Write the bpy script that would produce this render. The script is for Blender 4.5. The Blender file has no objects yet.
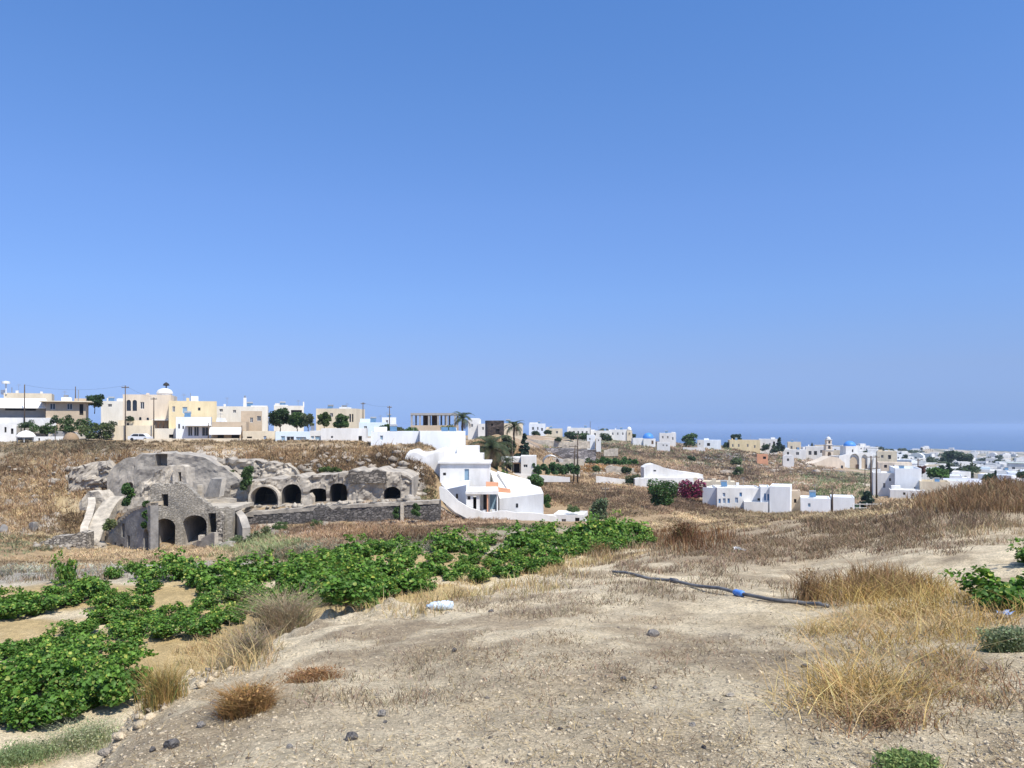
import bpy, math, random
import numpy as np
from mathutils import Vector, Matrix

random.seed(7)
RNG = np.random.default_rng(7)
SC = bpy.context.scene
COL = SC.collection
F = 790.0          # focal length in pixels of a 1024 px wide picture
CX, HY = 512.0, 425.0   # picture column of the axis, row of the sea horizon

# ------------------------------------------------------------------ camera, sky, sun, exposure
cam_d = bpy.data.cameras.new('camera')
cam_d.sensor_width = 36.0
cam_d.lens = F / 1024 * 36.0
cam_d.shift_y = (HY - 384.0) / 1024.0
cam_d.clip_start = 0.1
cam_d.clip_end = 200000.0
cam = bpy.data.objects.new('camera', cam_d)
cam.location = (0, 0, 0)
cam.rotation_euler = (math.radians(90), 0, 0)
COL.objects.link(cam)
SC.camera = cam

SUN_DIR = Vector((0.36, -0.40, 0.85)).normalized()
SUN_EL = math.asin(SUN_DIR.z)
SUN_AZ = math.atan2(SUN_DIR.x, SUN_DIR.y)      # clockwise from +Y
world = bpy.data.worlds.new('World')
SC.world = world
world.use_nodes = True
wn = world.node_tree
bg = wn.nodes['Background']
sky = wn.nodes.new('ShaderNodeTexSky')
sky.sky_type = 'NISHITA'
sky.sun_disc = False
sky.sun_elevation = SUN_EL
sky.sun_rotation = SUN_AZ
sky.altitude = 150
sky.air_density = 1.0
sky.dust_density = 0.2
sky.ozone_density = 3.0
hsv = wn.nodes.new('ShaderNodeHueSaturation')
hsv.inputs['Saturation'].default_value = 1.0
wn.links.new(sky.outputs[0], hsv.inputs['Color'])
# sky tint: deeper and bluer low down, brightened overhead as added fill light
tcw = wn.nodes.new('ShaderNodeTexCoord'); sxw = wn.nodes.new('ShaderNodeSeparateXYZ')
wn.links.new(tcw.outputs['Generated'], sxw.inputs[0])
mlw = wn.nodes.new('ShaderNodeMath'); mlw.operation = 'MULTIPLY'; mlw.inputs[1].default_value = 1.0; mlw.use_clamp = True
wn.links.new(sxw.outputs['Z'], mlw.inputs[0])
rpw = wn.nodes.new('ShaderNodeValToRGB'); wn.links.new(mlw.outputs[0], rpw.inputs['Fac'])
SKY_TINT = [(.0038, (.222, .364, .911)), (.0139, (.243, .373, .868)), (.0316, (.287, .387, .79)), (.0695, (.39, .447, .735)), (.107, (.457, .521, .778)),
       (.1563, (.517, .612, .874)), (.2626, (.605, .734, 1.012)), (.3704, (.614, .813, 1.1)), (.4703, (.599, .859, 1.176)), (.56, (.70, .92, 1.18)), (.72, (1.35, 1.4, 1.45)), (.95, (1.5, 1.5, 1.5))]
for i_, (z_, c_) in enumerate(SKY_TINT):
    e_ = rpw.color_ramp.elements[i_] if i_ < 2 else rpw.color_ramp.elements.new(z_)
    e_.position = z_; e_.color = c_ + (1,)
mxw = wn.nodes.new('ShaderNodeMix'); mxw.data_type = 'RGBA'; mxw.blend_type = 'MULTIPLY'; mxw.inputs['Factor'].default_value = 1
wn.links.new(hsv.outputs[0], mxw.inputs['A']); wn.links.new(rpw.outputs['Color'], mxw.inputs['B'])
wn.links.new(mxw.outputs['Result'], bg.inputs['Color'])
bg.inputs['Strength'].default_value = 0.12

sun_d = bpy.data.lights.new('sun', 'SUN')
sun_d.energy = 4.2
sun_d.angle = math.radians(0.55)
sun_d.color = (1.0, 0.95, 0.87)
sun = bpy.data.objects.new('sun', sun_d)
sun.rotation_euler = (-SUN_DIR).to_track_quat('-Z', 'Y').to_euler()
COL.objects.link(sun)

SC.view_settings.view_transform = 'Standard'
SC.view_settings.look = 'None'
SC.view_settings.exposure = 0.5
SC.view_settings.gamma = 1
SC.render.engine = 'CYCLES'
SC.cycles.use_denoising = True
SC.cycles.max_bounces = 6
SC.cycles.volume_bounces = 1
SC.cycles.transparent_max_bounces = 6

# ------------------------------------------------------------------ numbers
def vnoise(x, y, seed=0):
    x = np.asarray(x, float); y = np.asarray(y, float)
    xi = np.floor(x); yi = np.floor(y)
    fx = x - xi; fy = y - yi
    fx = fx * fx * (3 - 2 * fx); fy = fy * fy * (3 - 2 * fy)
    xi = xi.astype(np.int64); yi = yi.astype(np.int64)
    def h(a, b):
        n = (a * 374761393 + b * 668265263 + seed * 974634777) & 0xffffffff
        n = ((n ^ (n >> 13)) * 1274126177) & 0xffffffff
        n = (n ^ (n >> 16)) & 0xffff
        return n / 65535.0
    return (h(xi, yi) * (1 - fx) + h(xi + 1, yi) * fx) * (1 - fy) + (h(xi, yi + 1) * (1 - fx) + h(xi + 1, yi + 1) * fx) * fy

def fbm(x, y, seed=0, oct=4):
    s = 0; a = 0.5; t = 0
    for i in range(oct):
        s = s + a * vnoise(np.asarray(x) * 2 ** i, np.asarray(y) * 2 ** i, seed + i * 17); t += a; a *= 0.5
    return s / t

def sstep(a, b, x):
    t = np.clip((np.asarray(x, float) - a) / (b - a), 0, 1)
    return t * t * (3 - 2 * t)

def pchip(xs, ys, x):
    """monotone cubic through (xs, ys); ys may hold several rows in its last axes"""
    xs = np.asarray(xs, float); ys = np.asarray(ys, float)
    x = np.clip(np.asarray(x, float), xs[0], xs[-1])
    h = np.diff(xs); d = np.diff(ys, axis=0) / h.reshape((-1,) + (1,) * (ys.ndim - 1))
    m = np.zeros_like(ys); m[0] = d[0]; m[-1] = d[-1]
    a, b = d[:-1], d[1:]
    with np.errstate(divide='ignore', invalid='ignore'):
        hm = 2 * a * b / (a + b)
    m[1:-1] = np.where(a * b > 0, hm, 0)
    i = np.clip(np.searchsorted(xs, x, side='right') - 1, 0, len(xs) - 2)
    t = (x - xs[i]) / h[i]
    sh = t.shape + (1,) * (ys.ndim - 1)
    t = t.reshape(sh); hh = h[i].reshape(sh)
    return ((1 + 2 * t) * (1 - t) ** 2 * ys[i] + t * (1 - t) ** 2 * hh * m[i]
            + t * t * (3 - 2 * t) * ys[i + 1] + t * t * (t - 1) * hh * m[i + 1])

# ------------------------------------------------------------------ lie of the land
# for each bearing: distance and height (a value above 200 is a row of the photograph, i.e. an angle of depression)
LAND = {
 -500: [(1.5,-2.6),(4,-4.0),(6,-4.3),(20,-4.35),(26,-4.9),(50,-8.5),(90,-13.5),(105,-12),(125,-6),(150,-3.2),(170,-3),(300,-4),(600,-30),(1500,-90),(3500,-135),(9000,-140)],
 0: [(1.5,-1.75),(4,-2.5),(6,-3.5),(8,-4.2),(10,-4.3),(20,-4.3),(24,-4.65),(50,-8.4),(90,548),(100,532),(115,497),(128,466),(136,455),(150,442),(165,439),(300,-3.5),(600,-25),(1500,-90),(3500,-135),(9000,-140)],
 70: [(1.5,-1.65),(4,-2.1),(6.2,-3.0),(8,-3.95),(9.5,-4.3),(21,-4.3),(27,-5.0),(50,-8.5),(93,550),(103,535),(113,505),(122,470),(128,458),(150,441),(165,439),(300,-3.3),(600,-25),(1500,-90),(3500,-135),(9000,-140)],
 130: [(1.5,-1.62),(4,-1.85),(6.5,-2.45),(8,-3.04),(9.5,-3.9),(11,-4.3),(22,-4.3),(30,-5.4),(50,-8.6),(70,-11.6),(95,551),(108,-14.5),(116,-13.5),(119.5,-5.2),(124,454),(150,441),(165,439),(300,-3),(600,-25),(1500,-90),(3500,-135),(9000,-140)],
 220: [(1.5,-1.6),(4,-1.75),(7,-2.25),(9,-2.72),(10.5,-3.6),(12.5,-4.3),(23,-4.3),(30,-5.2),(50,-8.2),(70,-11.0),(97,547),(108,-13.5),(116,-13),(119.5,-5.6),(124,452),(150,441),(165,439),(300,-3),(600,-25),(1500,-90),(3500,-135),(9000,-140)],
 262: [(1.5,-1.6),(4,-1.72),(7.5,-2.25),(9.5,-2.65),(11,-3.55),(13.5,-4.3),(24,-4.3),(30,-4.95),(60,-8.9),(95,541),(105.5,-13.7),(107.3,-11.4),(117,-11.2),(119.5,-6.4),(126,450),(150,440.5),(165,439),(300,-3),(600,-25),(1500,-90),(3500,-135),(9000,-140)],
 330: [(1.5,-1.6),(4,-1.7),(8,-2.18),(10.8,-2.6),(12.5,-3.5),(15,-4.3),(27,-4.3),(33,-4.8),(60,-8.3),(95,531),(105.5,-13.5),(107.3,-10.95),(117,-10.9),(119.5,-6.4),(126,449),(150,440),(165,439),(300,-3),(600,-25),(1500,-90),(3500,-135),(9000,-140)],
 420: [(1.5,-1.6),(4,-1.68),(8,-2.08),(10.4,-2.32),(12.5,-3.4),(15.5,-4.25),(29,-4.35),(36,-4.75),(60,-8.0),(95,526),(105.5,-13.3),(107.3,-10.35),(117,-10.2),(119.5,-6.2),(126,450),(150,440),(165,437),(300,-4),(600,-25),(1500,-90),(3500,-135),(9000,-140)],
 470: [(1.5,-1.6),(4,-1.66),(8,-2.02),(11.0,-2.36),(13.5,-3.4),(17,-4.25),(31,-4.4),(38,-4.9),(60,-7.9),(95,523),(115,518),(124,-12.5),(131,-8.5),(138,-6.2),(150,455),(180,443),(300,436),(600,-25),(1500,-90),(3500,-135),(9000,-140)],
 520: [(1.5,-1.6),(4,-1.64),(8,-1.98),(12.4,-2.5),(15,-3.5),(18.5,-4.2),(32,-4.4),(40,-5.0),(60,-7.7),(95,522),(118,519),(130,505),(150,482),(170,473),(195,456),(222,441),(300,437),(380,435),(600,-25),(1500,-90),(3500,-135),(9000,-140)],
 497: [(1.5,-1.6),(4,-1.65),(8,-2.0),(11.7,-2.43),(14.2,-3.45),(17.7,-4.22),(31.5,-4.4),(39,-4.95),(60,-7.8),(95,522),(116,518.5),(127,-11.3),(142,-8.5),(155,467),(168,458),(185,446),(200,435),(300,434),(600,-25),(1500,-90),(3500,-135),(9000,-140)],
 580: [(1.5,-1.6),(4,-1.62),(8,-1.95),(13,-2.45),(17,-3.3),(21,-4.05),(32,-4.45),(42,-5.3),(70,-8.8),(105,523),(120,519),(140,502),(170,486),(205,475),(240,469),(300,457),(410,437),(600,-25),(1500,-90),(3500,-135),(9000,-140)],
 650: [(1.5,-1.58),(4,-1.6),(9.5,-2.08),(14,-2.55),(20,-3.35),(30,-4.5),(40,-5.5),(60,-7.9),(85,518),(120,512),(140,503),(170,492),(205,481),(240,474),(300,462),(430,441),(600,-25),(1500,-90),(3500,-135),(9000,-140)],
 730: [(1.5,-1.56),(4,-1.58),(9.5,-2.08),(14,-2.5),(20,-3.1),(30,-4.2),(42,522),(60,-8.2),(100,-13),(150,515),(170,505),(205,493),(240,482),(320,463),(450,446),(600,-24),(1500,-85),(3500,-135),(9000,-140)],
 800: [(1.5,-1.55),(4,-1.56),(9.5,-2.1),(15,-2.6),(25,-3.35),(35,-4.1),(46,515),(65,-9),(100,-14),(160,511),(200,497),(280,478),(400,461),(520,452),(700,-27),(1500,-75),(3500,-135),(9000,-140)],
 860: [(1.5,-1.53),(4,-1.55),(10,-2.05),(16,-2.5),(25,-2.95),(34,511),(46,-5.6),(65,-9),(100,-14.5),(160,513),(200,500),(300,478),(430,466),(600,456),(900,451),(1500,-70),(3500,-135),(9000,-140)],
 920: [(1.5,-1.52),(4,-1.53),(10,-2.0),(18,-2.35),(25,-2.5),(31,499),(42,-4.6),(65,-9.5),(100,-15),(160,-19),(210,498),(300,484),(500,470),(800,460),(1200,454),(2200,449),(3500,-135),(9000,-140)],
 975: [(1.5,-1.5),(4,-1.52),(10,-1.95),(18,-2.15),(24,-2.2),(29,488),(38,-3.6),(60,-9),(100,-15),(160,-20),(230,498),(350,484),(550,472),(900,461),(1400,456),(2400,450.5),(3500,-135),(9000,-140)],
 1040: [(1.5,-1.48),(4,-1.5),(10,-1.9),(18,-2.05),(25,-2.0),(30,484),(38,-3.4),(60,-9),(100,-15),(160,-20),(260,494),(400,482),(600,472),(900,464),(1500,457),(2500,452),(3600,-135),(9000,-140)],
 1500: [(1.5,-1.4),(4,-1.4),(10,-1.7),(18,-1.7),(25,-1.6),(30,-2.0),(38,-3.4),(60,-9),(100,-15),(160,-20),(260,494),(400,482),(600,472),(900,464),(1500,457),(2500,452),(3600,-135),(9000,-140)],
}
LPX = sorted(LAND)
LD = np.linspace(math.log(1.5), math.log(9000), 900)
_tab = []
for p in LPX:
    ds = [math.log(a) for a, b in LAND[p]]
    zs = [(-(a * (b - HY) / F) if b > 200 else b) for a, b in LAND[p]]
    _tab.append(pchip(ds, zs, LD))
GPX = np.linspace(-500, 1500, 1001)
GTAB = pchip(LPX, np.array(_tab), GPX)          # [px, depth]

def base_h(X, Y):
    X = np.asarray(X, float); Y = np.asarray(Y, float)
    Yc = np.clip(Y, 1.5, 9000)
    px = np.clip(CX + F * X / np.maximum(Y, 4.0), -499.9, 1499.9)
    a = (px + 500) / 2.0
    b = (np.log(Yc) - LD[0]) / (LD[1] - LD[0])
    i = np.clip(np.floor(a).astype(int), 0, 999); j = np.clip(np.floor(b).astype(int), 0, 898)
    fa = a - i; fb = b - j
    return (GTAB[i, j] * (1 - fa) + GTAB[i + 1, j] * fa) * (1 - fb) + (GTAB[i, j + 1] * (1 - fa) + GTAB[i + 1, j + 1] * fa) * fb

EDGE_PX = [-500, 0, 70, 130, 220, 262, 330, 420, 470, 520, 580, 650, 700, 760, 1500]
EDGE_Y = [4.0, 6.5, 7.2, 8.6, 9.8, 10.6, 12.0, 11.4, 12.2, 14.0, 17, 24, 34, 60, 60]
def edge_of(px):
    return np.interp(px, EDGE_PX, EDGE_Y)

def land(X, Y):
    X = np.asarray(X, float); Y = np.asarray(Y, float)
    z = base_h(X, Y)
    near = 1 - sstep(25, 60, Y)
    z = z + near * ((fbm(X * 0.55, Y * 0.55, 3) - 0.5) * 0.20 + (fbm(X * 2.3, Y * 2.3, 5, 3) - 0.5) * 0.085) * sstep(2.0, 5.5, Y)
    # the crumbling bank at the edge of the mound
    px = CX + F * X / np.maximum(Y, 4.0)
    e = edge_of(px)
    bank = np.exp(-((Y - e + 1.2) / 1.6) ** 2) * (1 - sstep(380, 520, px))
    z = z + bank * ((fbm(X * 3.1, Y * 3.1, 21, 4) - 0.5) * 0.42 + (np.abs(fbm(X * 1.6 + 9, Y * 1.6, 23, 3) - 0.5)) * -0.5)
    mid = sstep(28, 70, Y)
    z = z + mid * ((fbm(X * 0.13, Y * 0.13, 31) - 0.5) * 1.1 + (fbm(X * 0.5, Y * 0.5, 33) - 0.5) * 0.45)
    # craggy slope round the ruins
    crag = sstep(96, 104, Y) * (1 - sstep(128, 140, Y)) * (1 - sstep(430, 470, px))
    crag = crag * (1 - .9 * sstep(96, 101, Y) * (1 - sstep(116, 119, Y)) * sstep(225, 245, px)) * (1 - .7 * (1 - sstep(112, 116, Y)) * sstep(85, 100, px) * (1 - sstep(225, 245, px)))
    z = z + crag * ((fbm(X * 0.35, Y * 0.35, 41) - 0.5) * 2.0 + (fbm(X * 1.1, Y * 1.1, 43) - 0.5) * 0.9)
    far = sstep(250, 700, Y)
    z = z + far * (fbm(X * 0.012, Y * 0.012, 51) - 0.5) * 5
    return z

_RAYD = np.exp(np.linspace(math.log(2.2), math.log(2500), 2600))
def hit(px, py, dmin=2.2):
    """where the sight line through this bearing and depression first meets the land"""
    t = (px - CX) / F
    z = land(_RAYD * t, _RAYD)
    ray = -_RAYD * (py - HY) / F
    ok = np.nonzero((z >= ray) & (_RAYD >= dmin))[0]
    k = ok[0] if len(ok) else len(_RAYD) - 1
    d = _RAYD[k]
    return Vector((d * t, d, z[k]))

def at(px, py, Y):
    return Vector(((px - CX) / F * Y, Y, -(py - HY) / F * Y))

def m_per_px(Y):
    return Y / F

# ------------------------------------------------------------------ materials
def new_mat(name):
    m = bpy.data.materials.new(name); m.use_nodes = True
    return m, m.node_tree, m.node_tree.nodes['Principled BSDF']

MATS = {}
def M(name, col=(0.5, 0.5, 0.5), rough=0.85, var=0.15, scale=3.0, attr=None, bump=0.0, bscale=None, metal=0.0,
      tint=None, transl=0.0, spec=0.3, streak=False):
    """plain surface with soft worn variation; attr multiplies a per-piece colour"""
    if name in MATS: return MATS[name]
    m, nt, bs = new_mat(name)
    N, L = nt.nodes, nt.links
    tc = N.new('ShaderNodeTexCoord')
    mp = N.new('ShaderNodeMapping'); L.new(tc.outputs['Object'], mp.inputs['Vector'])
    if streak: mp.inputs['Scale'].default_value = (1, 1, 0.25)
    nz = N.new('ShaderNodeTexNoise'); nz.inputs['Scale'].default_value = scale; nz.inputs['Detail'].default_value = 6
    nz.inputs['Roughness'].default_value = 0.65
    L.new(mp.outputs[0], nz.inputs['Vector'])
    rp = N.new('ShaderNodeValToRGB')
    c0 = tuple(max(0, c * (1 - var)) for c in col); c1 = tuple(min(1, c * (1 + var)) for c in col)
    if tint: c0 = tuple(tint)
    rp.color_ramp.elements[0].position = 0.32; rp.color_ramp.elements[0].color = c0 + (1,)
    rp.color_ramp.elements[1].position = 0.68; rp.color_ramp.elements[1].color = c1 + (1,)
    L.new(nz.outputs['Fac'], rp.inputs['Fac'])
    out = rp.outputs['Color']
    if attr:
        at_ = N.new('ShaderNodeAttribute'); at_.attribute_name = attr
        mx = N.new('ShaderNodeMix'); mx.data_type = 'RGBA'; mx.blend_type = 'MULTIPLY'; mx.inputs['Factor'].default_value = 1
        L.new(out, mx.inputs['A']); L.new(at_.outputs['Color'], mx.inputs['B']); out = mx.outputs['Result']
    L.new(out, bs.inputs['Base Color'])
    bs.inputs['Roughness'].default_value = rough
    bs.inputs['Metallic'].default_value = metal
    bs.inputs['Specular IOR Level'].default_value = spec
    if bump:
        b = N.new('ShaderNodeBump'); b.inputs['Strength'].default_value = bump; b.inputs['Distance'].default_value = 0.08
        n2 = N.new('ShaderNodeTexNoise'); n2.inputs['Scale'].default_value = bscale or scale * 3; n2.inputs['Detail'].default_value = 8
        L.new(tc.outputs['Object'], n2.inputs['Vector']); L.new(n2.outputs['Fac'], b.inputs['Height'])
        L.new(b.outputs[0], bs.inputs['Normal'])
    if transl:
        tr = N.new('ShaderNodeBsdfTranslucent'); L.new(out, tr.inputs['Color'])
        ms = N.new('ShaderNodeMixShader'); ms.inputs['Fac'].default_value = transl
        L.new(bs.outputs[0], ms.inputs[1]); L.new(tr.outputs[0], ms.inputs[2])
        L.new(ms.outputs[0], N['Material Output'].inputs['Surface'])
    MATS[name] = m
    return m

# ------------------------------------------------------------------ mesh building
class MB:
    def __init__(s): s.v = []; s.f = []; s.mi = []
    def add(s, vs, fs, mi=0):
        o = len(s.v); s.v += [tuple(v) for v in vs]
        for f in fs: s.f.append(tuple(i + o for i in f)); s.mi.append(mi)
    def box(s, x0, x1, y0, y1, z0, z1, mi=0, skip=''):
        vs = [(x0,y0,z0),(x1,y0,z0),(x1,y1,z0),(x0,y1,z0),(x0,y0,z1),(x1,y0,z1),(x1,y1,z1),(x0,y1,z1)]
        fs = []
        for k, f in (('b',(0,3,2,1)),('t',(4,5,6,7)),('f',(0,1,5,4)),('r',(1,2,6,5)),('k',(2,3,7,6)),('l',(3,0,4,7))):
            if k not in skip: fs.append(f)
        s.add(vs, fs, mi)
    def prism(s, pts, y0, y1, mi=0):
        """outline in x,z pushed from y0 to y1"""
        n = len(pts)
        vs = [(x, y0, z) for x, z in pts] + [(x, y1, z) for x, z in pts]
        fs = [tuple(range(n)), tuple(range(2 * n - 1, n - 1, -1))]
        for i in range(n):
            j = (i + 1) % n; fs.append((j, i, i + n, j + n))
        s.add(vs, fs, mi)
    def slab(s, pts, z0, z1, mi=0):
        """outline in x,y raised from z0 to z1; z1 may be a list of heights"""
        n = len(pts); zt = z1 if isinstance(z1, (list, tuple)) else [z1] * n
        vs = [(x, y, z0) for x, y in pts] + [(x, y, zt[i]) for i, (x, y) in enumerate(pts)]
        fs = [tuple(range(n - 1, -1, -1)), tuple(range(n, 2 * n))]
        for i in range(n):
            j = (i + 1) % n; fs.append((i, j, j + n, i + n))
        s.add(vs, fs, mi)
    def tube(s, path, r, n=8, mi=0, cap=True):
        path = [Vector(p) for p in path]
        rs = r if isinstance(r, (list, tuple)) else [r] * len(path)
        o = len(s.v)
        prev = None
        for i, p in enumerate(path):
            d = (path[min(i + 1, len(path) - 1)] - path[max(i - 1, 0)]).normalized()
            a = d.cross(Vector((0, 0, 1)))
            if a.length < 1e-3: a = d.cross(Vector((1, 0, 0)))
            a.normalize()
            if prev and a.dot(prev) < 0: a = -a
            prev = a
            b = d.cross(a)
            for k in range(n):
                t = 2 * math.pi * k / n
                s.v.append(tuple(p + (a * math.cos(t) + b * math.sin(t)) * rs[i]))
        for i in range(len(path) - 1):
            for k in range(n):
                q = (k + 1) % n
                s.f.append((o + i * n + k, o + i * n + q, o + (i + 1) * n + q, o + (i + 1) * n + k)); s.mi.append(mi)
        if cap:
            s.f.append(tuple(o + k for k in range(n - 1, -1, -1))); s.mi.append(mi)
            s.f.append(tuple(o + (len(path) - 1) * n + k for k in range(n))); s.mi.append(mi)
    def lathe(s, prof, n=16, c=(0, 0, 0), mi=0):
        o = len(s.v)
        for r, z in prof:
            for k in range(n):
                t = 2 * math.pi * k / n
                s.v.append((c[0] + r * math.cos(t), c[1] + r * math.sin(t), c[2] + z))
        for i in range(len(prof) - 1):
            for k in range(n):
                q = (k + 1) % n
                s.f.append((o + i * n + k, o + i * n + q, o + (i + 1) * n + q, o + (i + 1) * n + k)); s.mi.append(mi)
        s.f.append(tuple(o + k for k in range(n - 1, -1, -1))); s.mi.append(mi)
        s.f.append(tuple(o + (len(prof) - 1) * n + k for k in range(n))); s.mi.append(mi)
    def dome(s, r, c, n=20, m=7, mi=0, sq=1.0, lip=0):
        prof = [(r, -lip)] if lip else []
        prof += [(r * math.cos(a * math.pi / 2 / m) if a < m else 0.01, r * sq * math.sin(a * math.pi / 2 / m)) for a in range(m + 1)]
        s.lathe(prof, n, c, mi)
    def wall(s, x0, x1, z0, top, y, th, ops=(), step=1.0, zstep=None, disp=None, mi=0, back=True, ends=True, deep=None):
        """upright wall in the x,z plane, front at y, thickness th.  top: height or function of x.
        ops: (xa, xb, za, zb or function of x[, depth, closed]) openings."""
        tf = top if callable(top) else (lambda x: top)
        xs = {round(x0, 4), round(x1, 4)}
        n = max(1, int(math.ceil((x1 - x0) / step)))
        for i in range(n + 1): xs.add(round(x0 + (x1 - x0) * i / n, 4))
        for o in ops:
            xs.add(round(o[0], 4)); xs.add(round(o[1], 4))
            if callable(o[3]):
                for i in range(1, 10): xs.add(round(o[0] + (o[1] - o[0]) * (0.5 - 0.5 * math.cos(math.pi * i / 10)), 4))
        xs = sorted(xs)
        def oz(o, x): return min(o[3](x) if callable(o[3]) else o[3], tf(x) - 0.02)
        D = disp or (lambda x, z: 0.0)
        for xa, xb in zip(xs[:-1], xs[1:]):
            if xb - xa < 1e-5: continue
            xm = (xa + xb) / 2
            oo = sorted([o for o in ops if o[0] < xm < o[1]], key=lambda o: o[2])
            lo = [(z0, z0)]; solids = []
            for o in oo:
                solids.append((lo[-1], (o[2], o[2]))); lo.append((oz(o, xa), oz(o, xb)))
                dp = o[4] if len(o) > 4 else th
                om = deep if (deep is not None and len(o) > 5 and o[5]) else mi
                if o[2] > z0 + 1e-4:
                    s.add([(xa, y + D(xa, o[2]), o[2]), (xb, y + D(xb, o[2]), o[2]), (xb, y + dp, o[2]), (xa, y + dp, o[2])], [(0, 1, 2, 3)], mi)
                za, zb = lo[-1]
                s.add([(xa, y + D(xa, za), za), (xb, y + D(xb, zb), zb), (xb, y + dp, zb), (xa, y + dp, za)], [(3, 2, 1, 0)], om)
                if len(o) > 5 and o[5]:
                    s.add([(xa, y + dp, o[2]), (xb, y + dp, o[2]), (xb, y + dp, zb), (xa, y + dp, za)], [(0, 1, 2, 3)], om)
            solids.append((lo[-1], (tf(xa), tf(xb))))
            for (ba, bb), (ta, tb) in solids:
                if ta - ba < 1e-4 and tb - bb < 1e-4: continue
                k = max(1, int(math.ceil(max(ta - ba, tb - bb) / zstep))) if zstep else 1
                for i in range(k):
                    a0 = ba + (ta - ba) * i / k; a1 = ba + (ta - ba) * (i + 1) / k
                    b0 = bb + (tb - bb) * i / k; b1 = bb + (tb - bb) * (i + 1) / k
                    s.add([(xa, y + D(xa, a0), a0), (xb, y + D(xb, b0), b0), (xb, y + D(xb, b1), b1), (xa, y + D(xa, a1), a1)], [(0, 1, 2, 3)], mi)
                if back:
                    s.add([(xa, y + th, ba), (xb, y + th, bb), (xb, y + th, tb), (xa, y + th, ta)], [(3, 2, 1, 0)], mi)
            s.add([(xa, y + D(xa, tf(xa)), tf(xa)), (xb, y + D(xb, tf(xb)), tf(xb)), (xb, y + th, tf(xb)), (xa, y + th, tf(xa))], [(0, 1, 2, 3)], mi)
        for o in ops:
            dp = o[4] if len(o) > 4 else th
            for x, fl in ((o[0], 0), (o[1], 1)):
                zt = oz(o, x)
                if zt - o[2] > 1e-3:
                    q = [(x, y + D(x, o[2]), o[2]), (x, y + dp, o[2]), (x, y + dp, zt), (x, y + D(x, zt), zt)]
                    s.add(q, [(0, 1, 2, 3) if not fl else (3, 2, 1, 0)], deep if (deep is not None and len(o) > 5 and o[5]) else mi)
        if ends:
            for x, fl in ((x0, 1), (x1, 0)):
                q = [(x, y + D(x, z0), z0), (x, y + th, z0), (x, y + th, tf(x)), (x, y + D(x, tf(x)), tf(x))]
                s.add(q, [(0, 1, 2, 3) if not fl else (3, 2, 1, 0)], mi)
    def build(s, name, mats, parent=None, loc=(0, 0, 0), rz=0.0, smooth=False, weld=False):
        me = bpy.data.meshes.new(name)
        me.from_pydata(s.v, [], s.f)
        for m in (mats if isinstance(mats, (list, tuple)) else [mats]): me.materials.append(m)
        if any(s.mi): me.polygons.foreach_set('material_index', s.mi)
        if smooth: me.polygons.foreach_set('use_smooth', [True] * len(s.f))
        if weld:
            import bmesh
            bm = bmesh.new(); bm.from_mesh(me); bmesh.ops.remove_doubles(bm, verts=bm.verts, dist=0.002)
            bmesh.ops.recalc_face_normals(bm, faces=bm.faces); bm.to_mesh(me); bm.free()
        me.update()
        o = bpy.data.objects.new(name, me); COL.objects.link(o)
        o.location = loc; o.rotation_euler = (0, 0, rz)
        if parent: o.parent = parent
        return o

def np_mesh(name, V, T, mats, colors=None, parent=None, k=3, smooth=False, loc=(0, 0, 0), rz=0):
    """V: n x 3 points, T: m x k corner numbers, colors: n x 3"""
    me = bpy.data.meshes.new(name)
    me.vertices.add(len(V)); me.vertices.foreach_set('co', np.asarray(V, np.float32).ravel())
    m = len(T); me.loops.add(m * k); me.loops.foreach_set('vertex_index', np.asarray(T, np.int32).ravel())
    me.polygons.add(m); me.polygons.foreach_set('loop_start', np.arange(0, m * k, k, dtype=np.int32))
    if smooth: me.polygons.foreach_set('use_smooth', np.ones(m, bool))
    if colors is not None:
        at_ = me.attributes.new('lc', 'FLOAT_COLOR', 'POINT')
        c = np.ones((len(V), 4), np.float32); c[:, :3] = colors
        at_.data.foreach_set('color', c.ravel())
    me.materials.append(mats)
    me.update(calc_edges=True); me.validate()
    o = bpy.data.objects.new(name, me); COL.objects.link(o)
    o.location = loc; o.rotation_euler = (0, 0, rz)
    if parent: o.parent = parent
    return o

def tag(o, label=None, cat=None, group=None, kind=None):
    if label: o['label'] = label
    if cat: o['category'] = cat
    if group: o['group'] = group
    if kind: o['kind'] = kind
    return o

def thing(name, label, cat, loc=(0, 0, 0), rz=0.0, group=None):
    o = bpy.data.objects.new(name, None); COL.objects.link(o)
    o.location = loc; o.rotation_euler = (0, 0, rz); o.empty_display_size = 0.3
    return tag(o, label, cat, group)

def copy_tree(o, parent=None):
    c = o.copy(); COL.objects.link(c)
    if parent: c.parent = parent
    for ch in list(o.children): copy_tree(ch, c)
    return c

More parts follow.
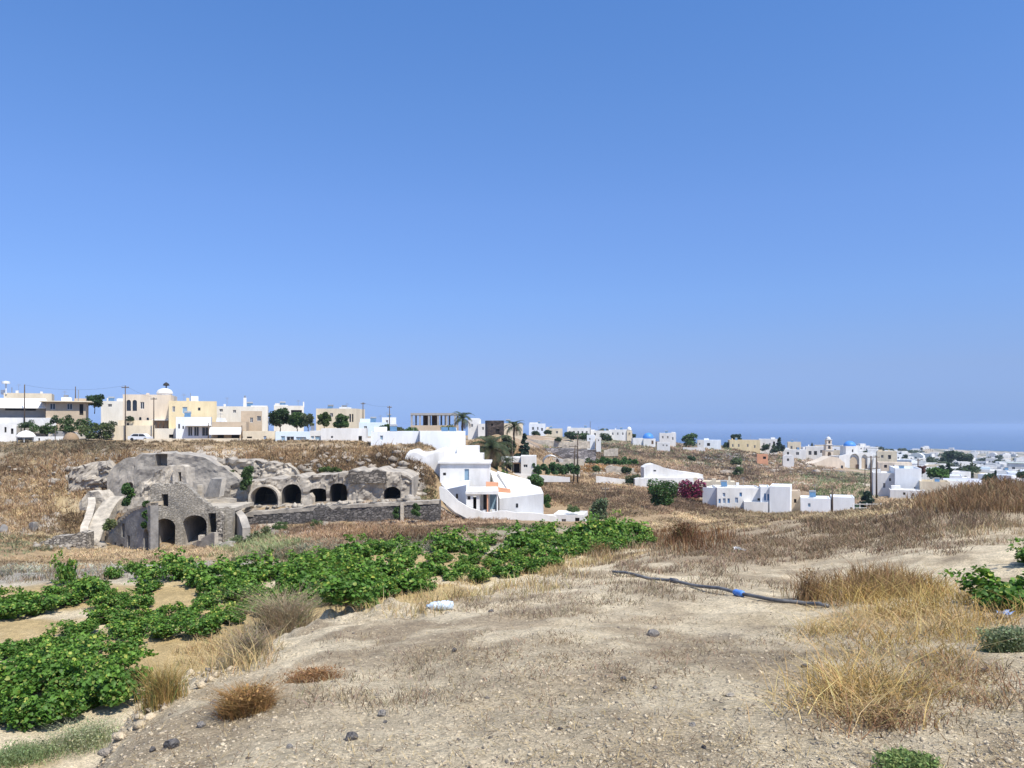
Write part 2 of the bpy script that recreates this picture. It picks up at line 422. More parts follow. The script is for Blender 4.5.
# ------------------------------------------------------------------ the ground: one sheet out to the sea
def build_ground():
    pxs = np.concatenate([np.arange(-500, -60, 11), np.arange(-60, 1086, 2.1), np.arange(1086, 1500, 11)])
    T = np.concatenate([[-9, -6.5, -4.5, -3.2, -2.4, -1.85, -1.5], (pxs - CX) / F, [1.45, 1.8, 2.3, 3.1, 4.4, 6.4, 9]])
    Y = np.concatenate([np.linspace(-30, 1.4, 40), np.exp(np.linspace(math.log(1.5), math.log(9000), 720))])
    YY, TT = np.meshgrid(Y, T, indexing='ij')
    XX = TT * np.maximum(YY, 4.0)
    Z = land(XX, YY)
    # colours of the soil itself
    px = CX + F * XX / np.maximum(YY, 4.0)
    def c(*v): return np.array(v)[None, None, :]
    def mix(a, b, m): return a * (1 - m[..., None]) + b * m[..., None]
    sand, sand2 = c(.72, .60, .405), c(.60, .49, .325)
    litter, straw, duff = c(.38, .29, .185), c(.52, .385, .19), c(.40, .36, .29)
    brown, brown2 = c(.26, .175, .105), c(.37, .265, .15)
    pale, grey = c(.46, .40, .32), c(.25, .235, .215)
    n1 = fbm(XX * .5, YY * .5, 61, 5); n2 = fbm(XX * 1.7, YY * 1.7, 62, 4); n3 = fbm(XX * .12, YY * .06, 63, 5)
    n4 = fbm(XX * .35, YY * .35, 64, 5); n5 = fbm(XX * 6, YY * 6, 65, 3)
    e = edge_of(px)
    col = mix(sand + 0 * n1[..., None], sand2, sstep(.4, .62, n2))
    lit = sstep(.52, .68, n1 * .6 + n2 * .4) * .6
    lit = np.maximum(lit, sstep(600, 700, px) * sstep(12, 16, YY) * sstep(.27, .45, n1 * .5 + n2 * .5) * (1 - .75 * np.exp(-((px - 930) / 120) ** 2 - ((YY - 15) / 4.0) ** 2)) * .95)
    lit = np.maximum(lit, np.exp(-((px - 390) / 170) ** 2) * sstep(5.5, 7.5, YY) * sstep(.40, .60, n2) * .75)
    col = mix(col, litter, lit)
    gold = np.exp(-(((px - 880) / 95) ** 2 + ((YY - 7.2) / 2.6) ** 2)) * sstep(.3, .55, n2)
    col = mix(col, straw * .9, gold * .8)
    for (sx, sy, sr, sa) in ((735, 634, .22, .55), (800, 661, .26, .6), (775, 650, .45, .3), (640, 588, .8, .3)):   # darker patches of sand
        h0 = hit(sx, sy); col = mix(col, c(.20, .17, .14), np.exp(-(((XX - h0.x) / (sr * 1.5)) ** 2 + ((YY - h0.y) / sr) ** 2)) * sa * sstep(.25, .6, n5 * .6 + n2 * .4))
    # terrace of the vines
    ter = sstep(-.3, .8, YY - e)
    tcol = mix(straw + 0 * n1[..., None], sand, sstep(.48, .62, n1))
    pathm = sstep(20.5, 23, YY) * (1 - sstep(34, 44, YY)) * (1 - sstep(230, 330, px))
    tcol = mix(tcol, duff, pathm * sstep(.2, .45, n4 + .1))
    strip = sstep(25, 29, YY) * (1 - sstep(36, 44, YY)) * sstep(250, 330, px)
    tcol = mix(tcol, mix(c(.34, .265, .165) + 0 * n1[..., None], c(.36, .34, .25), sstep(.45, .6, n4)), strip * .85)
    col = mix(col, tcol, ter)
    # slopes past the terrace
    sl = sstep(30, 40, YY)
    scol = mix(brown2 + 0 * n1[..., None], straw * .85, sstep(.47, .66, n3 * .5 + n4 * .5))
    scol = mix(scol, brown, sstep(.50, .62, n4) * .7)
    col = mix(col, scol, sl)
    fld = sstep(105, 118, YY) * sstep(530, 560, px)
    fcol = mix(brown * 1.05 + 0 * n1[..., None], brown2, sstep(.42, .62, n3))
    fcol = mix(fcol, straw * .8, sstep(.56, .72, n3) * .7)
    col = mix(col, fcol, fld)
    # rocky slope left of the white house
    rk = sstep(92, 99, YY) * (1 - sstep(128, 138, YY)) * (1 - sstep(430, 470, px))
    rcol = mix(brown2 * .85 + 0 * n1[..., None], pale, sstep(.47, .58, n4) * sstep(-100, 90, px + 60 * n1))
    rcol = mix(rcol, grey, sstep(.54, .66, fbm(XX * .6, YY * .6, 66, 4)) * .7)
    rcol = mix(rcol, straw * .75, sstep(.56, .68, fbm(XX * .25, YY * .25, 67, 4)) * (1 - sstep(40, 130, px)))
    col = mix(col, rcol, rk)
    pl = sstep(128, 138, YY) * (1 - sstep(430, 470, px)) * (1 - sstep(160, 175, YY))
    pcol = mix(brown2 * .95 + 0 * n1[..., None], c(.27, .235, .17), sstep(120, 60, px) * .7 + sstep(.5, .7, n4) * .3)
    col = mix(col, pcol, pl)
    # hills farther off
    fr = sstep(195, 225, YY) * sstep(440, 500, px)
    hcol = mix(c(.36, .265, .175) + 0 * n1[..., None], c(.16, .16, .085), sstep(.52, .64, fbm(XX * .05, YY * .03, 71, 4)) * .8)
    hcol = mix(hcol, c(.52, .44, .33), sstep(.55, .64, fbm(XX * .045, YY * .05, 72, 4)) * .9)
    hcol = mix(hcol, c(.20, .18, .16), sstep(.60, .68, fbm(XX * .06, YY * .09, 73, 4)))
    col = mix(col, hcol, fr)
    twn = sstep(300, 500, YY) * sstep(840, 900, px)
    tc_ = mix(c(.42, .37, .30) + 0 * n1[..., None], c(.13, .14, .085), sstep(.48, .6, fbm(XX * .03, YY * .012, 74, 4)))
    col = mix(col, tc_, twn)
    tw2 = sstep(158, 170, YY) * (1 - sstep(430, 470, px))
    col = mix(col, c(.40, .34, .26) + 0 * n1[..., None], tw2)
    col = col * (0.86 + 0.28 * n5[..., None])
    V = np.stack([XX, YY, Z], -1).reshape(-1, 3)
    nr, nc = XX.shape
    i = np.arange(nr - 1)[:, None] * nc + np.arange(nc - 1)[None, :]
    Q = np.stack([i, i + 1, i + nc + 1, i + nc], -1).reshape(-1, 4)
    m, nt, bs = new_mat('dry soil')
    N, L = nt.nodes, nt.links
    a = N.new('ShaderNodeAttribute'); a.attribute_name = 'lc'
    tc = N.new('ShaderNodeTexCoord')
    out = a.outputs['Color']
    # grit, gravel and clods at three sizes
    def noise(sc, det=8, ro=.7):
        z = N.new('ShaderNodeTexNoise'); z.inputs['Scale'].default_value = sc; z.inputs['Detail'].default_value = det
        z.inputs['Roughness'].default_value = ro; L.new(tc.outputs['Object'], z.inputs['Vector']); return z
    def ramp(src, p0, c0, p1, c1):
        r = N.new('ShaderNodeValToRGB'); r.color_ramp.elements[0].position = p0; r.color_ramp.elements[1].position = p1
        r.color_ramp.elements[0].color = (c0,) * 3 + (1,); r.color_ramp.elements[1].color = (c1,) * 3 + (1,)
        L.new(src, r.inputs['Fac']); return r.outputs['Color']
    def mul(a_, b_):
        x = N.new('ShaderNodeMix'); x.data_type = 'RGBA'; x.blend_type = 'MULTIPLY'; x.inputs['Factor'].default_value = 1
        L.new(a_, x.inputs['A']); L.new(b_, x.inputs['B']); return x.outputs['Result']
    nA, nB, nC = noise(38, 6, .75), noise(7, 8, .72), noise(1.1, 8, .7)
    out = mul(out, ramp(nA.outputs['Fac'], .36, .66, .64, 1.28))
    out = mul(out, ramp(nB.outputs['Fac'], .33, .78, .66, 1.2))
    out = mul(out, ramp(nC.outputs['Fac'], .34, .82, .66, 1.15))
    vo = N.new('ShaderNodeTexVoronoi'); vo.inputs['Scale'].default_value = 26; vo.inputs['Randomness'].default_value = 1
    L.new(tc.outputs['Object'], vo.inputs['Vector'])
    L.new(mul(out, ramp(vo.outputs['Distance'], .05, 1.22, .4, .93)), bs.inputs['Base Color'])
    bs.inputs['Roughness'].default_value = .95; bs.inputs['Specular IOR Level'].default_value = .15
    b1 = N.new('ShaderNodeBump'); b1.inputs['Strength'].default_value = .85; b1.inputs['Distance'].default_value = .035
    b2 = N.new('ShaderNodeBump'); b2.inputs['Strength'].default_value = .6; b2.inputs['Distance'].default_value = .12
    L.new(nB.outputs['Fac'], b2.inputs['Height']); L.new(nA.outputs['Fac'], b1.inputs['Height'])
    L.new(b2.outputs[0], b1.inputs['Normal']); L.new(b1.outputs[0], bs.inputs['Normal'])
    o = np_mesh('ground', V, Q, m, np.clip(col, 0, 1).reshape(-1, 3), k=4, smooth=True)
    tag(o, 'dry sandy hillside ground falling away to a valley and rising to brown fields', 'ground', kind='structure')
build_ground()

def build_sea():
    m, nt, bs = new_mat('deep sea water')
    bs.inputs['Base Color'].default_value = (.012, .045, .115, 1); bs.inputs['Roughness'].default_value = .25
    N, L = nt.nodes, nt.links
    tc = N.new('ShaderNodeTexCoord'); nz = N.new('ShaderNodeTexNoise'); nz.inputs['Scale'].default_value = .02; nz.inputs['Detail'].default_value = 8
    L.new(tc.outputs['Object'], nz.inputs['Vector'])
    b = N.new('ShaderNodeBump'); b.inputs['Strength'].default_value = .6; b.inputs['Distance'].default_value = 3
    L.new(nz.outputs['Fac'], b.inputs['Height']); L.new(b.outputs[0], bs.inputs['Normal'])
    mb = MB(); n = 64
    mb.add([(60000 * math.cos(2 * math.pi * k / n), 60000 * math.sin(2 * math.pi * k / n), -120) for k in range(n)], [tuple(range(n))])
    tag(mb.build('sea', m), 'flat blue sea on the horizon behind the town', 'sea', kind='structure')
build_sea()

HAZE = 0.0001
if HAZE:
    m = bpy.data.materials.new('sea air'); m.use_nodes = True
    nt = m.node_tree; nt.nodes.remove(nt.nodes['Principled BSDF'])
    pv = nt.nodes.new('ShaderNodeVolumePrincipled'); pv.inputs['Color'].default_value = (.45, .60, .83, 1)
    pv.inputs['Density'].default_value = HAZE; pv.inputs['Anisotropy'].default_value = 0.0
    nt.links.new(pv.outputs[0], nt.nodes['Material Output'].inputs['Volume'])
    mb = MB(); mb.box(-61000, 61000, -61000, 61000, -150, 16)
    tag(mb.build('haze', m), 'thin pale blue sea haze over the whole place', 'haze', kind='stuff')

# ------------------------------------------------------------------ foliage
def leaf_mesh(name, C, size, color, mat, parent=None, up=0.45, asp=0.75, rng=RNG):
    """one folded four-sided leaf at every point of C"""
    n = len(C)
    nr = rng.normal(size=(n, 3)); nr[:, 2] = np.abs(nr[:, 2]) + up; nr /= np.linalg.norm(nr, axis=1)[:, None]
    t = rng.normal(size=(n, 3)); u = np.cross(nr, t); u /= np.linalg.norm(u, axis=1)[:, None] + 1e-9
    w = np.cross(nr, u)
    s = (np.asarray(size) * rng.uniform(.7, 1.25, n))[:, None]
    fold = nr * s * .22
    V = np.stack([C - u * s * .55, C - w * s * .5 * asp + fold, C + u * s * .6, C + w * s * .5 * asp + fold], 1).reshape(-1, 3)
    cc = np.repeat(np.clip(color * 1.45, 0, 1), 4, axis=0)
    return np_mesh(name, V, np.arange(4 * n).reshape(-1, 4), mat, cc, parent, k=4)

def blades(P, h, w, lean, color, rng=RNG, curve=.5, heads=0):
    """stems: two-segment tapering strips from base points P"""
    n = len(P)
    a = rng.uniform(0, 2 * math.pi, n); d = np.stack([np.cos(a), np.sin(a), 0 * a], 1)
    b = rng.uniform(0, math.pi, n); side = np.stack([np.cos(b), np.sin(b), 0 * b], 1) * (w * rng.uniform(.7, 1.3, n))[:, None]
    h = h * rng.uniform(.55, 1.15, n); ln = (lean * rng.uniform(.1, 1.0, n) * h)[:, None]
    up = np.array([0, 0, 1.0])[None]
    p1 = P + up * (h * .55)[:, None] + d * ln * (1 - curve)
    p2 = P + up * h[:, None] * (1 - .25 * curve) + d * ln * (1 + curve)
    V = np.stack([P - side, P + side, p1 - side * .75, p1 + side * .75, p2 - side * .2, p2 + side * .2], 1).reshape(-1, 3)
    i = np.arange(n)[:, None] * 6
    T = np.concatenate([i + np.array([[0, 1, 3, 2]]), i + np.array([[2, 3, 5, 4]])], 0)
    return V, T, np.repeat(color, 6, axis=0)

def join(parts):
    V, T, C = [], [], []; o = 0
    for v, t, c in parts:
        V.append(v); T.append(t + o); C.append(c); o += len(v)
    return np.concatenate(V), np.concatenate(T), np.concatenate(C)

def shades(n, base, var=.25, rng=RNG, hue=.06):
    b = np.asarray(base)[None] * rng.uniform(1 - var, 1 + var, n)[:, None]
    return np.clip(b * (1 + rng.normal(size=(n, 3)) * hue), 0, 1)

LEAFM = M('leaf', (1, 1, 1), .55, .06, 8, attr='lc', transl=.36, spec=.35)
DRYM = M('dry stalk', (1, 1, 1), .9, .08, 8, attr='lc', transl=.2, spec=.1)
BARK = M('bark', (.13, .095, .065), .95, .3, 6, bump=.5)

def crown_points(n, clumps, rng):
    P = []
    per = np.array([c[3] ** 2 for c in clumps]); per = (per / per.sum() * n).astype(int) + 1
    tone = []
    for (x, y, z, r, q), k in zip(clumps, per):
        d = rng.normal(size=(k, 3)); d /= np.linalg.norm(d, axis=1)[:, None]
        rr = r * rng.uniform(.25, 1.0, k) ** .5 * (1 + .25 * (fbm(d[:, 0] * 2.5 + x, d[:, 1] * 2.5 + z, 5, 2) - .5))
        P.append(np.array([x, y, z]) + d * rr[:, None] * np.array([1, 1, q])); tone.append(np.full(k, rng.uniform(.72, 1.28)))
    return np.concatenate(P), np.concatenate(tone)

def tree_meshes(seed, h, w, n, leaf, color, trunk=.35, kind='round', tr=.02):
    """returns (crown builder data, trunk MB) of a tree h high and w wide, base at 0"""
    rng = np.random.default_rng(seed)
    cl = []; tb = MB()
    z0 = h * trunk
    if kind == 'cone':
        for k in range(22):
            f = (k + .5) / 22; a = rng.uniform(0, 6.28)
            R = w * .5 * (1 - f) ** .8 * rng.uniform(.6, 1.05)
            cl.append((R * .75 * math.cos(a), R * .75 * math.sin(a), z0 + (h - z0) * f, max(.12 * w, R * .62), .6))
        tb.tube([(0, 0, -.6), (.05, 0, h * .5), (0, 0, h * .92)], [h * tr, h * tr * .7, h * tr * .2], 7)
    else:
        m = 15
        for k in range(m):
            a = k * 2.4 + rng.uniform(-.4, .4); f = rng.uniform(0, 1)
            R = w * .5 * rng.uniform(.35, .72)
            zc = z0 + (h - z0) * (.16 + .68 * f)
            cl.append((R * math.cos(a), R * math.sin(a), zc, w * rng.uniform(.11, .25), .82))
        cl.append((0, 0, z0 + (h - z0) * .62, w * .32, .8))
        top = Vector((rng.uniform(-.05, .05) * w, 0, h * .62))
        tb.tube([(0, 0, -.6), (.02 * w, 0, h * trunk * .6), (0, .02 * w, z0), top], [h * tr * 1.3, h * tr, h * tr * .8, h * tr * .35], 7)
        for c in cl[::2]:
            tb.tube([(0, .01, z0 * .92), (c[0] * .5, c[1] * .5, (z0 + c[2]) * .52), (c[0] * .9, c[1] * .9, c[2])], [h * tr * .55, h * tr * .33, h * tr * .12], 5)
    P, tone = crown_points(n, cl, rng)
    colr = shades(len(P), color, .22, rng) * tone[:, None]
    return P, colr, leaf, tb, rng

TREE_N = [0]
def tree(name, label, cat, px, py, Y, hpx, wpx, color=(.055, .085, .03), kind='round', trunk=.3, group=None, n=1100, leafk=.05, rz=None, tr=.022):
    h = hpx * m_per_px(Y); w = wpx * m_per_px(Y)
    TREE_N[0] += 1
    P, colr, leaf, tb, rng = tree_meshes(TREE_N[0] * 13 + 5, h, w, n, max(.10, leafk * max(h, w)), color, trunk, kind, tr)
    b = at(px, py, Y)
    r = thing(name, label, cat, b, 0, group)
    leaf_mesh('crown', P, leaf, colr, LEAFM, r, rng=rng)
    tb.build('trunk', BARK, r, smooth=True)
    return r

def bush(name, label, cat, px, py, Y, hpx, wpx, color=(.06, .09, .03), group=None, n=500, leafk=.07, dep=None, flowers=None):
    h = hpx * m_per_px(Y); w = wpx * m_per_px(Y); d = dep or min(w, max(h * 1.4, w * .5))
    TREE_N[0] += 1
    rng = np.random.default_rng(TREE_N[0] * 31 + 7)
    k = max(7, int(7 * w / max(h, .3) / 2)); cl = []
    for i in range(min(k, 26)):
        f = (i + .5) / min(k, 26)
        if h > w * .85:
            cl.append((rng.uniform(-.32, .32) * w, rng.uniform(-.3, .3) * d, h * (.06 + .84 * f), w * rng.uniform(.16, .36), 1.1))
        else:
            cl.append(((f - .5) * w * .86, rng.uniform(-.35, .35) * d, h * rng.uniform(.12, .66), h * rng.uniform(.18, .40), .95))
            cl.append(((f - .5) * w * .95 + rng.uniform(-.1, .1) * w, rng.uniform(-.3, .3) * d, h * .18, h * rng.uniform(.15, .28), .9))
    P, tone = crown_points(n, cl, rng)
    P[:, 2] = np.maximum(P[:, 2], .03 * h)
    c = shades(len(P), color, .25, rng) * tone[:, None]
    if flowers is not None:
        f = rng.uniform(0, 1, len(P)) < .8
        c[f] = shades(int(f.sum()), flowers, .3, rng)
    o = leaf_mesh(name, P, max(.08, leafk * max(h, w * .5)), c, LEAFM, rng=rng)
    o.location = at(px, py, Y)
    return tag(o, label, cat, group)

def palm(label, px, py, Y, hpx, wpx, group=None, seed=1, nf=26, col=(.075, .10, .045)):
    h = hpx * m_per_px(Y); w = wpx * m_per_px(Y); rng = np.random.default_rng(seed)
    r = thing('palm_tree', label, 'palm tree', at(px, py, Y), 0, group)
    L = w * .58; ht = max(.4, h - L * .55)
    tb = MB(); path = [(0, 0, -.6)] + [(.06 * math.sin(i), 0, ht * i / 8) for i in range(1, 9)]
    rad = [h * .045] + [h * .035 * (1.08 if i % 2 else .92) for i in range(1, 9)]
    tb.tube(path, rad, 8); tb.build('trunk', BARK, r, smooth=False)
    V, T, C = [], [], []
    for k in range(nf):
        a = k * 2.399 + rng.uniform(-.2, .2); el = rng.uniform(-.25, 1.25) if k > 4 else 1.3
        d = np.array([math.cos(a), math.sin(a)]); n = 15
        p = np.array([0, 0, ht]); ang = el; st = L / n * rng.uniform(.85, 1.1)
        dead = el < -.05
        for i in range(n):
            q = p + st * np.array([d[0] * math.cos(ang), d[1] * math.cos(ang), math.sin(ang)])
            ang -= (1.9 / n) * (.6 + i / n)
            wl = L * .30 * math.sin(math.pi * min(1, (i + 1.2) / (n + 1))) ** .7
            for sgn in (-1, 1):
                s = np.array([-d[1], d[0], 0]) * sgn
                tip = q + s * wl * .8 + (q - p) / st * wl * .6 + np.array([0, 0, -.25 * wl])
                bw = (q - p) * .62
                o = len(V); V += [p - bw * .1, p + bw * 1.3, tip + bw * .2, tip]
                T.append([o, o + 1, o + 2, o + 3])
                cc = np.array((.24, .17, .09) if dead else col) * rng.uniform(.75, 1.3); C += [cc] * 4
            p = q
    np_mesh('fronds', np.array(V), np.array(T), LEAFM, np.array(C), r, k=4)
    return r

# ------------------------------------------------------------------ what the land shows: sight-line table for strewing plants and stones
_SPX = np.arange(-160, 1190, 2.0)
_t = (_SPX - CX) / F
_zz = land(_t[:, None] * _RAYD[None], np.broadcast_to(_RAYD, (len(_t), len(_RAYD))))
_ENV = np.minimum.accumulate(HY - _zz / _RAYD[None] * F, axis=1)

def strew(px, py, rng=RNG):
    """ground points under the bearings/depressions, jittered"""
    px = np.asarray(px, float); py = np.asarray(py, float)
    i = np.clip(((px + 160) / 2).astype(int), 0, len(_SPX) - 1)
    Y = np.empty(len(px))
    order = np.argsort(i); 
    for c in np.unique(i):
        sel = np.nonzero(i == c)[0]
        k = np.searchsorted(-_ENV[c], -py[sel])
        Y[sel] = _RAYD[np.clip(k, 0, len(_RAYD) - 1)]
    Y = Y * rng.uniform(.99, 1.01, len(Y))
    X = (px - CX) / F * Y
    return np.stack([X, Y, land(X, Y)], 1)

def ell(cx, cy, rx, ry, n, rng=RNG, p=.5):
    a = rng.uniform(0, 2 * math.pi, n); r = rng.uniform(0, 1, n) ** p
    return cx + rx * r * np.cos(a), cy + ry * r * np.sin(a)

BLOND = (.56, .41, .19)
GOLD, STRAW, RUST, DUN, TAN = (.46, .315, .115), (.50, .38, .19), (.22, .12, .06), (.30, .235, .155), (.42, .32, .19)

def grass_area(areas, rng=RNG):
    out = []
    for cx, cy, rx, ry, n, h, col, lean in areas:
        # clumpy
        m = max(3, n // 34); ax, ay = ell(cx, cy, rx, ry, m, rng)
        A = strew(ax, ay, rng)
        k = rng.integers(0, m, n)
        spread = rng.normal(size=(n, 2)) * (.06 + .16 * h + .004 * A[k, 1:2])
        X, Y = A[k, 0] + spread[:, 0], A[k, 1] + spread[:, 1]
        P = np.stack([X, Y, land(X, Y) - .01], 1)
        tone = rng.uniform(.75, 1.2, m)[k]
        w = np.maximum(.0030, .00042 * Y)
        out.append(blades(P, np.full(n, h) * rng.uniform(.6, 1.2, m)[k], w, lean, shades(n, col, .25, rng) * tone[:, None], rng))
    return out

# ------------------------------------------------------------------ dry grass and weeds of the foreground
V, T, C = join(grass_area([
    (905, 602, 78, 17, 1350, .25, GOLD, 1.2), (893, 626, 66, 13, 600, .19, BLOND, 1.7), (932, 646, 66, 16, 480, .16, GOLD, 1.4), (866, 694, 54, 24, 620, .19, GOLD, 1.5),
    (842, 708, 50, 20, 400, .17, BLOND, 1.7), (836, 630, 40, 9, 380, .18, BLOND, 1.9), (985, 612, 44, 18, 380, .22, GOLD, 1.1), (950, 705, 80, 40, 600, .10, TAN, 1.3),
    (900, 668, 75, 26, 480, .15, (.40, .28, .12), 1.4), (920, 598, 48, 12, 320, .30, (.34, .26, .10), .9), (890, 655, 110, 70, 1300, .06, STRAW, 1.9), (875, 650, 80, 60, 90, .32, BLOND, 1.0),
    (360, 606, 80, 9, 900, .20, STRAW, .8), (470, 592, 90, 11, 1300, .2, STRAW, .8), (225, 655, 45, 24, 1200, .26, STRAW, .9),
    (555, 566, 70, 12, 1300, .26, STRAW, .7), (250, 560, 110, 9, 1200, .3, TAN, .6), (60, 575, 90, 10, 1000, .25, DUN, .6)]))
tag(np_mesh('golden_grass', V, T, DRYM, C, k=4), 'golden dried grass leaning over the sandy ground', 'dry grass', kind='stuff')
V, T, C = join(grass_area([
    (870, 592, 62, 12, 1500, .32, (.30, .19, .09), .6), (820, 600, 30, 10, 350, .26, (.34, .22, .11), .6), (985, 500, 75, 16, 5200, .40, (.27, .17, .09), .5), (975, 498, 80, 14, 2200, .36, (.36, .26, .15), .6),
    (900, 520, 110, 14, 5200, .24, (.25, .18, .115), .6), (770, 535, 170, 22, 12500, .17, (.255, .185, .115), .95), (720, 550, 150, 14, 4500, .13, (.30, .22, .14), 1.1), (560, 600, 110, 20, 1500, .07, DUN, 1.3), (600, 650, 150, 35, 1500, .055, (.30, .22, .14), 1.5), (720, 640, 90, 30, 900, .05, DUN, 1.6), (500, 690, 150, 40, 1200, .05, DUN, 1.6), (900, 545, 90, 10, 1800, .10, (.27, .20, .13), 1.0), (690, 560, 90, 14, 2600, .13, (.29, .215, .14), 1.0), (600, 572, 60, 10, 1000, .10, DUN, 1.0), (690, 540, 45, 12, 900, .5, RUST, .35),
    (640, 552, 50, 12, 700, .3, TAN, .5), (990, 530, 60, 14, 1200, .22, TAN, .6), (700, 585, 90, 10, 900, .10, DUN, 1.0),
    (640, 590, 110, 14, 900, .09, DUN, 1.1), (380, 690, 110, 22, 800, .09, DUN, 1.1), (960, 690, 60, 18, 500, .11, (.31, .20, .11), 1.1),
    (870, 720, 50, 14, 350, .10, (.30, .18, .10), 1.2), (520, 605, 80, 12, 600, .08, DUN, 1.1), (430, 650, 120, 20, 800, .07, DUN, 1.2)]))
tag(np_mesh('brown_weeds', V, T, DRYM, C, k=4), 'brown withered weeds across the rise and the sandy ground', 'weeds', kind='stuff')

# bits of straw lying about
def litter():
    rng = np.random.default_rng(91)
    n = 9000
    px = rng.uniform(-20, 1044, n); py = 560 + 215 * rng.uniform(0, 1, n) ** .8
    P = strew(px, py, rng); e = edge_of(px)
    nz = fbm(P[:, 0] * 1.5, P[:, 1] * 1.5, 62, 4)
    keep = (P[:, 1] < e + 1) & (nz + rng.normal(0, .08, n) > .46) & (P[:, 1] < 30)
    P = P[keep]; n = len(P)
    a = rng.uniform(0, 6.28, n); L = rng.uniform(.02, .09, n); w = np.maximum(.0018, .0003 * P[:, 1])
    d = np.stack([np.cos(a) * L, np.sin(a) * L, rng.uniform(0, .5, n) * L], 1); s = np.stack([-np.sin(a) * w, np.cos(a) * w, 0 * a], 1)
    P[:, 2] += .012
    V = np.stack([P - s, P + s, P + d + s * .4, P + d - s * .4], 1).reshape(-1, 3)
    c = np.where(rng.uniform(0, 1, (n, 1)) < .55, np.array([STRAW]), np.array([(.16, .10, .055)])) * rng.uniform(.6, 1.2, (n, 1))
    tag(np_mesh('straw_litter', V, np.arange(4 * n).reshape(-1, 4), DRYM, np.repeat(c, 4, 0), k=4), 'scraps of straw and dead stems lying on the sand', 'straw', kind='stuff')
litter()

# gravel
STONEM = M('field stone', (1, 1, 1), .95, .15, 25, attr='lc', bump=.6, bscale=60)
ICO_V = []; ICO_F = []
def _ico():
    import bmesh
    bm = bmesh.new(); bmesh.ops.create_icosphere(bm, subdivisions=1, radius=1)
    global ICO_V, ICO_F
    ICO_V = np.array([v.co[:] for v in bm.verts]); ICO_F = np.array([[v.index for v in f.verts] for f in bm.faces]); bm.free()
_ico()
def stones(P, r, color, rng, sink=.35):
    n = len(P); k = len(ICO_V)
    J = ICO_V[None] * np.clip(1 + rng.normal(0, .24, (n, k, 1)), .5, 1.6)
    sc = np.stack([rng.uniform(.8, 1.35, n), rng.uniform(.7, 1.1, n), rng.uniform(.45, .8, n)], 1)
    J = J * sc[:, None, :]
    a = rng.uniform(0, 6.28, n); ca, sa = np.cos(a)[:, None], np.sin(a)[:, None]
    J = np.stack([J[..., 0] * ca - J[..., 1] * sa, J[..., 0] * sa + J[..., 1] * ca, J[..., 2]], -1) * r[:, None, None]
    V = J + P[:, None, :]; V[..., 2] += (r * (.5 - sink))[:, None]
    T = ICO_F[None] + (np.arange(n) * k)[:, None, None]
    return V.reshape(-1, 3), T.reshape(-1, 3), np.repeat(color, k, 0)

def gravel():
    rng = np.random.default_rng(5)
    n = 15000
    px = rng.uniform(-30, 1050, n); py = 575 + 200 * rng.uniform(0, 1, n) ** .75
    P = strew(px, py, rng); e = edge_of(px)
    P = P[(P[:, 1] < e + .2) & (P[:, 1] < 18)]; n = len(P)
    r = .0035 + .011 * rng.uniform(0, 1, n) ** 5 + .00035 * P[:, 1]
    t = rng.uniform(0, 1, n)
    c = np.where((t < .6)[:, None], np.array([(.64, .535, .37)]), np.where((t < .95)[:, None], np.array([(.48, .395, .28)]), np.array([(.20, .175, .145)]))) * rng.uniform(.8, 1.12, (n, 1))
    V, T, C = stones(P, r, c, rng, .42)
    tag(np_mesh('gravel', V, T, STONEM, C), 'pale and dark pebbles strewn over the sandy mound', 'gravel', kind='stuff')
    # clods of the crumbling bank
    n = 1500
    px, py = rng.uniform(60, 300, n), rng.uniform(650, 775, n)
    P = strew(px, py, rng); e = edge_of(px)
    k = np.abs(P[:, 1] - e + 1.2) < 1.7; P = P[k]; n = len(P)
    r = .012 + .05 * rng.uniform(0, 1, n) ** 3
    c = np.where((rng.uniform(0, 1, n) < .8)[:, None], np.array([(.60, .49, .33)]), np.array([(.30, .26, .21)])) * rng.uniform(.8, 1.15, (n, 1))
    V, T, C = stones(P, r, c, rng)
    tag(np_mesh('soil_clods', V, T, STONEM, C), 'sandy clods and stones of the crumbling bank', 'clods', kind='stuff')
gravel()

# the larger loose stones, each one a thing
def rock(px, py, wpx, hpx, col, label, group='loose stones on the mound', seed=0):
    import bmesh
    p = hit(px, py); w = wpx * .85 * m_per_px(p.y) / 2; h = hpx * .85 * m_per_px(p.y) / 2
    bm = bmesh.new(); bmesh.ops.create_icosphere(bm, subdivisions=3, radius=1)
    rng = np.random.default_rng(seed + 400)
    pl = [(Vector(rng.normal(size=3)).normalized(), rng.uniform(.55, .85)) for _ in range(9)]
    for v in bm.verts:
        for n_, d in pl:
            q = v.co.dot(n_)
            if q > d: v.co -= n_ * (q - d) * .85
        v.co *= 1 + .10 * (float(fbm(v.co.x * 3 + seed, v.co.y * 3 + v.co.z * 2, seed)) - .5)
        v.co.x *= w * 1.15; v.co.y *= w * .95; v.co.z *= h * 1.25
    me = bpy.data.meshes.new('stone'); bm.to_mesh(me); bm.free()
    me.materials.append(M('stone %s' % ('dark' if col[0] < .16 else 'grey' if col[0] < .3 else 'pale'), col, .9, .35, 14, bump=.8, bscale=40))
    o = bpy.data.objects.new('stone', me); COL.objects.link(o)
    o.location = p + Vector((0, 0, h * .45)); o.rotation_euler = (0, 0, seed * 1.3)
    tag(o, label, 'stone', group)
DK, GR, PA = (.13, .12, .112), (.24, .22, .195), (.40, .35, .28)
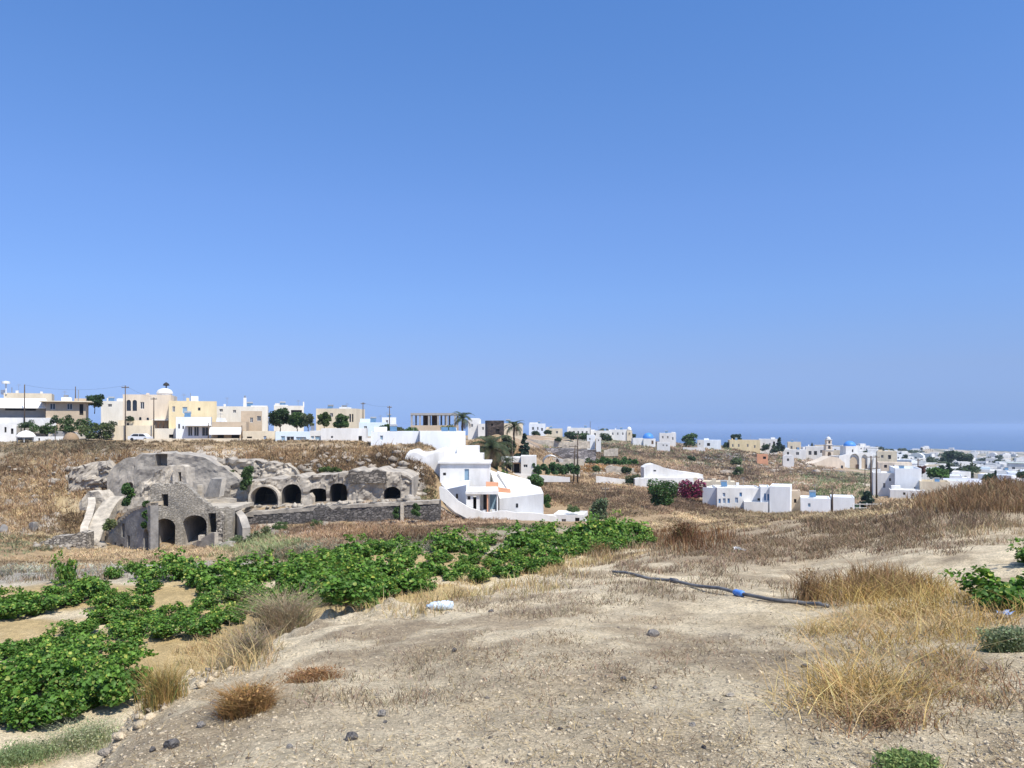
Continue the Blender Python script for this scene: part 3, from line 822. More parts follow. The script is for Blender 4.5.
for i, r_ in enumerate([
    (351, 740, 15, 11, DK, 'dark stone alone on pale sand at the bottom of the slope'),
    (382, 716, 10, 9, GR, 'grey stone lying just above the lone dark stone'),
    (653, 636, 14, 9, GR, 'flat grey stone in the middle of the sandy ground'),
    (171, 748, 17, 15, DK, 'blocky dark stone low on the crumbling bank'),
    (152, 752, 9, 7, DK, 'small dark stone beside the blocky one on the bank'),
    (201, 727, 10, 8, GR, 'grey stone in the middle of the crumbling bank'),
    (214, 704, 9, 7, GR, 'grey stone near the top of the crumbling bank'),
    (805, 667, 9, 5, DK, 'small black stone by the dark scuffed patch of sand'),
    (985, 671, 10, 6, DK, 'dark stone at the right among dry grass stubble'),
    (923, 665, 10, 6, DK, 'dark stone half hidden in golden grass'),
    (893, 680, 7, 5, PA, 'pale stone at the edge of the golden grass'),
    (740, 711, 6, 4, PA, 'small pale stone left of the golden grass'),
    (624, 680, 8, 5, DK, 'small dark stone on open sand right of centre'),
    (454, 652, 8, 5, DK, 'dark stone on the sand below the bottle'),
    (491, 612, 7, 4, DK, 'dark stone on the sand just right of the bottle'),
    (693, 726, 8, 5, GR, 'grey stone on open sand near the bottom right of centre'),
    (704, 748, 6, 5, DK, 'small black stone nearest the bottom edge'),
    (730, 696, 14, 4, PA, 'flat pale slab of stone on the sand'),
    (385, 723, 6, 4, DK, 'tiny dark stone touching the grey stone'),
    (447, 613, 5, 3, PA, 'white pebble just below the bottle'),
    (290, 748, 8, 6, GR, 'grey stone on the sand right of the bank'),
    (655, 689, 7, 4, GR, 'grey pebble beside the sandy track'),
    (560, 730, 7, 4, DK, 'dark pebble on open sand near the bottom centre')]):
    rock(*r_, seed=i)

# ------------------------------------------------------------------ bottle, pipe, scraps
def bottle():
    p = hit(440, 610); w = 27 * m_per_px(p.y); r = 4.6 * m_per_px(p.y)
    t = thing('plastic_bottle', 'crumpled clear plastic bottle lying at the edge of the mound', 'bottle', p + Vector((0, 0, r * .95)), math.radians(8))
    m, nt, bs = new_mat('crushed clear plastic')
    bs.inputs['Base Color'].default_value = (.72, .84, .93, 1); bs.inputs['Roughness'].default_value = .22
    bs.inputs['Transmission Weight'].default_value = .25; bs.inputs['Coat Weight'].default_value = .4
    mb = MB(); L = w
    prof = [(.28, 0), (.80, .01), (.95, .05), (.98, .10), (.88, .16), (1.0, .22), (.9, .30), (1.02, .38), (.9, .46), (.98, .54), (.82, .62), (.96, .70), (.9, .76), (.7, .84), (.4, .90), (.30, .91), (.30, .95)]
    n = 18
    for q, z in prof:
        for k in range(n):
            a = 2 * math.pi * k / n
            rr = q * r * (1 + .10 * math.sin(a * 3 + z * 17) + .06 * math.sin(a * 5 - z * 31))
            mb.v.append((L * (.5 - z), rr * math.cos(a), rr * math.sin(a)))
    for i in range(len(prof) - 1):
        for k in range(n):
            j = (k + 1) % n; mb.f.append((i * n + k, i * n + j, (i + 1) * n + j, (i + 1) * n + k)); mb.mi.append(0)
    mb.f.append(tuple(range(n))); mb.mi.append(0)
    mb.build('bottle_body', m, t, smooth=True)
    mb = MB(); mb.tube([(-L * .45, 0, 0), (-L * .5, 0, 0)], r * .36, 14); mb.build('bottle_cap', M('blue cap', (.12, .25, .45), .4), t)
    mb = MB(); mb.tube([(L * .05, 0, 0), (L * .22, 0, 0)], r * 1.06, 18, cap=False)
    mb.build('paper_label', M('faded label', (.62, .72, .80), .7, .2, 40), t, smooth=True)
bottle()

def pipe():
    t = thing('irrigation_pipe', 'long black irrigation pipe lying across the sand, one joint wrapped in blue', 'pipe', (0, 0, 0))
    cp = [(613, 573, 1), (650, 579, 1), (700, 588, 1), (740, 596, 1), (775, 602, 1), (803, 604, 1), (828, 607, .4)]
    ps = [hit(x, y + 1) for x, y, u in cp]
    # smooth the run
    path = []
    for i in range(len(ps) - 1):
        a, b = ps[i], ps[i + 1]
        for k in range(6):
            q = a.lerp(b, k / 6); path.append(Vector((q.x, q.y, 0)))
    path.append(Vector((ps[-1].x, ps[-1].y, 0)))
    for it in range(4):
        path = [path[0]] + [(path[i - 1] + path[i] * 2 + path[i + 1]) / 4 for i in range(1, len(path) - 1)] + [path[-1]]
    zs = [float(land(q.x, q.y)) for q in path]
    zs = [max(zs[max(0, i - 2):i + 3]) for i in range(len(zs))]
    r = .022
    for q, z in zip(path, zs): q.z = z + r * .8
    mb = MB(); mb.tube(path, r, 12)
    mb.build('pipe_run', M('black polyethylene', (.17, .165, .155), .6, .3, 6, tint=(.06, .06, .062), spec=.5), t, smooth=True)
    k = min(range(len(path)), key=lambda i: abs((path[i].x / path[i].y) * F + CX - 737))
    d = (path[k + 1] - path[k - 1]).normalized(); c = path[k]
    mb = MB(); mb.tube([c - d * .10, c - d * .07, c - d * .02, c + d * .03, c + d * .08, c + d * .10], [.03, .042, .038, .043, .039, .03], 12)
    mb.build('blue_wrap', M('blue film', (.10, .26, .66), .45, .3, 60), t, smooth=True)
    k2 = min(range(len(path)), key=lambda i: abs((path[i].x / path[i].y) * F + CX - 676))
    d = (path[k2 + 1] - path[k2 - 1]).normalized(); c = path[k2]
    mb = MB(); mb.tube([c - d * .07, c + d * .07], .035, 12); mb.build('coupling', M('grey coupling', (.10, .10, .11), .5), t, smooth=True)
pipe()

def scrap(px, py, s, col, label, seed):
    p = hit(px, py); rng = np.random.default_rng(seed); mb = MB(); n = 7
    k = s * m_per_px(p.y)
    for i in range(n):
        for j in range(n):
            x, y = (i / (n - 1) - .5) * k, (j / (n - 1) - .5) * k
            mb.v.append((x + rng.normal(0, .06 * k), y + rng.normal(0, .06 * k), .03 + k * .38 * abs(math.sin(3.1 * i / n + seed) * math.cos(2.7 * j / n)) + rng.uniform(0, .09 * k)))
    for i in range(n - 1):
        for j in range(n - 1):
            mb.f.append((i * n + j, (i + 1) * n + j, (i + 1) * n + j + 1, i * n + j + 1)); mb.mi.append(0)
    o = mb.build('plastic_scrap', M('film %d' % seed, col, .35, .15, 30, transl=.3), loc=p)
    tag(o, label, 'plastic scrap')
scrap(740, 552, 10, (.75, .75, .76), 'white plastic scrap among the withered weeds', 1)
scrap(1006, 619, 13, (.38, .52, .80), 'pale blue plastic bag under the vine at right', 2)

# ------------------------------------------------------------------ vines
def vine_mesh(seed, n, rng=None, leaf=.115, wide=1.0):
    rng = np.random.default_rng(seed)
    P = []; lobes = []
    for k in range(13):
        a = rng.uniform(0, 6.28); R = rng.uniform(.15, .78) * wide
        lobes.append((R * math.cos(a), R * math.sin(a) * .9, rng.uniform(.18, .46), rng.uniform(.22, .36)))
    for x, y, z, r in lobes:
        k = n // 15; d = rng.normal(size=(k, 3)); d /= np.linalg.norm(d, axis=1)[:, None]
        P.append(np.array([x, y, z]) + d * (r * rng.uniform(.45, 1.05, k) ** .6)[:, None] * np.array([1.1, 1.1, .8]))
    for s in range(9):                      # shoots that stick out
        a = rng.uniform(0, 6.28); L = rng.uniform(.5, 1.15) * wide; k = n // 60
        t = rng.uniform(.3, 1, k); up = rng.uniform(.25, .75)
        q = np.stack([np.cos(a) * L * t, np.sin(a) * L * t, .25 + up * np.sin(t * 2.2)], 1)
        P.append(q + rng.normal(0, .05, (k, 3)))
    P = np.concatenate(P); P[:, 2] = np.abs(P[:, 2]) + .02
    m = len(P)
    nr = rng.normal(size=(m, 3)) * .75; nr[:, 2] = np.abs(nr[:, 2]) + .5; nr[:, :2] += P[:, :2] * .5
    nr /= np.linalg.norm(nr, axis=1)[:, None]
    t = rng.normal(size=(m, 3)); u = np.cross(nr, t); u /= np.linalg.norm(u, axis=1)[:, None]; w = np.cross(nr, u)
    s = (leaf * rng.uniform(.6, 1.2, m))[:, None]
    f = nr * s * .16
    V = np.stack([P - u * s * .42, P + u * s * .62, P - u * s * .30 + w * s * .50 + f, P + u * s * .22 + w * s * .46 + f * .8,
                  P - u * s * .30 - w * s * .50 + f, P + u * s * .22 - w * s * .46 + f * .8], 1).reshape(-1, 3)
    i = np.arange(m)[:, None] * 6
    T = np.concatenate([i + np.array([[0, 1, 3, 2]]), i + np.array([[0, 4, 5, 1]])], 0)
    old = rng.uniform(0, 1, (m, 1)) < .12
    c = np.where(old, np.array([(.27, .33, .07)]), np.array([(.092, .20, .030)])) * rng.uniform(.6, 1.35, (m, 1))
    young = (P[:, 2:3] > .62); c = np.where(young, c * np.array([(1.5, 1.35, 1.2)]), c)
    return V, T, np.repeat(c, 6, 0)

def vine_protos():
    out = []
    for k, (n, leaf) in enumerate([(2600, .09), (2600, .095), (2200, .092), (1200, .13), (1100, .13)]):
        r = thing('grapevine', 'low bushy green grapevine sprawling on the terrace', 'grapevine', (0, 0, 0), 0, 'grapevines in the terrace vineyard')
        V, T, C = vine_mesh(100 + k, n, leaf=leaf)
        np_mesh('foliage', V, T, LEAFM, C, r, k=4)
        tb = MB()
        tb.tube([(0, 0, -.25), (.03, .02, .12), (-.02, .05, .26)], [.055, .045, .04], 7)
        for a in range(6):
            x, y = math.cos(a * 1.05 + k), math.sin(a * 1.05 + k)
            tb.tube([(-.02, .05, .24), (x * .3, y * .3, .36), (x * .62, y * .62, .42)], [.02, .012, .006], 5)
        tb.build('trunk', BARK, r, smooth=True)
        out.append(r)
    return out
VP = vine_protos(); VUSED = [0] * len(VP)
def vine(px, py, s, label=None, k=None, zs=1.0):
    p = hit(px, py, 6.0)
    near = p.y < 20
    k = (random.choice((0, 1, 2)) if near else random.choice((3, 4, 2))) if k is None else k
    o = VP[k] if not VUSED[k] else copy_tree(VP[k])
    VUSED[k] = 1
    o.location = (p.x, p.y, float(land(p.x, p.y))); o.rotation_euler = (0, 0, random.uniform(0, 6.28))
    o.scale = (s, s, s * zs)
    if label:
        o['label'] = label
    return o

VINES = [  # bearing, row, size
 # nearest block at the left edge
 (8,716,1.0),(42,722,1.05),(75,708,.9),(18,690,1.1),(55,690,1.1),(92,690,1.0),(30,668,1.1),(70,668,1.1),(108,672,1.0),(4,655,1.0),
 (128,690,.75),(48,650,1.0),(88,652,1.1),(122,655,.95),
 # block behind it
 (128,634,1.15),(165,636,1.1),(200,634,1.05),(222,622,.9),(150,622,1.1),(185,618,1.0),(112,622,.9),(75,634,.9),(208,606,.9),(240,612,.8),
 # upper left rows
 (10,617,1.1),(38,612,1.1),(66,604,1.1),(92,596,1.0),(24,600,.9),(55,592,.9),(85,586,.8),(108,606,.7),(100,622,.6),
 (148,590,.7),(118,598,.5),
 # far rows toward the right
 (150,576,1.15),(178,578,1.2),(172,571,1.0),(205,578,1.2),(232,580,1.2),(215,592,1.1),(250,590,1.2),(262,578,1.2),(290,574,1.2),(318,570,1.2),
 (276,600,1.2),(300,592,1.2),(330,602,1.2),(322,588,1.2),(352,596,1.2),(270,612,.9),(300,606,1.0),(350,580,1.2),(378,596,1.2),(345,604,1.1),
 (402,590,1.1),(385,578,1.2),(340,566,1.2),(368,566,1.1),(400,566,1.1),(418,580,1.0),(360,606,.9),
 (430,572,1.2),(455,578,1.1),(480,580,1.1),(505,574,1.2),(528,570,1.2),(550,564,1.1),(440,560,1.2),(470,562,1.2),(500,560,1.2),
 (415,553,1.2),(445,550,1.3),(475,551,1.2),(455,543,1.2),(520,556,1.1),(545,552,1.2),(520,545,1.3),(490,543,1.2),(540,541,1.3),
 (568,556,1.2),(590,552,1.2),(612,550,1.2),(632,546,1.1),(566,544,1.4),(590,541,1.4),(614,540,1.4),(634,537,1.3),(580,534,1.3),(604,532,1.3),(626,531,1.2),(548,534,1.2),
 (648,541,.8),(400,545,1.2),(378,552,1.2),(356,556,1.2),(330,558,1.1)]
VINES += [(140,605,.7),(195,585,1.0),(235,600,.9),(260,605,.8),(228,568,1.0),(300,562,1.1),(132,570,.9),(390,585,1.0),(425,588,.8),(460,570,1.0),(495,566,1.0),(520,564,1.0),(575,548,1.1),(600,546,1.1)]
VINES += [(-14,612,1.0),(-36,616,1.0),(-60,606,1.0),(-20,690,1.0),(-40,700,1.0),(-70,690,1.0),(-30,660,1.0),(-62,660,1.0),(-95,615,1.0),(-100,680,1.0),(-85,640,.9),(-120,650,1.0)]
for px, py, s in VINES: vine(px + random.uniform(-3, 3), py + 2, s * random.uniform(.42, .66), zs=random.uniform(.75, 1.1))
vine(122, 702, .62, 'single light green vine shoot in front of the nearest vines', 0, 1.3)
vine(64, 585, .34, 'small young vine tied upright on the bare strip', 4, 2.6)
vine(115, 578, .32, 'tiny young vine alone on the grey strip', 4, 1.4)
vine(1000, 611, .46, 'bright green vine at right growing over the golden grass', 1, .95)
vine(1042, 566, .5, 'green vine cut by the right edge of the view', 2, .8)

# ------------------------------------------------------------------ single plants near the camera
def tussock(name, px, py, wpx, hpx, n, col, label, cat, lean=.7, green=0, leafy=None):
    p = hit(px, py); h = hpx * m_per_px(p.y); R = wpx * m_per_px(p.y) / 2
    rng = np.random.default_rng(int(px * 7 + py))
    q = rng.normal(0, .42, (n, 2)); q = q[np.linalg.norm(q, axis=1) < 1.1]
    X = p.x + q[:, 0] * R; Y = p.y + q[:, 1] * R * .8
    P = np.stack([X, Y, land(X, Y) - .02], 1) - np.array(p)[None]
    m = len(P); c = shades(m, col, .3, rng)
    if green: g = rng.uniform(0, 1, m) < green; c[g] = shades(int(g.sum()), (.16, .21, .07), .3, rng)
    parts = [blades(P, np.full(m, h) * (1.1 - .5 * np.linalg.norm(q, axis=1)), np.full(m, max(.0022, .00032 * p.y)), lean, c, rng)]
    V, T, C = join(parts)
    if leafy:
        k = leafy; f = rng.integers(0, m, k)
        tp = P[f] + np.stack([rng.normal(0, .12, k) * R, rng.normal(0, .12, k) * R, rng.uniform(.1, 1, k) * h * .85], 1)
        s = max(.005, .00055 * p.y)
        d = rng.normal(size=(k, 2, 3)) * s
        V2 = np.stack([tp - d[:, 0], tp + d[:, 1], tp + d[:, 0], tp - d[:, 1]], 1).reshape(-1, 3)
        V, T, C = join([(V, T, C), (V2, np.arange(4 * k).reshape(-1, 4), np.repeat(shades(k, col, .35, rng), 4, 0))])
    o = np_mesh(name, V, T, DRYM, C, k=4, loc=p)
    tag(o, label, cat)
tussock('grass_tussock', 162, 706, 52, 50, 900, (.36, .25, .09), 'tall yellow grass tussock at the foot of the bank', 'grass tussock', .5, .12)
tussock('dry_bush', 246, 712, 52, 30, 2600, (.33, .20, .08), 'round rust brown cushion of dry weed on the bank', 'dry bush', 1.0, 0, 1500)
tussock('dry_bush', 286, 632, 62, 48, 1500, (.37, .295, .19), 'tall grey brown dry bush beside the vines', 'dry bush', 1.0, .06, 700)
tussock('dry_bush', 244, 662, 44, 34, 1000, (.33, .265, .18), 'grey dry bush hanging on top of the bank', 'dry bush', 1.1, .1, 600)
tussock('dry_weed', 312, 680, 60, 16, 1100, (.33, .19, .09), 'low reddish dry weed on the slope below the bottle', 'dry weed', 1.4, 0, 900)
tussock('dry_weed', 600, 556, 26, 16, 260, (.30, .19, .09), 'tan weed at the right end of the vine rows', 'dry weed', .5, .3, 200)
tussock('dock_stalks', 683, 546, 30, 28, 700, (.20, .11, .06), 'dark red dried dock stalks beyond the pipe', 'weed', .45, .1, 1500)
tussock('dock_stalks', 808, 600, 22, 40, 200, (.32, .21, .11), 'upright rusty weed stalks by the pipe end', 'weed', .5, 0, 900)
tussock('green_weed', 1006, 652, 46, 30, 700, (.22, .26, .14), 'grey green weed right of the golden grass', 'green weed', .9, .4, 4500)
tussock('green_weed', 908, 770, 56, 20, 900, (.20, .27, .09), 'fresh green weed at the bottom right edge', 'green weed', 1.0, .5, 5000)
tussock('green_weed', 85, 745, 90, 26, 750, (.36, .38, .22), 'pale flowering weed patch under the nearest vines', 'green weed', 1.0, .4, 3500)
tussock('green_weed', 20, 760, 80, 18, 1000, (.22, .28, .13), 'low green weed in the bottom left corner', 'green weed', .9, .5, 4000)

# ------------------------------------------------------------------ building kit
WHITE = M('whitewash', (.76, .75, .72), .9, .04, .55, tint=(.60, .585, .545), bump=.25, bscale=5, streak=True)
WHITE2 = M('bluish whitewash', (.77, .79, .80), .9, .05, .6, tint=(.66, .68, .69), streak=True, bump=.15, bscale=6)
OFFW = M('aged off white plaster', (.72, .68, .59), .9, .06, .6, tint=(.60, .56, .47), streak=True)
CREAM = M('cream plaster', (.70, .61, .45), .9, .07, .6, tint=(.55, .47, .34), streak=True, bump=.15, bscale=6)
YELLOW = M('yellow plaster', (.70, .58, .36), .9, .07, .6, tint=(.58, .47, .28), streak=True, bump=.15, bscale=6)
TANW = M('tan plaster', (.50, .40, .285), .9, .1, .8, bump=.2, bscale=6)
GREYW = M('bare concrete', (.36, .345, .32), .92, .12, 1.2, bump=.3, bscale=8)
PINKW = M('pale pink plaster', (.70, .60, .47), .9, .06, .6, tint=(.57, .48, .37), streak=True)
BLUEW = M('pale blue plaster', (.62, .71, .76), .9, .06, .8)
TERRA = M('terracotta plaster', (.62, .31, .18), .9, .1, 1.0)
GLASS = M('dark window glass', (.022, .026, .034), .12, .3, 1, spec=.6)
BLUED = M('blue painted wood', (.10, .22, .40), .6, .15, 5)
GREYB = M('grey blue shutter', (.22, .33, .42), .6, .12, 5)
BROWND = M('brown wood', (.12, .07, .04), .7, .2, 6)
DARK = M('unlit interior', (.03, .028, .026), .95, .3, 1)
CANVAS = M('pale canvas', (.74, .71, .66), .8, .05, 1.5)
DOMEB = M('blue dome paint', (.07, .24, .62), .5, .08, 1)
METAL = M('galvanised metal', (.30, .31, .32), .5, .2, 8, metal=.5)
POLE = M('weathered pole wood', (.10, .075, .055), .9, .3, 4, streak=True)
FRAMEM = {'w': WHITE, 'b': WHITE, 'g': WHITE}

def part(mb, name, mats, root, smooth=False, weld=False, parent=None):
    """points are given in the place's own metres; the piece hangs on its thing"""
    l = root.location
    mb.v = [(x - l[0], y - l[1], z - l[2]) for x, y, z in mb.v]
    return mb.build(name, mats, parent or root, smooth=smooth, weld=weld)

def X_(px, Y): return (px - CX) / F * Y
def Z_(py, Y): return -(py - HY) / F * Y

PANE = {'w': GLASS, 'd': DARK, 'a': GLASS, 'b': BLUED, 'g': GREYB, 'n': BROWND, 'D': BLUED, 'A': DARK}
def arch_top(xa, xb, z_top, flat=1.0):
    r = (xb - xa) / 2; c = (xa + xb) / 2
    def f(x):
        t = max(-1, min(1, (x - c) / r)); return z_top - r * flat * (1 - math.sqrt(max(0, 1 - t * t)))
    return f

def house(name, label, cat, px0, px1, pt, pb, Y, dep=7.0, mat=None, rot=0, wins=(), group=None, parapet=.22, roofmat=None,
          found=2.5, side_wins=(), extra=None, overhang=0, roof_items=(), frames=True):
    """flat roofed masonry house.  wins: (px0, px1, row0, row1, kind) on the front"""
    mat = mat or WHITE
    k = m_per_px(Y); t_ = ((px0 + px1) / 2 - CX) / F
    a = math.radians(rot) - math.atan(t_) * .85           # houses look out over the valley
    ca = math.cos(a) - t_ * math.sin(a)
    W = (px1 - px0) * k / ca; H = (pb - pt) * k
    c = at((px0 + px1) / 2, pb, Y)
    r = thing(name, label, cat, c, a, group)
    mb = MB(); ops = []
    for w in wins:
        xa = (w[0] - (px0 + px1) / 2) * k / ca; xb = (w[1] - (px0 + px1) / 2) * k / ca
        z0 = max(-.3, (pb - w[3]) * k); z1 = min(H - .15, (pb - w[2]) * k)
        kd = w[4]; arch = kd in 'aA'
        ops.append((max(xa, -W / 2 + .1), min(xb, W / 2 - .1), z0, arch_top(xa, xb, z1) if arch else z1, .28, False, kd))
    mb.wall(-W / 2, W / 2, -found, H, 0, .28, [o[:6] for o in ops], step=50, back=False)
    mb.box(-W / 2, W / 2, .28, dep, -found, H, skip='fb')
    if parapet:
        p, t = parapet, .22
        mb.box(-W / 2, W / 2, 0, t, H, H + p, skip='b'); mb.box(-W / 2, W / 2, dep - t, dep, H, H + p, skip='b')
        mb.box(-W / 2, -W / 2 + t, t, dep - t, H, H + p, skip='bfk'); mb.box(W / 2 - t, W / 2, t, dep - t, H, H + p, skip='bfk')
    mb.build('walls', mat, r)
    if overhang:
        m2 = MB(); m2.box(-W / 2 - overhang, W / 2 + overhang, -overhang, dep + overhang, H + .003, H + .22); m2.build('roof_slab', roofmat or mat, r)
    for o in ops:
        kd = o[6]; d = .16 if kd not in 'dA' else .27
        zt = o[3] if not callable(o[3]) else None
        nm = 'door' if (kd in 'nD' or (kd in 'dA' and o[2] < .35)) else 'window'
        m2 = MB(); zz = zt if zt is not None else o[3]((o[0] + o[1]) / 2)
        if zt is None:
            n = 9; pts = [(o[0], o[2])] + [(o[0] + (o[1] - o[0]) * i / n, o[3](o[0] + (o[1] - o[0]) * i / n)) for i in range(n + 1)] + [(o[1], o[2])]
            q = [pts[0]] + [p for p in pts[1:-1] if p[1] > o[2]] + [pts[-1]]
            m2.prism(q[::-1], d, d + .05)
        else:
            m2.box(o[0], o[1], d, d + .06, o[2], zz)
        w_ = m2.build(nm, PANE[kd], r)
        if frames and kd in 'wbgD' and (o[1] - o[0]) > .5:
            t = .07; m3 = MB(); y0, y1 = d - .045, d - .003
            m3.box(o[0] + .004, o[0] + t, y0, y1, o[2] + .004, zz - .004); m3.box(o[1] - t, o[1] - .004, y0, y1, o[2] + .004, zz - .004)
            m3.box(o[0] + t, o[1] - t, y0, y1, zz - t, zz - .004); m3.box(o[0] + t, o[1] - t, y0, y1, o[2] + .004, o[2] + t)
            cx_ = (o[0] + o[1]) / 2
            if kd in 'wb': m3.box(cx_ - t / 2, cx_ + t / 2, y0 + .004, y1, o[2] + t, zz - t)
            m3.build('frame', WHITE, w_)
    if dep >= 6 and W > 4.5 and Y < 470 and group is None:
        rq = random.Random(int(px0 * 31 + pt * 7))
        xq = rq.uniform(-.3, .3) * W; yq = rq.uniform(.35, .6) * dep
        if rq.random() < .7:      # solar water heater
            m2 = MB(); z = H + .01
            m2.add([(xq - .6, yq, z + .2), (xq + .6, yq, z + .2), (xq + .6, yq + 1.0, z + 1.0), (xq - .6, yq + 1.0, z + 1.0), (xq - .6, yq + .06, z + .14), (xq + .6, yq + .06, z + .14), (xq + .6, yq + 1.06, z + .94), (xq - .6, yq + 1.06, z + .94)],
                   [(0, 1, 2, 3), (7, 6, 5, 4), (0, 4, 5, 1), (1, 5, 6, 2), (2, 6, 7, 3), (3, 7, 4, 0)])
            hp = m2.build('solar_panel', M('solar collector', (.08, .16, .26), .15, .15, 2, spec=.6), r)
            m2 = MB(); m2.tube([(xq - .65, yq + 1.2, z + 1.15), (xq + .65, yq + 1.2, z + 1.15)], .26, 10); m2.build('heater_tank', METAL, hp)
            for sx in (-.55, .55):
                m2 = MB(); m2.box(xq + sx - .03, xq + sx + .03, yq + 1.1, yq + 1.18, H - .3, z + .95); m2.build('stand', METAL, hp)
        if rq.random() < .65:
            m2 = MB(); xa = rq.uniform(-.42, .42) * W; ha = rq.uniform(1.5, 3.0)
            m2.tube([(xa, yq + 1.6, H - .2), (xa, yq + 1.6, H + ha)], .035, 5); m2.box(xa - .5, xa + .5, yq + 1.58, yq + 1.62, H + ha - .35, H + ha - .31); m2.box(xa - .35, xa + .35, yq + 1.58, yq + 1.62, H + ha - .12, H + ha - .08)
            m2.build('antenna', METAL, r)
        if rq.random() < .5:
            m2 = MB(); xa = rq.uniform(-.4, .4) * W; m2.box(xa - .3, xa + .3, dep * .75, dep * .75 + .5, H - .2, H + rq.uniform(.7, 1.2)); m2.build('chimney', mat, r)
        if rq.random() < .4:      # stair head
            m2 = MB(); xa = rq.choice((-.3, .3)) * W; m2.box(xa - 1.1, xa + 1.1, dep - 2.6, dep - .4, H - .1, H + .95); m2.build('stair_head', mat, r)
    for (qx0, qx1, z0, z1, y0, y1, nm, mt) in roof_items:     # in px along the front, metres up and back
        m2 = MB(); xa = (qx0 - (px0 + px1) / 2) * k; xb = (qx1 - (px0 + px1) / 2) * k
        m2.box(xa, xb, y0, y1, H + z0, H + z1); m2.build(nm, mt, r)
    return r

# ------------------------------------------------------------------ rock and ruins
ROCK = M('pale tuff', (.40, .355, .285), .95, .30, .55, bump=1.0, bscale=2.2, tint=(.21, .185, .155))
TUFF = M('weathered grey tuff', (.41, .365, .30), .95, .2, .42, bump=1.0, bscale=2.2, tint=(.235, .215, .185))
GREYP = M('grey old plaster', (.26, .245, .22), .95, .25, .6, bump=.8, bscale=3, tint=(.16, .15, .135))
RUIN = M('old lime render', (.45, .40, .32), .95, .2, .6, bump=.9, bscale=4, tint=(.28, .25, .205))
LIME = M('bleached lime mortar', (.52, .46, .37), .95, .18, 1.0, bump=.9, bscale=4, tint=(.33, .29, .23))

CAVE_SHADE = M('shade-darkened cave rock', (.075, .068, .06), .95, .35, .8, bump=.8, bscale=3)  # shade inside the caves is put into this near-black colour
GREYR = M('grey boulder rock', (.22, .205, .185), .95, .3, .8, bump=.8, bscale=3)

def rubble_mat(name, col, mortar, sc, lo=.45, hi=1.5):
    if name in MATS: return MATS[name]
    m, nt, bs = new_mat(name); N, L = nt.nodes, nt.links
    tc = N.new('ShaderNodeTexCoord'); mp = N.new('ShaderNodeMapping'); mp.inputs['Scale'].default_value = (sc, sc, sc * 1.9)
    L.new(tc.outputs['Object'], mp.inputs['Vector'])
    v = N.new('ShaderNodeTexVoronoi'); v.feature = 'F1'; v.inputs['Scale'].default_value = 1; L.new(mp.outputs[0], v.inputs['Vector'])
    e = N.new('ShaderNodeTexVoronoi'); e.feature = 'DISTANCE_TO_EDGE'; e.inputs['Scale'].default_value = 1; L.new(mp.outputs[0], e.inputs['Vector'])
    hs = N.new('ShaderNodeSeparateColor'); L.new(v.outputs['Color'], hs.inputs[0])
    r = N.new('ShaderNodeValToRGB'); r.color_ramp.elements[0].color = tuple(c * lo for c in col) + (1,); r.color_ramp.elements[1].color = tuple(min(1, c * hi) for c in col) + (1,)
    L.new(hs.outputs[0], r.inputs['Fac'])
    r2 = N.new('ShaderNodeValToRGB'); r2.color_ramp.elements[0].position = .02; r2.color_ramp.elements[1].position = .09
    L.new(e.outputs['Distance'], r2.inputs['Fac'])
    mx = N.new('ShaderNodeMix'); mx.data_type = 'RGBA'; L.new(r2.outputs['Color'], mx.inputs['Factor'])
    mx.inputs['A'].default_value = tuple(mortar) + (1,); L.new(r.outputs['Color'], mx.inputs['B'])
    L.new(mx.outputs['Result'], bs.inputs['Base Color']); bs.inputs['Roughness'].default_value = .95
    b = N.new('ShaderNodeBump'); b.inputs['Strength'].default_value = 1; b.inputs['Distance'].default_value = .15
    L.new(r2.outputs['Color'], b.inputs['Height']); L.new(b.outputs[0], bs.inputs['Normal'])
    MATS[name] = m
    return m
DRYST = rubble_mat('dark dry stone', (.15, .135, .12), (.06, .055, .05), 2.2)
PALEST = rubble_mat('pale field stone', (.36, .32, .26), (.14, .12, .10), 2.0)
RUINST = rubble_mat('ruin masonry', (.385, .345, .28), (.41, .37, .295), 2.6, .78, 1.14)
BLACKST = rubble_mat('dark lava stone', (.085, .065, .055), (.04, .035, .03), 1.6)

def prof(pairs, Y):
    xs = [X_(p, Y) for p, q in pairs]; zs = [Z_(q, Y) for p, q in pairs]
    return lambda x: float(np.interp(x, xs, zs))
def lump(amp, f, seed):
    return lambda x, z: float(amp * 2 * (fbm(x * f, z * f, seed, 4) - .5) - amp * .7)

def crag(amp, f, seed):
    def g(x, z):
        a = float(fbm(x * f, z * f * 1.5, seed, 4)); b = float(vnoise(x * f * 3.1, z * f * 3.7, seed + 3))
        return amp * 2.2 * (math.floor(a * 7) / 7 - .55) + amp * .5 * (math.floor(b * 3) / 3 - .4) - amp * .3
    return g

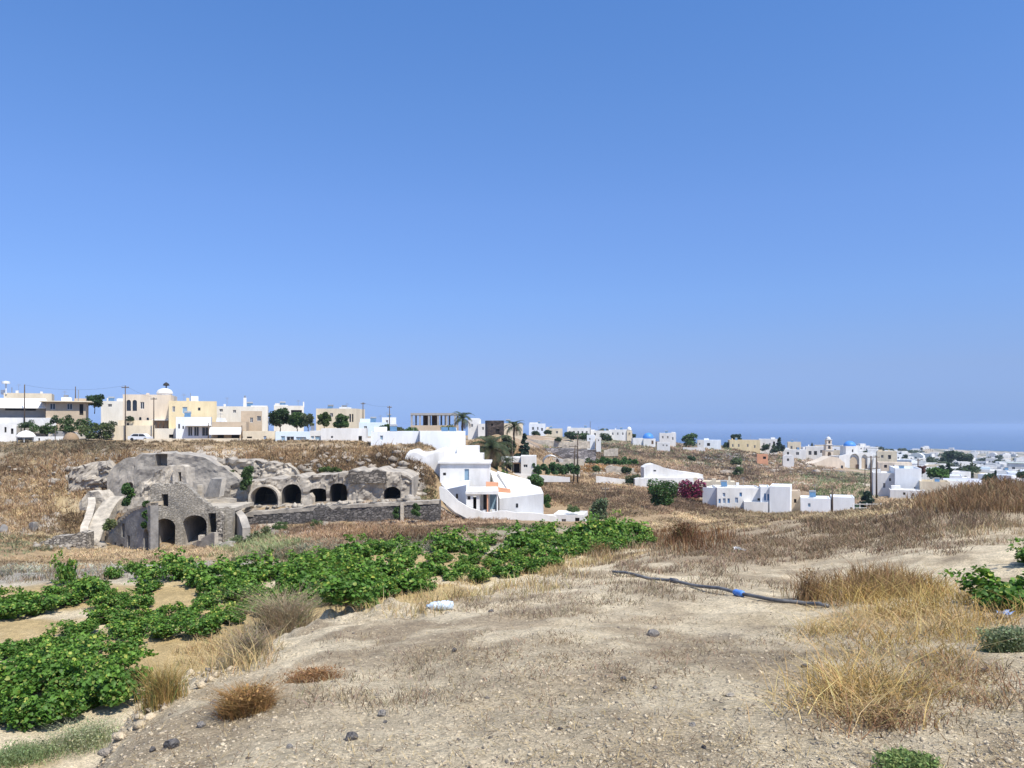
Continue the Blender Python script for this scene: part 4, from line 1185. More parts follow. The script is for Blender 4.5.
def wallpx(mb, pairs, pb, Y, th, ops=(), step=.8, zstep=None, disp=None, deep=None, course=0):
    """upright wall whose top follows (bearing, row) pairs"""
    o2 = []
    for o in ops:
        xa, xb = X_(o[0], Y), X_(o[1], Y)
        z0, z1 = Z_(o[3], Y), Z_(o[2], Y)
        f = arch_top(xa, xb, z1, o[4]) if len(o) > 4 and o[4] else z1
        dp = o[5] if len(o) > 5 else th
        o2.append((xa, xb, z0, f, dp, len(o) > 6 and o[6]))
    tp = prof(pairs, Y)
    rough = disp and (lambda x: tp(x) + .5 * (float(vnoise(x * 1.3, 3.0, 5)) - .5))
    if course:
        r0 = rough or tp
        rough = lambda x: math.floor((r0(x) + .35 * (float(vnoise(x * 2.1, 7.0, 9)) - .5)) / course) * course
    mb.wall(X_(pairs[0][0], Y), X_(pairs[-1][0], Y), Z_(pb, Y), rough or tp, Y, th, o2, step, zstep, disp, deep=deep)

# the carved rock face behind the roofless house
mb = MB()
wallpx(mb, [(108,476),(113,468),(118,462),(128,457.5),(145,454.5),(168,452.8),(190,453),(204,456.5),(214,462),(226,469),(240,480)], 548, 116, 5,
       [(156,168,453.8,466,0,1.6,True), (128,134,482,496,.9,1.4,True)], .45, .45, crag(.32, .3, 81))
tag(mb.build('cliff', TUFF, smooth=False, weld=True), 'smooth grey carved rock face behind the roofless ruin', 'cliff', kind='structure')
# the cliff with the caves
mb = MB()
CAVE_Y = 110.5
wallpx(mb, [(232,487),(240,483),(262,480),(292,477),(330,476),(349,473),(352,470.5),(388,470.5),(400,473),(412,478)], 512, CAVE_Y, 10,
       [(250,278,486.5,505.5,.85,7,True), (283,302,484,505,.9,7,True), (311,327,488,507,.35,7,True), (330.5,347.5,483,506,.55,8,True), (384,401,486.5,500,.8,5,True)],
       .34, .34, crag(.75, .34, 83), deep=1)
cl = mb.build('cliff', [ROCK, CAVE_SHADE], weld=True)
tag(cl, 'low pale cliff pierced by five dark arched cave mouths', 'cliff', kind='structure')
for pr, Yc, pb_, lab, sd in (([(72,476),(77,468),(84,464),(93,462),(101,460.5),(108,461.5),(114,467),(116,478)], 117.5, 500, 'broken pale rock face left of the carved face', 84),
        ([(206,470),(212,460),(222,458),(236,459.5),(250,460.5),(266,461),(282,463.5),(296,468),(300,474)], 118.6, 488, 'fractured white rock face above the leftmost caves', 89),
        ([(352,462),(358,457.5),(375,456.5),(392,457.5),(398,463)], 122.5, 470, 'dark overhanging rock band below the plateau by the white house', 90)):
    mb = MB(); wallpx(mb, pr, pb_, Yc, 3.5, (), .32, .32, crag(1.1, .42, sd))
    tag(mb.build('rock_face', ROCK, weld=True), lab, 'rock face', kind='structure')
def cave_trim():
    mb = MB()
    # the plastered rim of the first cave
    Y = CAVE_Y - 1.5; n = 16
    c = (X_(264, Y)); r0 = (278 - 250) / 2 * m_per_px(Y); ztop = Z_(486.5, Y)
    pts = []
    for i in range(n + 1):
        a = math.pi * i / n
        pts.append((c - math.cos(a) * r0, ztop - r0 * .85 + math.sin(a) * r0 * .85))
    for (xa, za), (xb, zb) in zip(pts[:-1], pts[1:]):
        f = 1.13
        oa, ob = (c + (xa - c) * f, ztop - r0 * .85 + (za - ztop + r0 * .85) * f), (c + (xb - c) * f, ztop - r0 * .85 + (zb - ztop + r0 * .85) * f)
        mb.prism([(xa, za), (xb, zb), ob, oa][::-1], Y, Y + 2.2)
    r = r0
    mb.box(c - r * 1.13, c - r, Y, Y + 2.2, Z_(506, Y), ztop - r0 * .85)
    mb.box(c + r, c + r * 1.13, Y, Y + 2.2, Z_(506, Y), ztop - r0 * .85)
    tag(mb.build('cave_arch', LIME), 'pale plastered arch round the leftmost cave mouth', 'arch')
    mb = MB(); Y = CAVE_Y - .9
    wallpx(mb, [(349,471.5),(386,471)], 483, Y, 1.2, (), .6, .5, lump(.3, .6, 85))
    tag(mb.build('masonry_wall', rubble_mat('brown masonry', (.19, .165, .135), (.10, .085, .07), 1.6), weld=True), 'dark masonry block above the ledge right of the tallest cave', 'wall')
    mb = MB(); Y = CAVE_Y - 1.6
    wallpx(mb, [(302,497),(306,495),(312,494.5),(313,499)], 507, Y, 1.2, (), .4, .4, lump(.35, .8, 86))
    tag(mb.build('rock_stub', LIME, weld=True), 'pale stub of rock between the second and third caves', 'rock')
cave_trim()

# retaining wall below the ledge
mb = MB()
wallpx(mb, [(244,515),(252,512.5),(290,510),(340,506),(390,503.5),(440,501)], 534, 105.6, 1.6, (), .8, .6, lump(.18, .8, 87))
r = thing('retaining_wall', 'long dark dry stone wall holding the ledge below the caves', 'wall', at(340, 528, 105.6))
part(mb, 'stonework', DRYST, r, weld=True)
mb = MB()
for i in range(24):
    p0, p1 = 246 + i * 8.05, 246 + (i + .985) * 8.05; Y = 105.6
    q = lambda p: float(np.interp(p, [244, 252, 290, 340, 390, 440], [515, 512.5, 510, 506, 503.5, 501]))
    z0, z1 = Z_(q(p0), Y), Z_(q(p1), Y); h = random.uniform(.08, .18)
    mb.slab([(X_(p0, Y), Y - .2), (X_(p1, Y), Y - .2), (X_(p1, Y), Y + 1.5), (X_(p0, Y), Y + 1.5)], min(z0, z1) - .3, [z0 + h, z1 + h, z1 + h, z0 + h])
part(mb, 'coping', ROCK, r)
mb = MB(); mb.box(X_(400.5, 105), X_(403.5, 105), 104.9, 106, Z_(527, 105), Z_(503, 105)); part(mb, 'buttress', LIME, r)

# the roofless house
def ruin():
    r = thing('ruined_house', 'roofless grey stone house with one window above two arched doorways', 'ruin', at(180, 549, 100))
    Y = 100.0
    mb = MB()
    wallpx(mb, [(151,482.5),(186,483),(189,487),(196,495),(203,502.5),(215,507.5),(226,505.5),(233,508.5)], 560, Y, .8,
           [(162,168.5,494,506.5), (154.5,175.5,518.5,552,.8), (183,207,515,550,.8), (208.5,216.5,513,533)], .32, .6, lump(.16, .9, 91), course=.24)
    part(mb, 'front_wall', RUINST, r, weld=True)
    # vaults behind the doorways
    for (a, b, top, dp) in ((154.5,175.5,518.5,7.0), (183,207,515,8.0)):
        mb = MB(); xa, xb, zt = X_(a, Y) - .004, X_(b, Y) + .004, Z_(top, Y); n = 12; fl = Z_(556, Y)
        f = arch_top(xa, xb, zt + .01, .8)
        xs = [xa + (xb - xa) * (.5 - .5 * math.cos(math.pi * i / n)) for i in range(n + 1)]
        for x0, x1 in zip(xs[:-1], xs[1:]):
            mb.add([(x0, Y + .8, f(x0)), (x1, Y + .8, f(x1)), (x1, Y + dp, f(x1)), (x0, Y + dp, f(x0))], [(0, 1, 2, 3)])
            mb.add([(x0, Y + dp, fl), (x1, Y + dp, fl), (x1, Y + dp, f(x1)), (x0, Y + dp, f(x0))], [(0, 1, 2, 3)])
        for x in (xa, xb):
            mb.add([(x, Y + .8, fl), (x, Y + dp, fl), (x, Y + dp, f(x)), (x, Y + .8, f(x))], [(0, 1, 2, 3)])
        part(mb, 'vault', TUFF, r)
        if a < 160:
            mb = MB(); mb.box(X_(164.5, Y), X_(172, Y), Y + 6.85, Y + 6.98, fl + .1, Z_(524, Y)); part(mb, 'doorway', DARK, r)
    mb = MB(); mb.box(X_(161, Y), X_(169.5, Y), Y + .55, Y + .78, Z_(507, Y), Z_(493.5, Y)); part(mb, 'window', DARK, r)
    mb = MB()      # side and back walls, and the floor over the vaults
    mb.box(X_(151, Y), X_(151, Y) + .7, Y + .8, Y + 8, Z_(560, Y), Z_(487, Y))
    mb.slab([(X_(190, Y), Y + .8), (X_(232, Y), Y + .8), (X_(232, Y), Y + 8.5), (X_(190, Y), Y + 8.5)], Z_(512, Y), Z_(508.5, Y))
    mb.slab([(X_(151, Y) + .7, Y + .8), (X_(190, Y), Y + .8), (X_(190, Y), Y + 8), (X_(151, Y) + .7, Y + 8)], Z_(515.5, Y), Z_(510, Y))
    part(mb, 'side_wall', RUIN, r)
    mb = MB(); Y2 = 104.5
    wallpx(mb, [(135,486),(141,482),(148,479),(153,473.5),(158,469.5),(165,467),(171,463.5),(172.5,470),(174,474)], 500, Y2, 1.4, (), .35, .5, crag(.45, .9, 93))
    part(mb, 'broken_vault', LIME, r, weld=True)
    mb = MB()
    wallpx(mb, [(173.5,467),(177,464.5),(184,464),(187,467),(188,483)], 500, Y2 - .6, 1.6, [(179,182,472,490)], .3, .5, lump(.25, .9, 94))
    part(mb, 'broken_pier', LIME, r, weld=True)
    mb = MB()
    wallpx(mb, [(203,500),(235,499.5)], 512, 107.5, .7, (), .6, .5, lump(.12, 1, 95)); part(mb, 'rear_wall', RUIN, r, weld=True)
    mb = MB(); Y3 = 107.0
    mb.box(X_(197.5, Y3), X_(202, Y3), Y3, Y3 + .6, Z_(503, Y3), Z_(485, Y3)); part(mb, 'pillar', LIME, r)
    # tilted fallen slab of vaulting
    mb = MB(); Y4 = 109.0
    a, b, c, d = at(204, 497, 112), at(219, 497, 107.5), at(222, 479, 108.6), at(211, 478.5, 112.2)
    n_ = Vector((.7, .6, .2)) * .7
    mb.add([a, b, c, d, a + n_, b + n_, c + n_, d + n_], [(0, 1, 2, 3), (7, 6, 5, 4), (0, 4, 5, 1), (1, 5, 6, 2), (2, 6, 7, 3), (3, 7, 4, 0)])
    part(mb, 'fallen_slab', TUFF, r)
    # rubble pier and stair parapet
    mb = MB()
    wallpx(mb, [(217,514),(219,510),(222,513),(223,516)], 545, 99.2, 1.2, (), .25, .4, lump(.25, 1.2, 97)); part(mb, 'rubble_pier', PALEST, r, weld=True)
    Y5 = 97.5
    mb = MB(); pa, pb_ = at(189.5, 549, 99.4), at(214.5, 553, 95.6)
    d_ = Vector((pb_.x - pa.x, pb_.y - pa.y, 0)).normalized(); n_ = Vector((-d_.y, d_.x, 0)) * .5
    tA, tB, tC = at(189.5, 545.5, 99.4), at(212, 532.5, 96), at(214.5, 532.8, 95.6)
    ring = [pa - Vector((0, 0, 1)), pb_ - Vector((0, 0, 1)), tC, tB, tA]
    mb.add(ring + [q + n_ for q in ring], [(0, 1, 2, 3, 4), (9, 8, 7, 6, 5)] + [((i + 1) % 5, i, i + 5, (i + 1) % 5 + 5) for i in range(5)])
    part(mb, 'stair_parapet', RUIN, r)
    mb = MB(); wa, wb = at(231, 548, 104.5), at(242.5, 548, 97.5); dn = Vector((.8, .55, 0))
    ring = [wa - Vector((0, 0, 1.5)), wb - Vector((0, 0, 1.5)), at(242.5, 528, 97.5), at(239, 517, 99.5), at(234, 510.5, 102.5), at(231, 512, 104.5)]
    mb.add(ring + [q + dn for q in ring], [tuple(range(6)), tuple(range(11, 5, -1))] + [((i + 1) % 6, i, i + 6, (i + 1) % 6 + 6) for i in range(6)])
    part(mb, 'leaning_wall', TUFF, r)
    mb = MB(); mb.box(X_(198, Y5), X_(203, Y5), Y5 + .1, Y5 + .7, Z_(541, Y5), Z_(535.5, Y5)); part(mb, 'parapet_block', LIME, r)
    mb = MB()
    mb.prism([(X_(183, Y5), Z_(550, Y5)), (X_(206, Y5), Z_(559, Y5)), (X_(206, Y5), Z_(557, Y5)), (X_(184, Y5), Z_(547, Y5))], Y5 - 1.2, Y5 - .5); part(mb, 'step_edge', LIME, r)
ruin()

def left_wing():
    r = thing('ruined_wall', 'grey plastered ruin wall with slots, sloping down to the left of the doorways', 'ruin wall', at(120, 552, 97))
    L0, R0 = at(89, 552, 104.0), at(151, 552, 93.5)
    ln = (Vector((R0.x, R0.y)) - Vector((L0.x, L0.y))).length
    a = math.atan2(R0.y - L0.y, R0.x - L0.x)
    mb = MB()
    def tp(x):
        t = x / ln
        px = 89 + 62 * t; Y = 104.0 - 10.5 * t
        row = float(np.interp(px, [89, 92, 100, 110, 118, 127, 133, 141, 146, 151], [552, 549, 540, 530.5, 523, 515, 510, 507.5, 506, 503]))
        return Z_(row, Y) - L0.z
    def xo(px): return (px - 89) / 62 * ln
    def zo(py, px): return Z_(py, 104.0 - 10.5 * (px - 89) / 62) - L0.z
    ops = [(xo(p), xo(q), zo(b, p), zo(t, p)) for p, q, t, b in ((123.5, 126.5, 523, 537), (129, 132, 535, 547), (116, 118.2, 542, 549.5), (122, 125, 544, 551))]
    xa, xb = xo(144.5), xo(149.5); ops.append((xa, xb, zo(552, 147), arch_top(xa, xb, zo(529, 147))))
    mb.wall(0, ln, -2.0, tp, 0, .9, ops, .6, .7, lump(.08, .8, 98))
    o = mb.build('plastered_wall', GREYP, r, weld=True)
    o.location = L0 - r.location; o.rotation_euler = (0, 0, a)
    mb = MB()
    for i in range(26):
        x0, x1 = ln * i / 26, ln * (i + 1) / 26
        mb.slab([(x0, -.12), (x1, -.12), (x1, 1.5), (x0, 1.5)], min(tp(x0), tp(x1)) - .1, [tp(x0) + .12, tp(x1) + .12, tp(x1) + .16, tp(x0) + .16])
    o = mb.build('wall_top', M('dusty wall top', (.42, .35, .25), .95, .2, 2), r); o.location = L0 - r.location; o.rotation_euler = (0, 0, a)
    # dark room behind the slots
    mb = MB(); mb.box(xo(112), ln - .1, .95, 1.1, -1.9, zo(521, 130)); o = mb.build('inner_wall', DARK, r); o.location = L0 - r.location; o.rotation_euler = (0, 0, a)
left_wing()

ROCK2 = M('worn pale stone', (.45, .395, .31), .95, .25, 1.2, bump=1.0, bscale=3, tint=(.26, .23, .185))
def ledge_walls():
    def run(pairs, Yf, w, h, mat, name, label, cat):
        mb = MB(); pts = [at(p, q, Y) for p, q, Y in pairs]
        n = len(pts); top, bot = [], []
        for i, p in enumerate(pts):
            d = (pts[min(i + 1, n - 1)] - pts[max(i - 1, 0)]); s = Vector((-d.y, d.x, 0)); s = s.normalized() * w / 2 if s.length > 1e-3 else Vector((w / 2, 0, 0))
            top.append((p - s, p + s))
        for i in range(n - 1):
            a, b = top[i]; c, d = top[i + 1]; dz = Vector((0, 0, -h))
            vs = [a, b, d, c, a + dz, b + dz, d + dz, c + dz]
            fs = [(0, 3, 2, 1), (0, 4, 7, 3), (1, 2, 6, 5)]
            if i == 0: fs.append((0, 1, 5, 4))
            if i == n - 2: fs.append((3, 7, 6, 2))
            mb.add(vs, fs)
        tag(mb.build(name, mat, weld=True), label, cat)
    run([(91.5,497,108),(92,503,106),(90,511,104),(88,518,102),(84.5,526,100),(84,533,98.5)], 0, .9, 1.4, LIME, 'low_wall', 'thin pale plastered wall curving down the slope left of the ruin', 'low wall')
    run([(118,496,107.5),(110,502,106),(104,511,104),(99,521,102),(94,532,99.5),(91,541,98)], 0, 2.0, 1.6, ROCK2, 'stone_ramp', 'broad pale stone ramp running down beside the ruined wall', 'ramp')
    mb = MB(); wallpx(mb, [(38,544),(44,540),(60,536.5),(74,534),(87,532.5)], 560, 94.5, 1.6, (), .5, .5, lump(.2, 1, 101))
    tag(mb.build('rubble_wall', PALEST, weld=True), 'pale rubble wall low at the left of the ruins', 'wall')
    mb = MB(); wallpx(mb, [(80,502),(84,496),(90,490.5),(100,491),(104,494.5),(107,499)], 510, 109, 2.5, (), .5, .5, lump(.5, .6, 102))
    tag(mb.build('rock_outcrop', LIME, weld=True), 'white block of rock at the head of the pale ramp', 'rock')
ledge_walls()

def boulder(px, py, wpx, hpx, mat, label, seed):
    import bmesh
    p = hit(px, py, 85); k = m_per_px(p.y); rng = np.random.default_rng(seed + 900)
    bm = bmesh.new(); bmesh.ops.create_icosphere(bm, subdivisions=3, radius=1)
    pl = [(Vector(rng.normal(size=3)).normalized(), rng.uniform(.42, .72)) for _ in range(12)]
    for v in bm.verts:
        for n_, d in pl:
            q = v.co.dot(n_)
            if q > d: v.co -= n_ * (q - d) * .95
        v.co *= 1 + .5 * (float(fbm(v.co.x * 2.5 + seed, v.co.y * 2.5 + v.co.z * 2.1, seed, 3)) - .5)
        v.co.x *= wpx * k * .72; v.co.y *= wpx * k * .55; v.co.z *= hpx * k * .72
    me = bpy.data.meshes.new('boulder'); bm.to_mesh(me); bm.free(); me.materials.append(mat)
    o = bpy.data.objects.new('boulder', me); COL.objects.link(o); o.location = p + Vector((0, .2, hpx * k * .22)); o.rotation_euler = (0, 0, seed)
    tag(o, label, 'boulder', 'boulders on the slope round the ruins')
for i, b_ in enumerate([(34,530,10,11,GREYR,'grey boulder alone on the brown slope at left'), (2,532,9,10,GREYR,'dark boulder cut by the left edge of the view'),
    (101,476,12,9,ROCK,'pale rough boulder at the top left of the carved face'), (86,482,12,7,ROCK,'pale boulder on the slope left of the carved face'),
    (121,492,8,11,LIME,'white pointed rock at the left foot of the carved face'), (228,498,11,8,ROCK,'pale boulder between the ruin and the first cave'),
    (245,477,12,7,ROCK,'pale boulder above the leftmost cave'), (228,474,9,7,ROCK,'pale rock below the plateau edge right of the carved face'),
    (226,540,9,12,LIME,'bleached stump of masonry below the leaning wall of the ruin'),
    (415,496,11,9,ROCK,'pale rock at the right end of the cave cliff by the white house'),
    (70,469,10,4,ROCK,'flat pale rock high on the left slope'), (16,470,10,3,ROCK,'flat pale rock near the left edge high on the slope'), (52,482,10,5,ROCK,'pale rock in the middle of the brown left slope')]):
    boulder(*b_, seed=i + 2)

# ------------------------------------------------------------------ the big white house
def white_house():
    r = thing('white_house', 'large whitewashed cave house of stepped blocks below the fields, with a covered porch', 'house', at(490, 520, 116))
    # painted rock at the left
    mb = MB(); Y = 121
    wallpx(mb, [(403.5,462),(405,456),(409,451.5),(415,450.5),(424,453),(431,450.5),(445,448.5)], 503, Y, 6, (), .5, .6, lump(.45, .35, 111))
    part(mb, 'painted_rock', WHITE, r, weld=True, smooth=True)
    # middle block with blue door
    Y = 119.5; mb = MB()
    xa, xb = X_(440, Y), X_(489.5, Y)
    mb.wall(xa, xb, Z_(497, Y), Z_(463.5, Y), Y, .3, [(X_(464.5, Y), X_(469, Y), Z_(481, Y), Z_(469, Y)), (X_(443, Y), X_(446, Y), Z_(475.5, Y), Z_(472.7, Y))], 50, back=False)
    mb.box(xa, xb, Y + .3, Y + 7, Z_(497, Y), Z_(463.5, Y), skip='fb')
    part(mb, 'walls', WHITE, r)
    mb = MB(); mb.box(xa - .3, xb + .25, Y - .35, Y + 7.2, Z_(463.5, Y) + .003, Z_(461.7, Y)); part(mb, 'roof_slab', WHITE, r)
    mb = MB(); mb.box(X_(464.5, Y), X_(469, Y), Y + .17, Y + .23, Z_(481, Y), Z_(469, Y)); d = part(mb, 'door', GREYB, r)
    mb = MB(); mb.box(X_(443, Y), X_(446, Y), Y + .17, Y + .23, Z_(475.5, Y), Z_(472.7, Y)); part(mb, 'window', GLASS, r)
    # stepped roofs behind
    mb = MB(); Y = 126
    mb.box(X_(445, Y), X_(483, Y), Y, Y + 6, Z_(474, Y), Z_(454, Y)); mb.box(X_(456, Y), X_(478, Y), Y + 1.6, Y + 7, Z_(454, Y), Z_(446.5, Y))
    part(mb, 'upper_block', WHITE, r)
    # shaded lower wall turned to the left
    mb = MB()
    A, B, C_, D_ = (X_(446, 116), 116.5), (X_(466.5, 113.2), 112.6), (X_(470, 119), 119.4), (X_(441, 119), 119.4)
    mb.slab([A, B, C_, D_], Z_(521, 113), [Z_(489.5, 116), Z_(485, 112.6), Z_(480, 119), Z_(484, 119)])
    part(mb, 'lower_block', WHITE2, r)
    ab = Vector((B[0] - A[0], B[1] - A[1])); an = math.atan2(ab.y, ab.x)
    for (t0, t1, p0, p1, arch) in ((.40, .58, 500, 508.5, True), (.50, .60, 493.5, 498, False)):
        m2 = MB(); x0, x1 = ab.length * t0, ab.length * t1; Yq = 114.8
        z0, z1 = Z_(p1, Yq), Z_(p0, Yq)
        if arch:
            f = arch_top(x0, x1, z1); m2.prism([(x1, z0), (x0, z0)] + [(x0 + (x1 - x0) * i / 8, max(f(x0 + (x1 - x0) * i / 8), z0 + .02)) for i in range(9)], -.03, .2)
        else: m2.box(x0, x1, -.03, .2, z0, z1)
        o = m2.build('window', GLASS, r); o.location = Vector((A[0], A[1], 0)) - r.location; o.rotation_euler = (0, 0, an)
    # stair wall running down to the terrace
    mb = MB(); Y = 111.4
    mb.prism([(X_(p, Y), Z_(q, Y)) for p, q in ((439,487),(441,486.5),(447,490),(458,501),(470,508),(482,511.5),(482,521),(470,520),(455,512),(440,499))], Y, Y + .6)
    part(mb, 'stair_wall', WHITE, r)
    # porch
    Y = 111.8; mb = MB()
    mb.slab([(X_(465.5, Y), Y), (X_(498.5, Y), Y), (X_(497, Y), Y + 5.6), (X_(466, Y), Y + 5.6)], Z_(494.3, Y), [Z_(492, Y), Z_(491, Y), Z_(489.6, Y), Z_(490, Y)])
    part(mb, 'porch_roof', WHITE, r)
    mb = MB(); zb, zt = Z_(520, Y), Z_(494.3, Y) - .003
    mb.wall(X_(466, Y), X_(479.5, Y), zb, zt, Y + .35, .3, [(X_(467.3, Y), X_(470.3, Y), Z_(500, Y), Z_(496.3, Y)), (X_(473, Y), X_(476.3, Y), Z_(511, Y), Z_(496, Y))], 50)
    mb.box(X_(478.2, Y), X_(479.5, Y), Y + .66, Y + 5.2, zb, zt)
    mb.wall(X_(479.6, Y), X_(498, Y), zb, zt, Y + 5.0, .3, [(X_(482, Y), X_(487, Y), Z_(513, Y), Z_(497, Y)), (X_(489, Y), X_(496, Y), Z_(513, Y), Z_(497, Y))], 50)
    part(mb, 'porch_wall', WHITE, r)
    mb = MB(); mb.box(X_(467.3, Y), X_(470.3, Y), Y + .52, Y + .58, Z_(500, Y), Z_(496.3, Y)); part(mb, 'window', GLASS, r)
    mb = MB(); mb.box(X_(482, Y), X_(487, Y), Y + 5.15, Y + 5.22, Z_(513, Y), Z_(497, Y)); part(mb, 'door', DARK, r)
    mb = MB(); mb.box(X_(489, Y), X_(496, Y), Y + 5.15, Y + 5.22, Z_(513, Y), Z_(497, Y)); part(mb, 'door', GREYB, r)
    for p in (487.4, 497.2):
        mb = MB(); mb.tube([(X_(p, Y), Y + .35, zb), (X_(p, Y), Y + .35, zt)], .10, 8); part(mb, 'post', TERRA if p < 490 else WHITE, r)
    # terracotta wall
    mb = MB(); Y = 117.4
    mb.prism([(X_(p, Y), Z_(q, Y)) for p, q in ((486,503),(486,482),(498.5,482.6),(498.5,487.5),(510.5,489.5),(510.5,503))][::-1], Y, Y + .9)
    part(mb, 'terracotta_wall', TERRA, r)
    # long wing with sloping roof
    mb = MB(); A, B, C_, D_ = (X_(499.5, 115), 115.0), (X_(543.5, 112.5), 112.5), (X_(541, 120), 120.5), (X_(490, 126), 126.5)
    mb.slab([A, B, C_, D_], Z_(526, 112.5), [Z_(498.5, 115), Z_(493.5, 112.5), Z_(487.5, 120.5), Z_(470, 126.5)])
    mb.slab([(X_(509, 117), 117.5), (X_(533, 117), 117.2), (X_(530, 123), 124), (X_(497, 124), 124.5)], Z_(505, 117), [Z_(491.5, 117.5), Z_(488.5, 117.2), Z_(480, 124), Z_(471, 124.5)])
    part(mb, 'long_wing', WHITE, r)
    ab = Vector((B[0] - A[0], B[1] - A[1])); an = math.atan2(ab.y, ab.x)
    m2 = MB(); m2.box(ab.length * .38, ab.length * .43, -.03, .2, Z_(507.5, 114), Z_(503.5, 114)); o = m2.build('window', GLASS, r); o.location = Vector((A[0], A[1], 0)) - r.location; o.rotation_euler = (0, 0, an)
    # front terrace wall
    mb = MB(); Y = 110.2
    wallpx(mb, [(482,512),(489,513.5),(492,511),(510,511),(512,512.5),(535,513),(544,514.5),(556,516.5)], 530, Y, .5, (), 1.2)
    mb.slab([(X_(482, Y), Y + .5), (X_(556, Y), Y + .5), (X_(556, 115), 115), (X_(482, 115), 112.6)], Z_(524, Y), Z_(518, Y))
    part(mb, 'terrace_wall', WHITE, r)
    mb = MB(); Y = 111.5
    for p, h in ((484, 3.5), (493.5, 4.2)):
        mb.box(X_(p, Y) - .2, X_(p, Y) + .2, Y, Y + .3, Z_(514, Y), Z_(514 - h, Y))
    part(mb, 'gate_post', WHITE, r)
white_house()
house('outbuilding', 'low white outbuilding at the right foot of the large white house', 'outbuilding', 553, 583.5, 516, 527, 110, 5.5, WHITE, -8,
      [(561.5,566,519,523.5,'w'), (575,579.5,517.5,524,'d')], parapet=.18)
u = house('white_villa', 'white flat roofed house with two solar panels, standing above the large white house', 'house', 420, 465.5, 433, 455, 131, 8, WHITE2, 4,
      [], parapet=.3)
for p in (441.5, 449.5):
    m2 = MB(); k = m_per_px(131); x0 = (p - 442.7) * k; H = 22 * k
    m2.add([(x0, .4, H + .3), (x0 + 7 * k, .4, H + .3), (x0 + 7 * k, 1.3, H + .95), (x0, 1.3, H + .95), (x0, .45, H + .24), (x0 + 7 * k, .45, H + .24), (x0 + 7 * k, 1.35, H + .89), (x0, 1.35, H + .89)],
           [(0, 1, 2, 3), (7, 6, 5, 4), (0, 4, 5, 1), (1, 5, 6, 2), (2, 6, 7, 3), (3, 7, 4, 0)])
    m2.build('solar_panel', M('solar collector', (.08, .16, .26), .15, .15, 2, spec=.6), u)
house('annex', 'long low white annex left of the solar panel house', 'house', 371, 419, 432.5, 443, 134, 6, WHITE2, 2, [(380,383,435.5,440,'g'), (426,429,436,440,'g')][:1], parapet=.2)

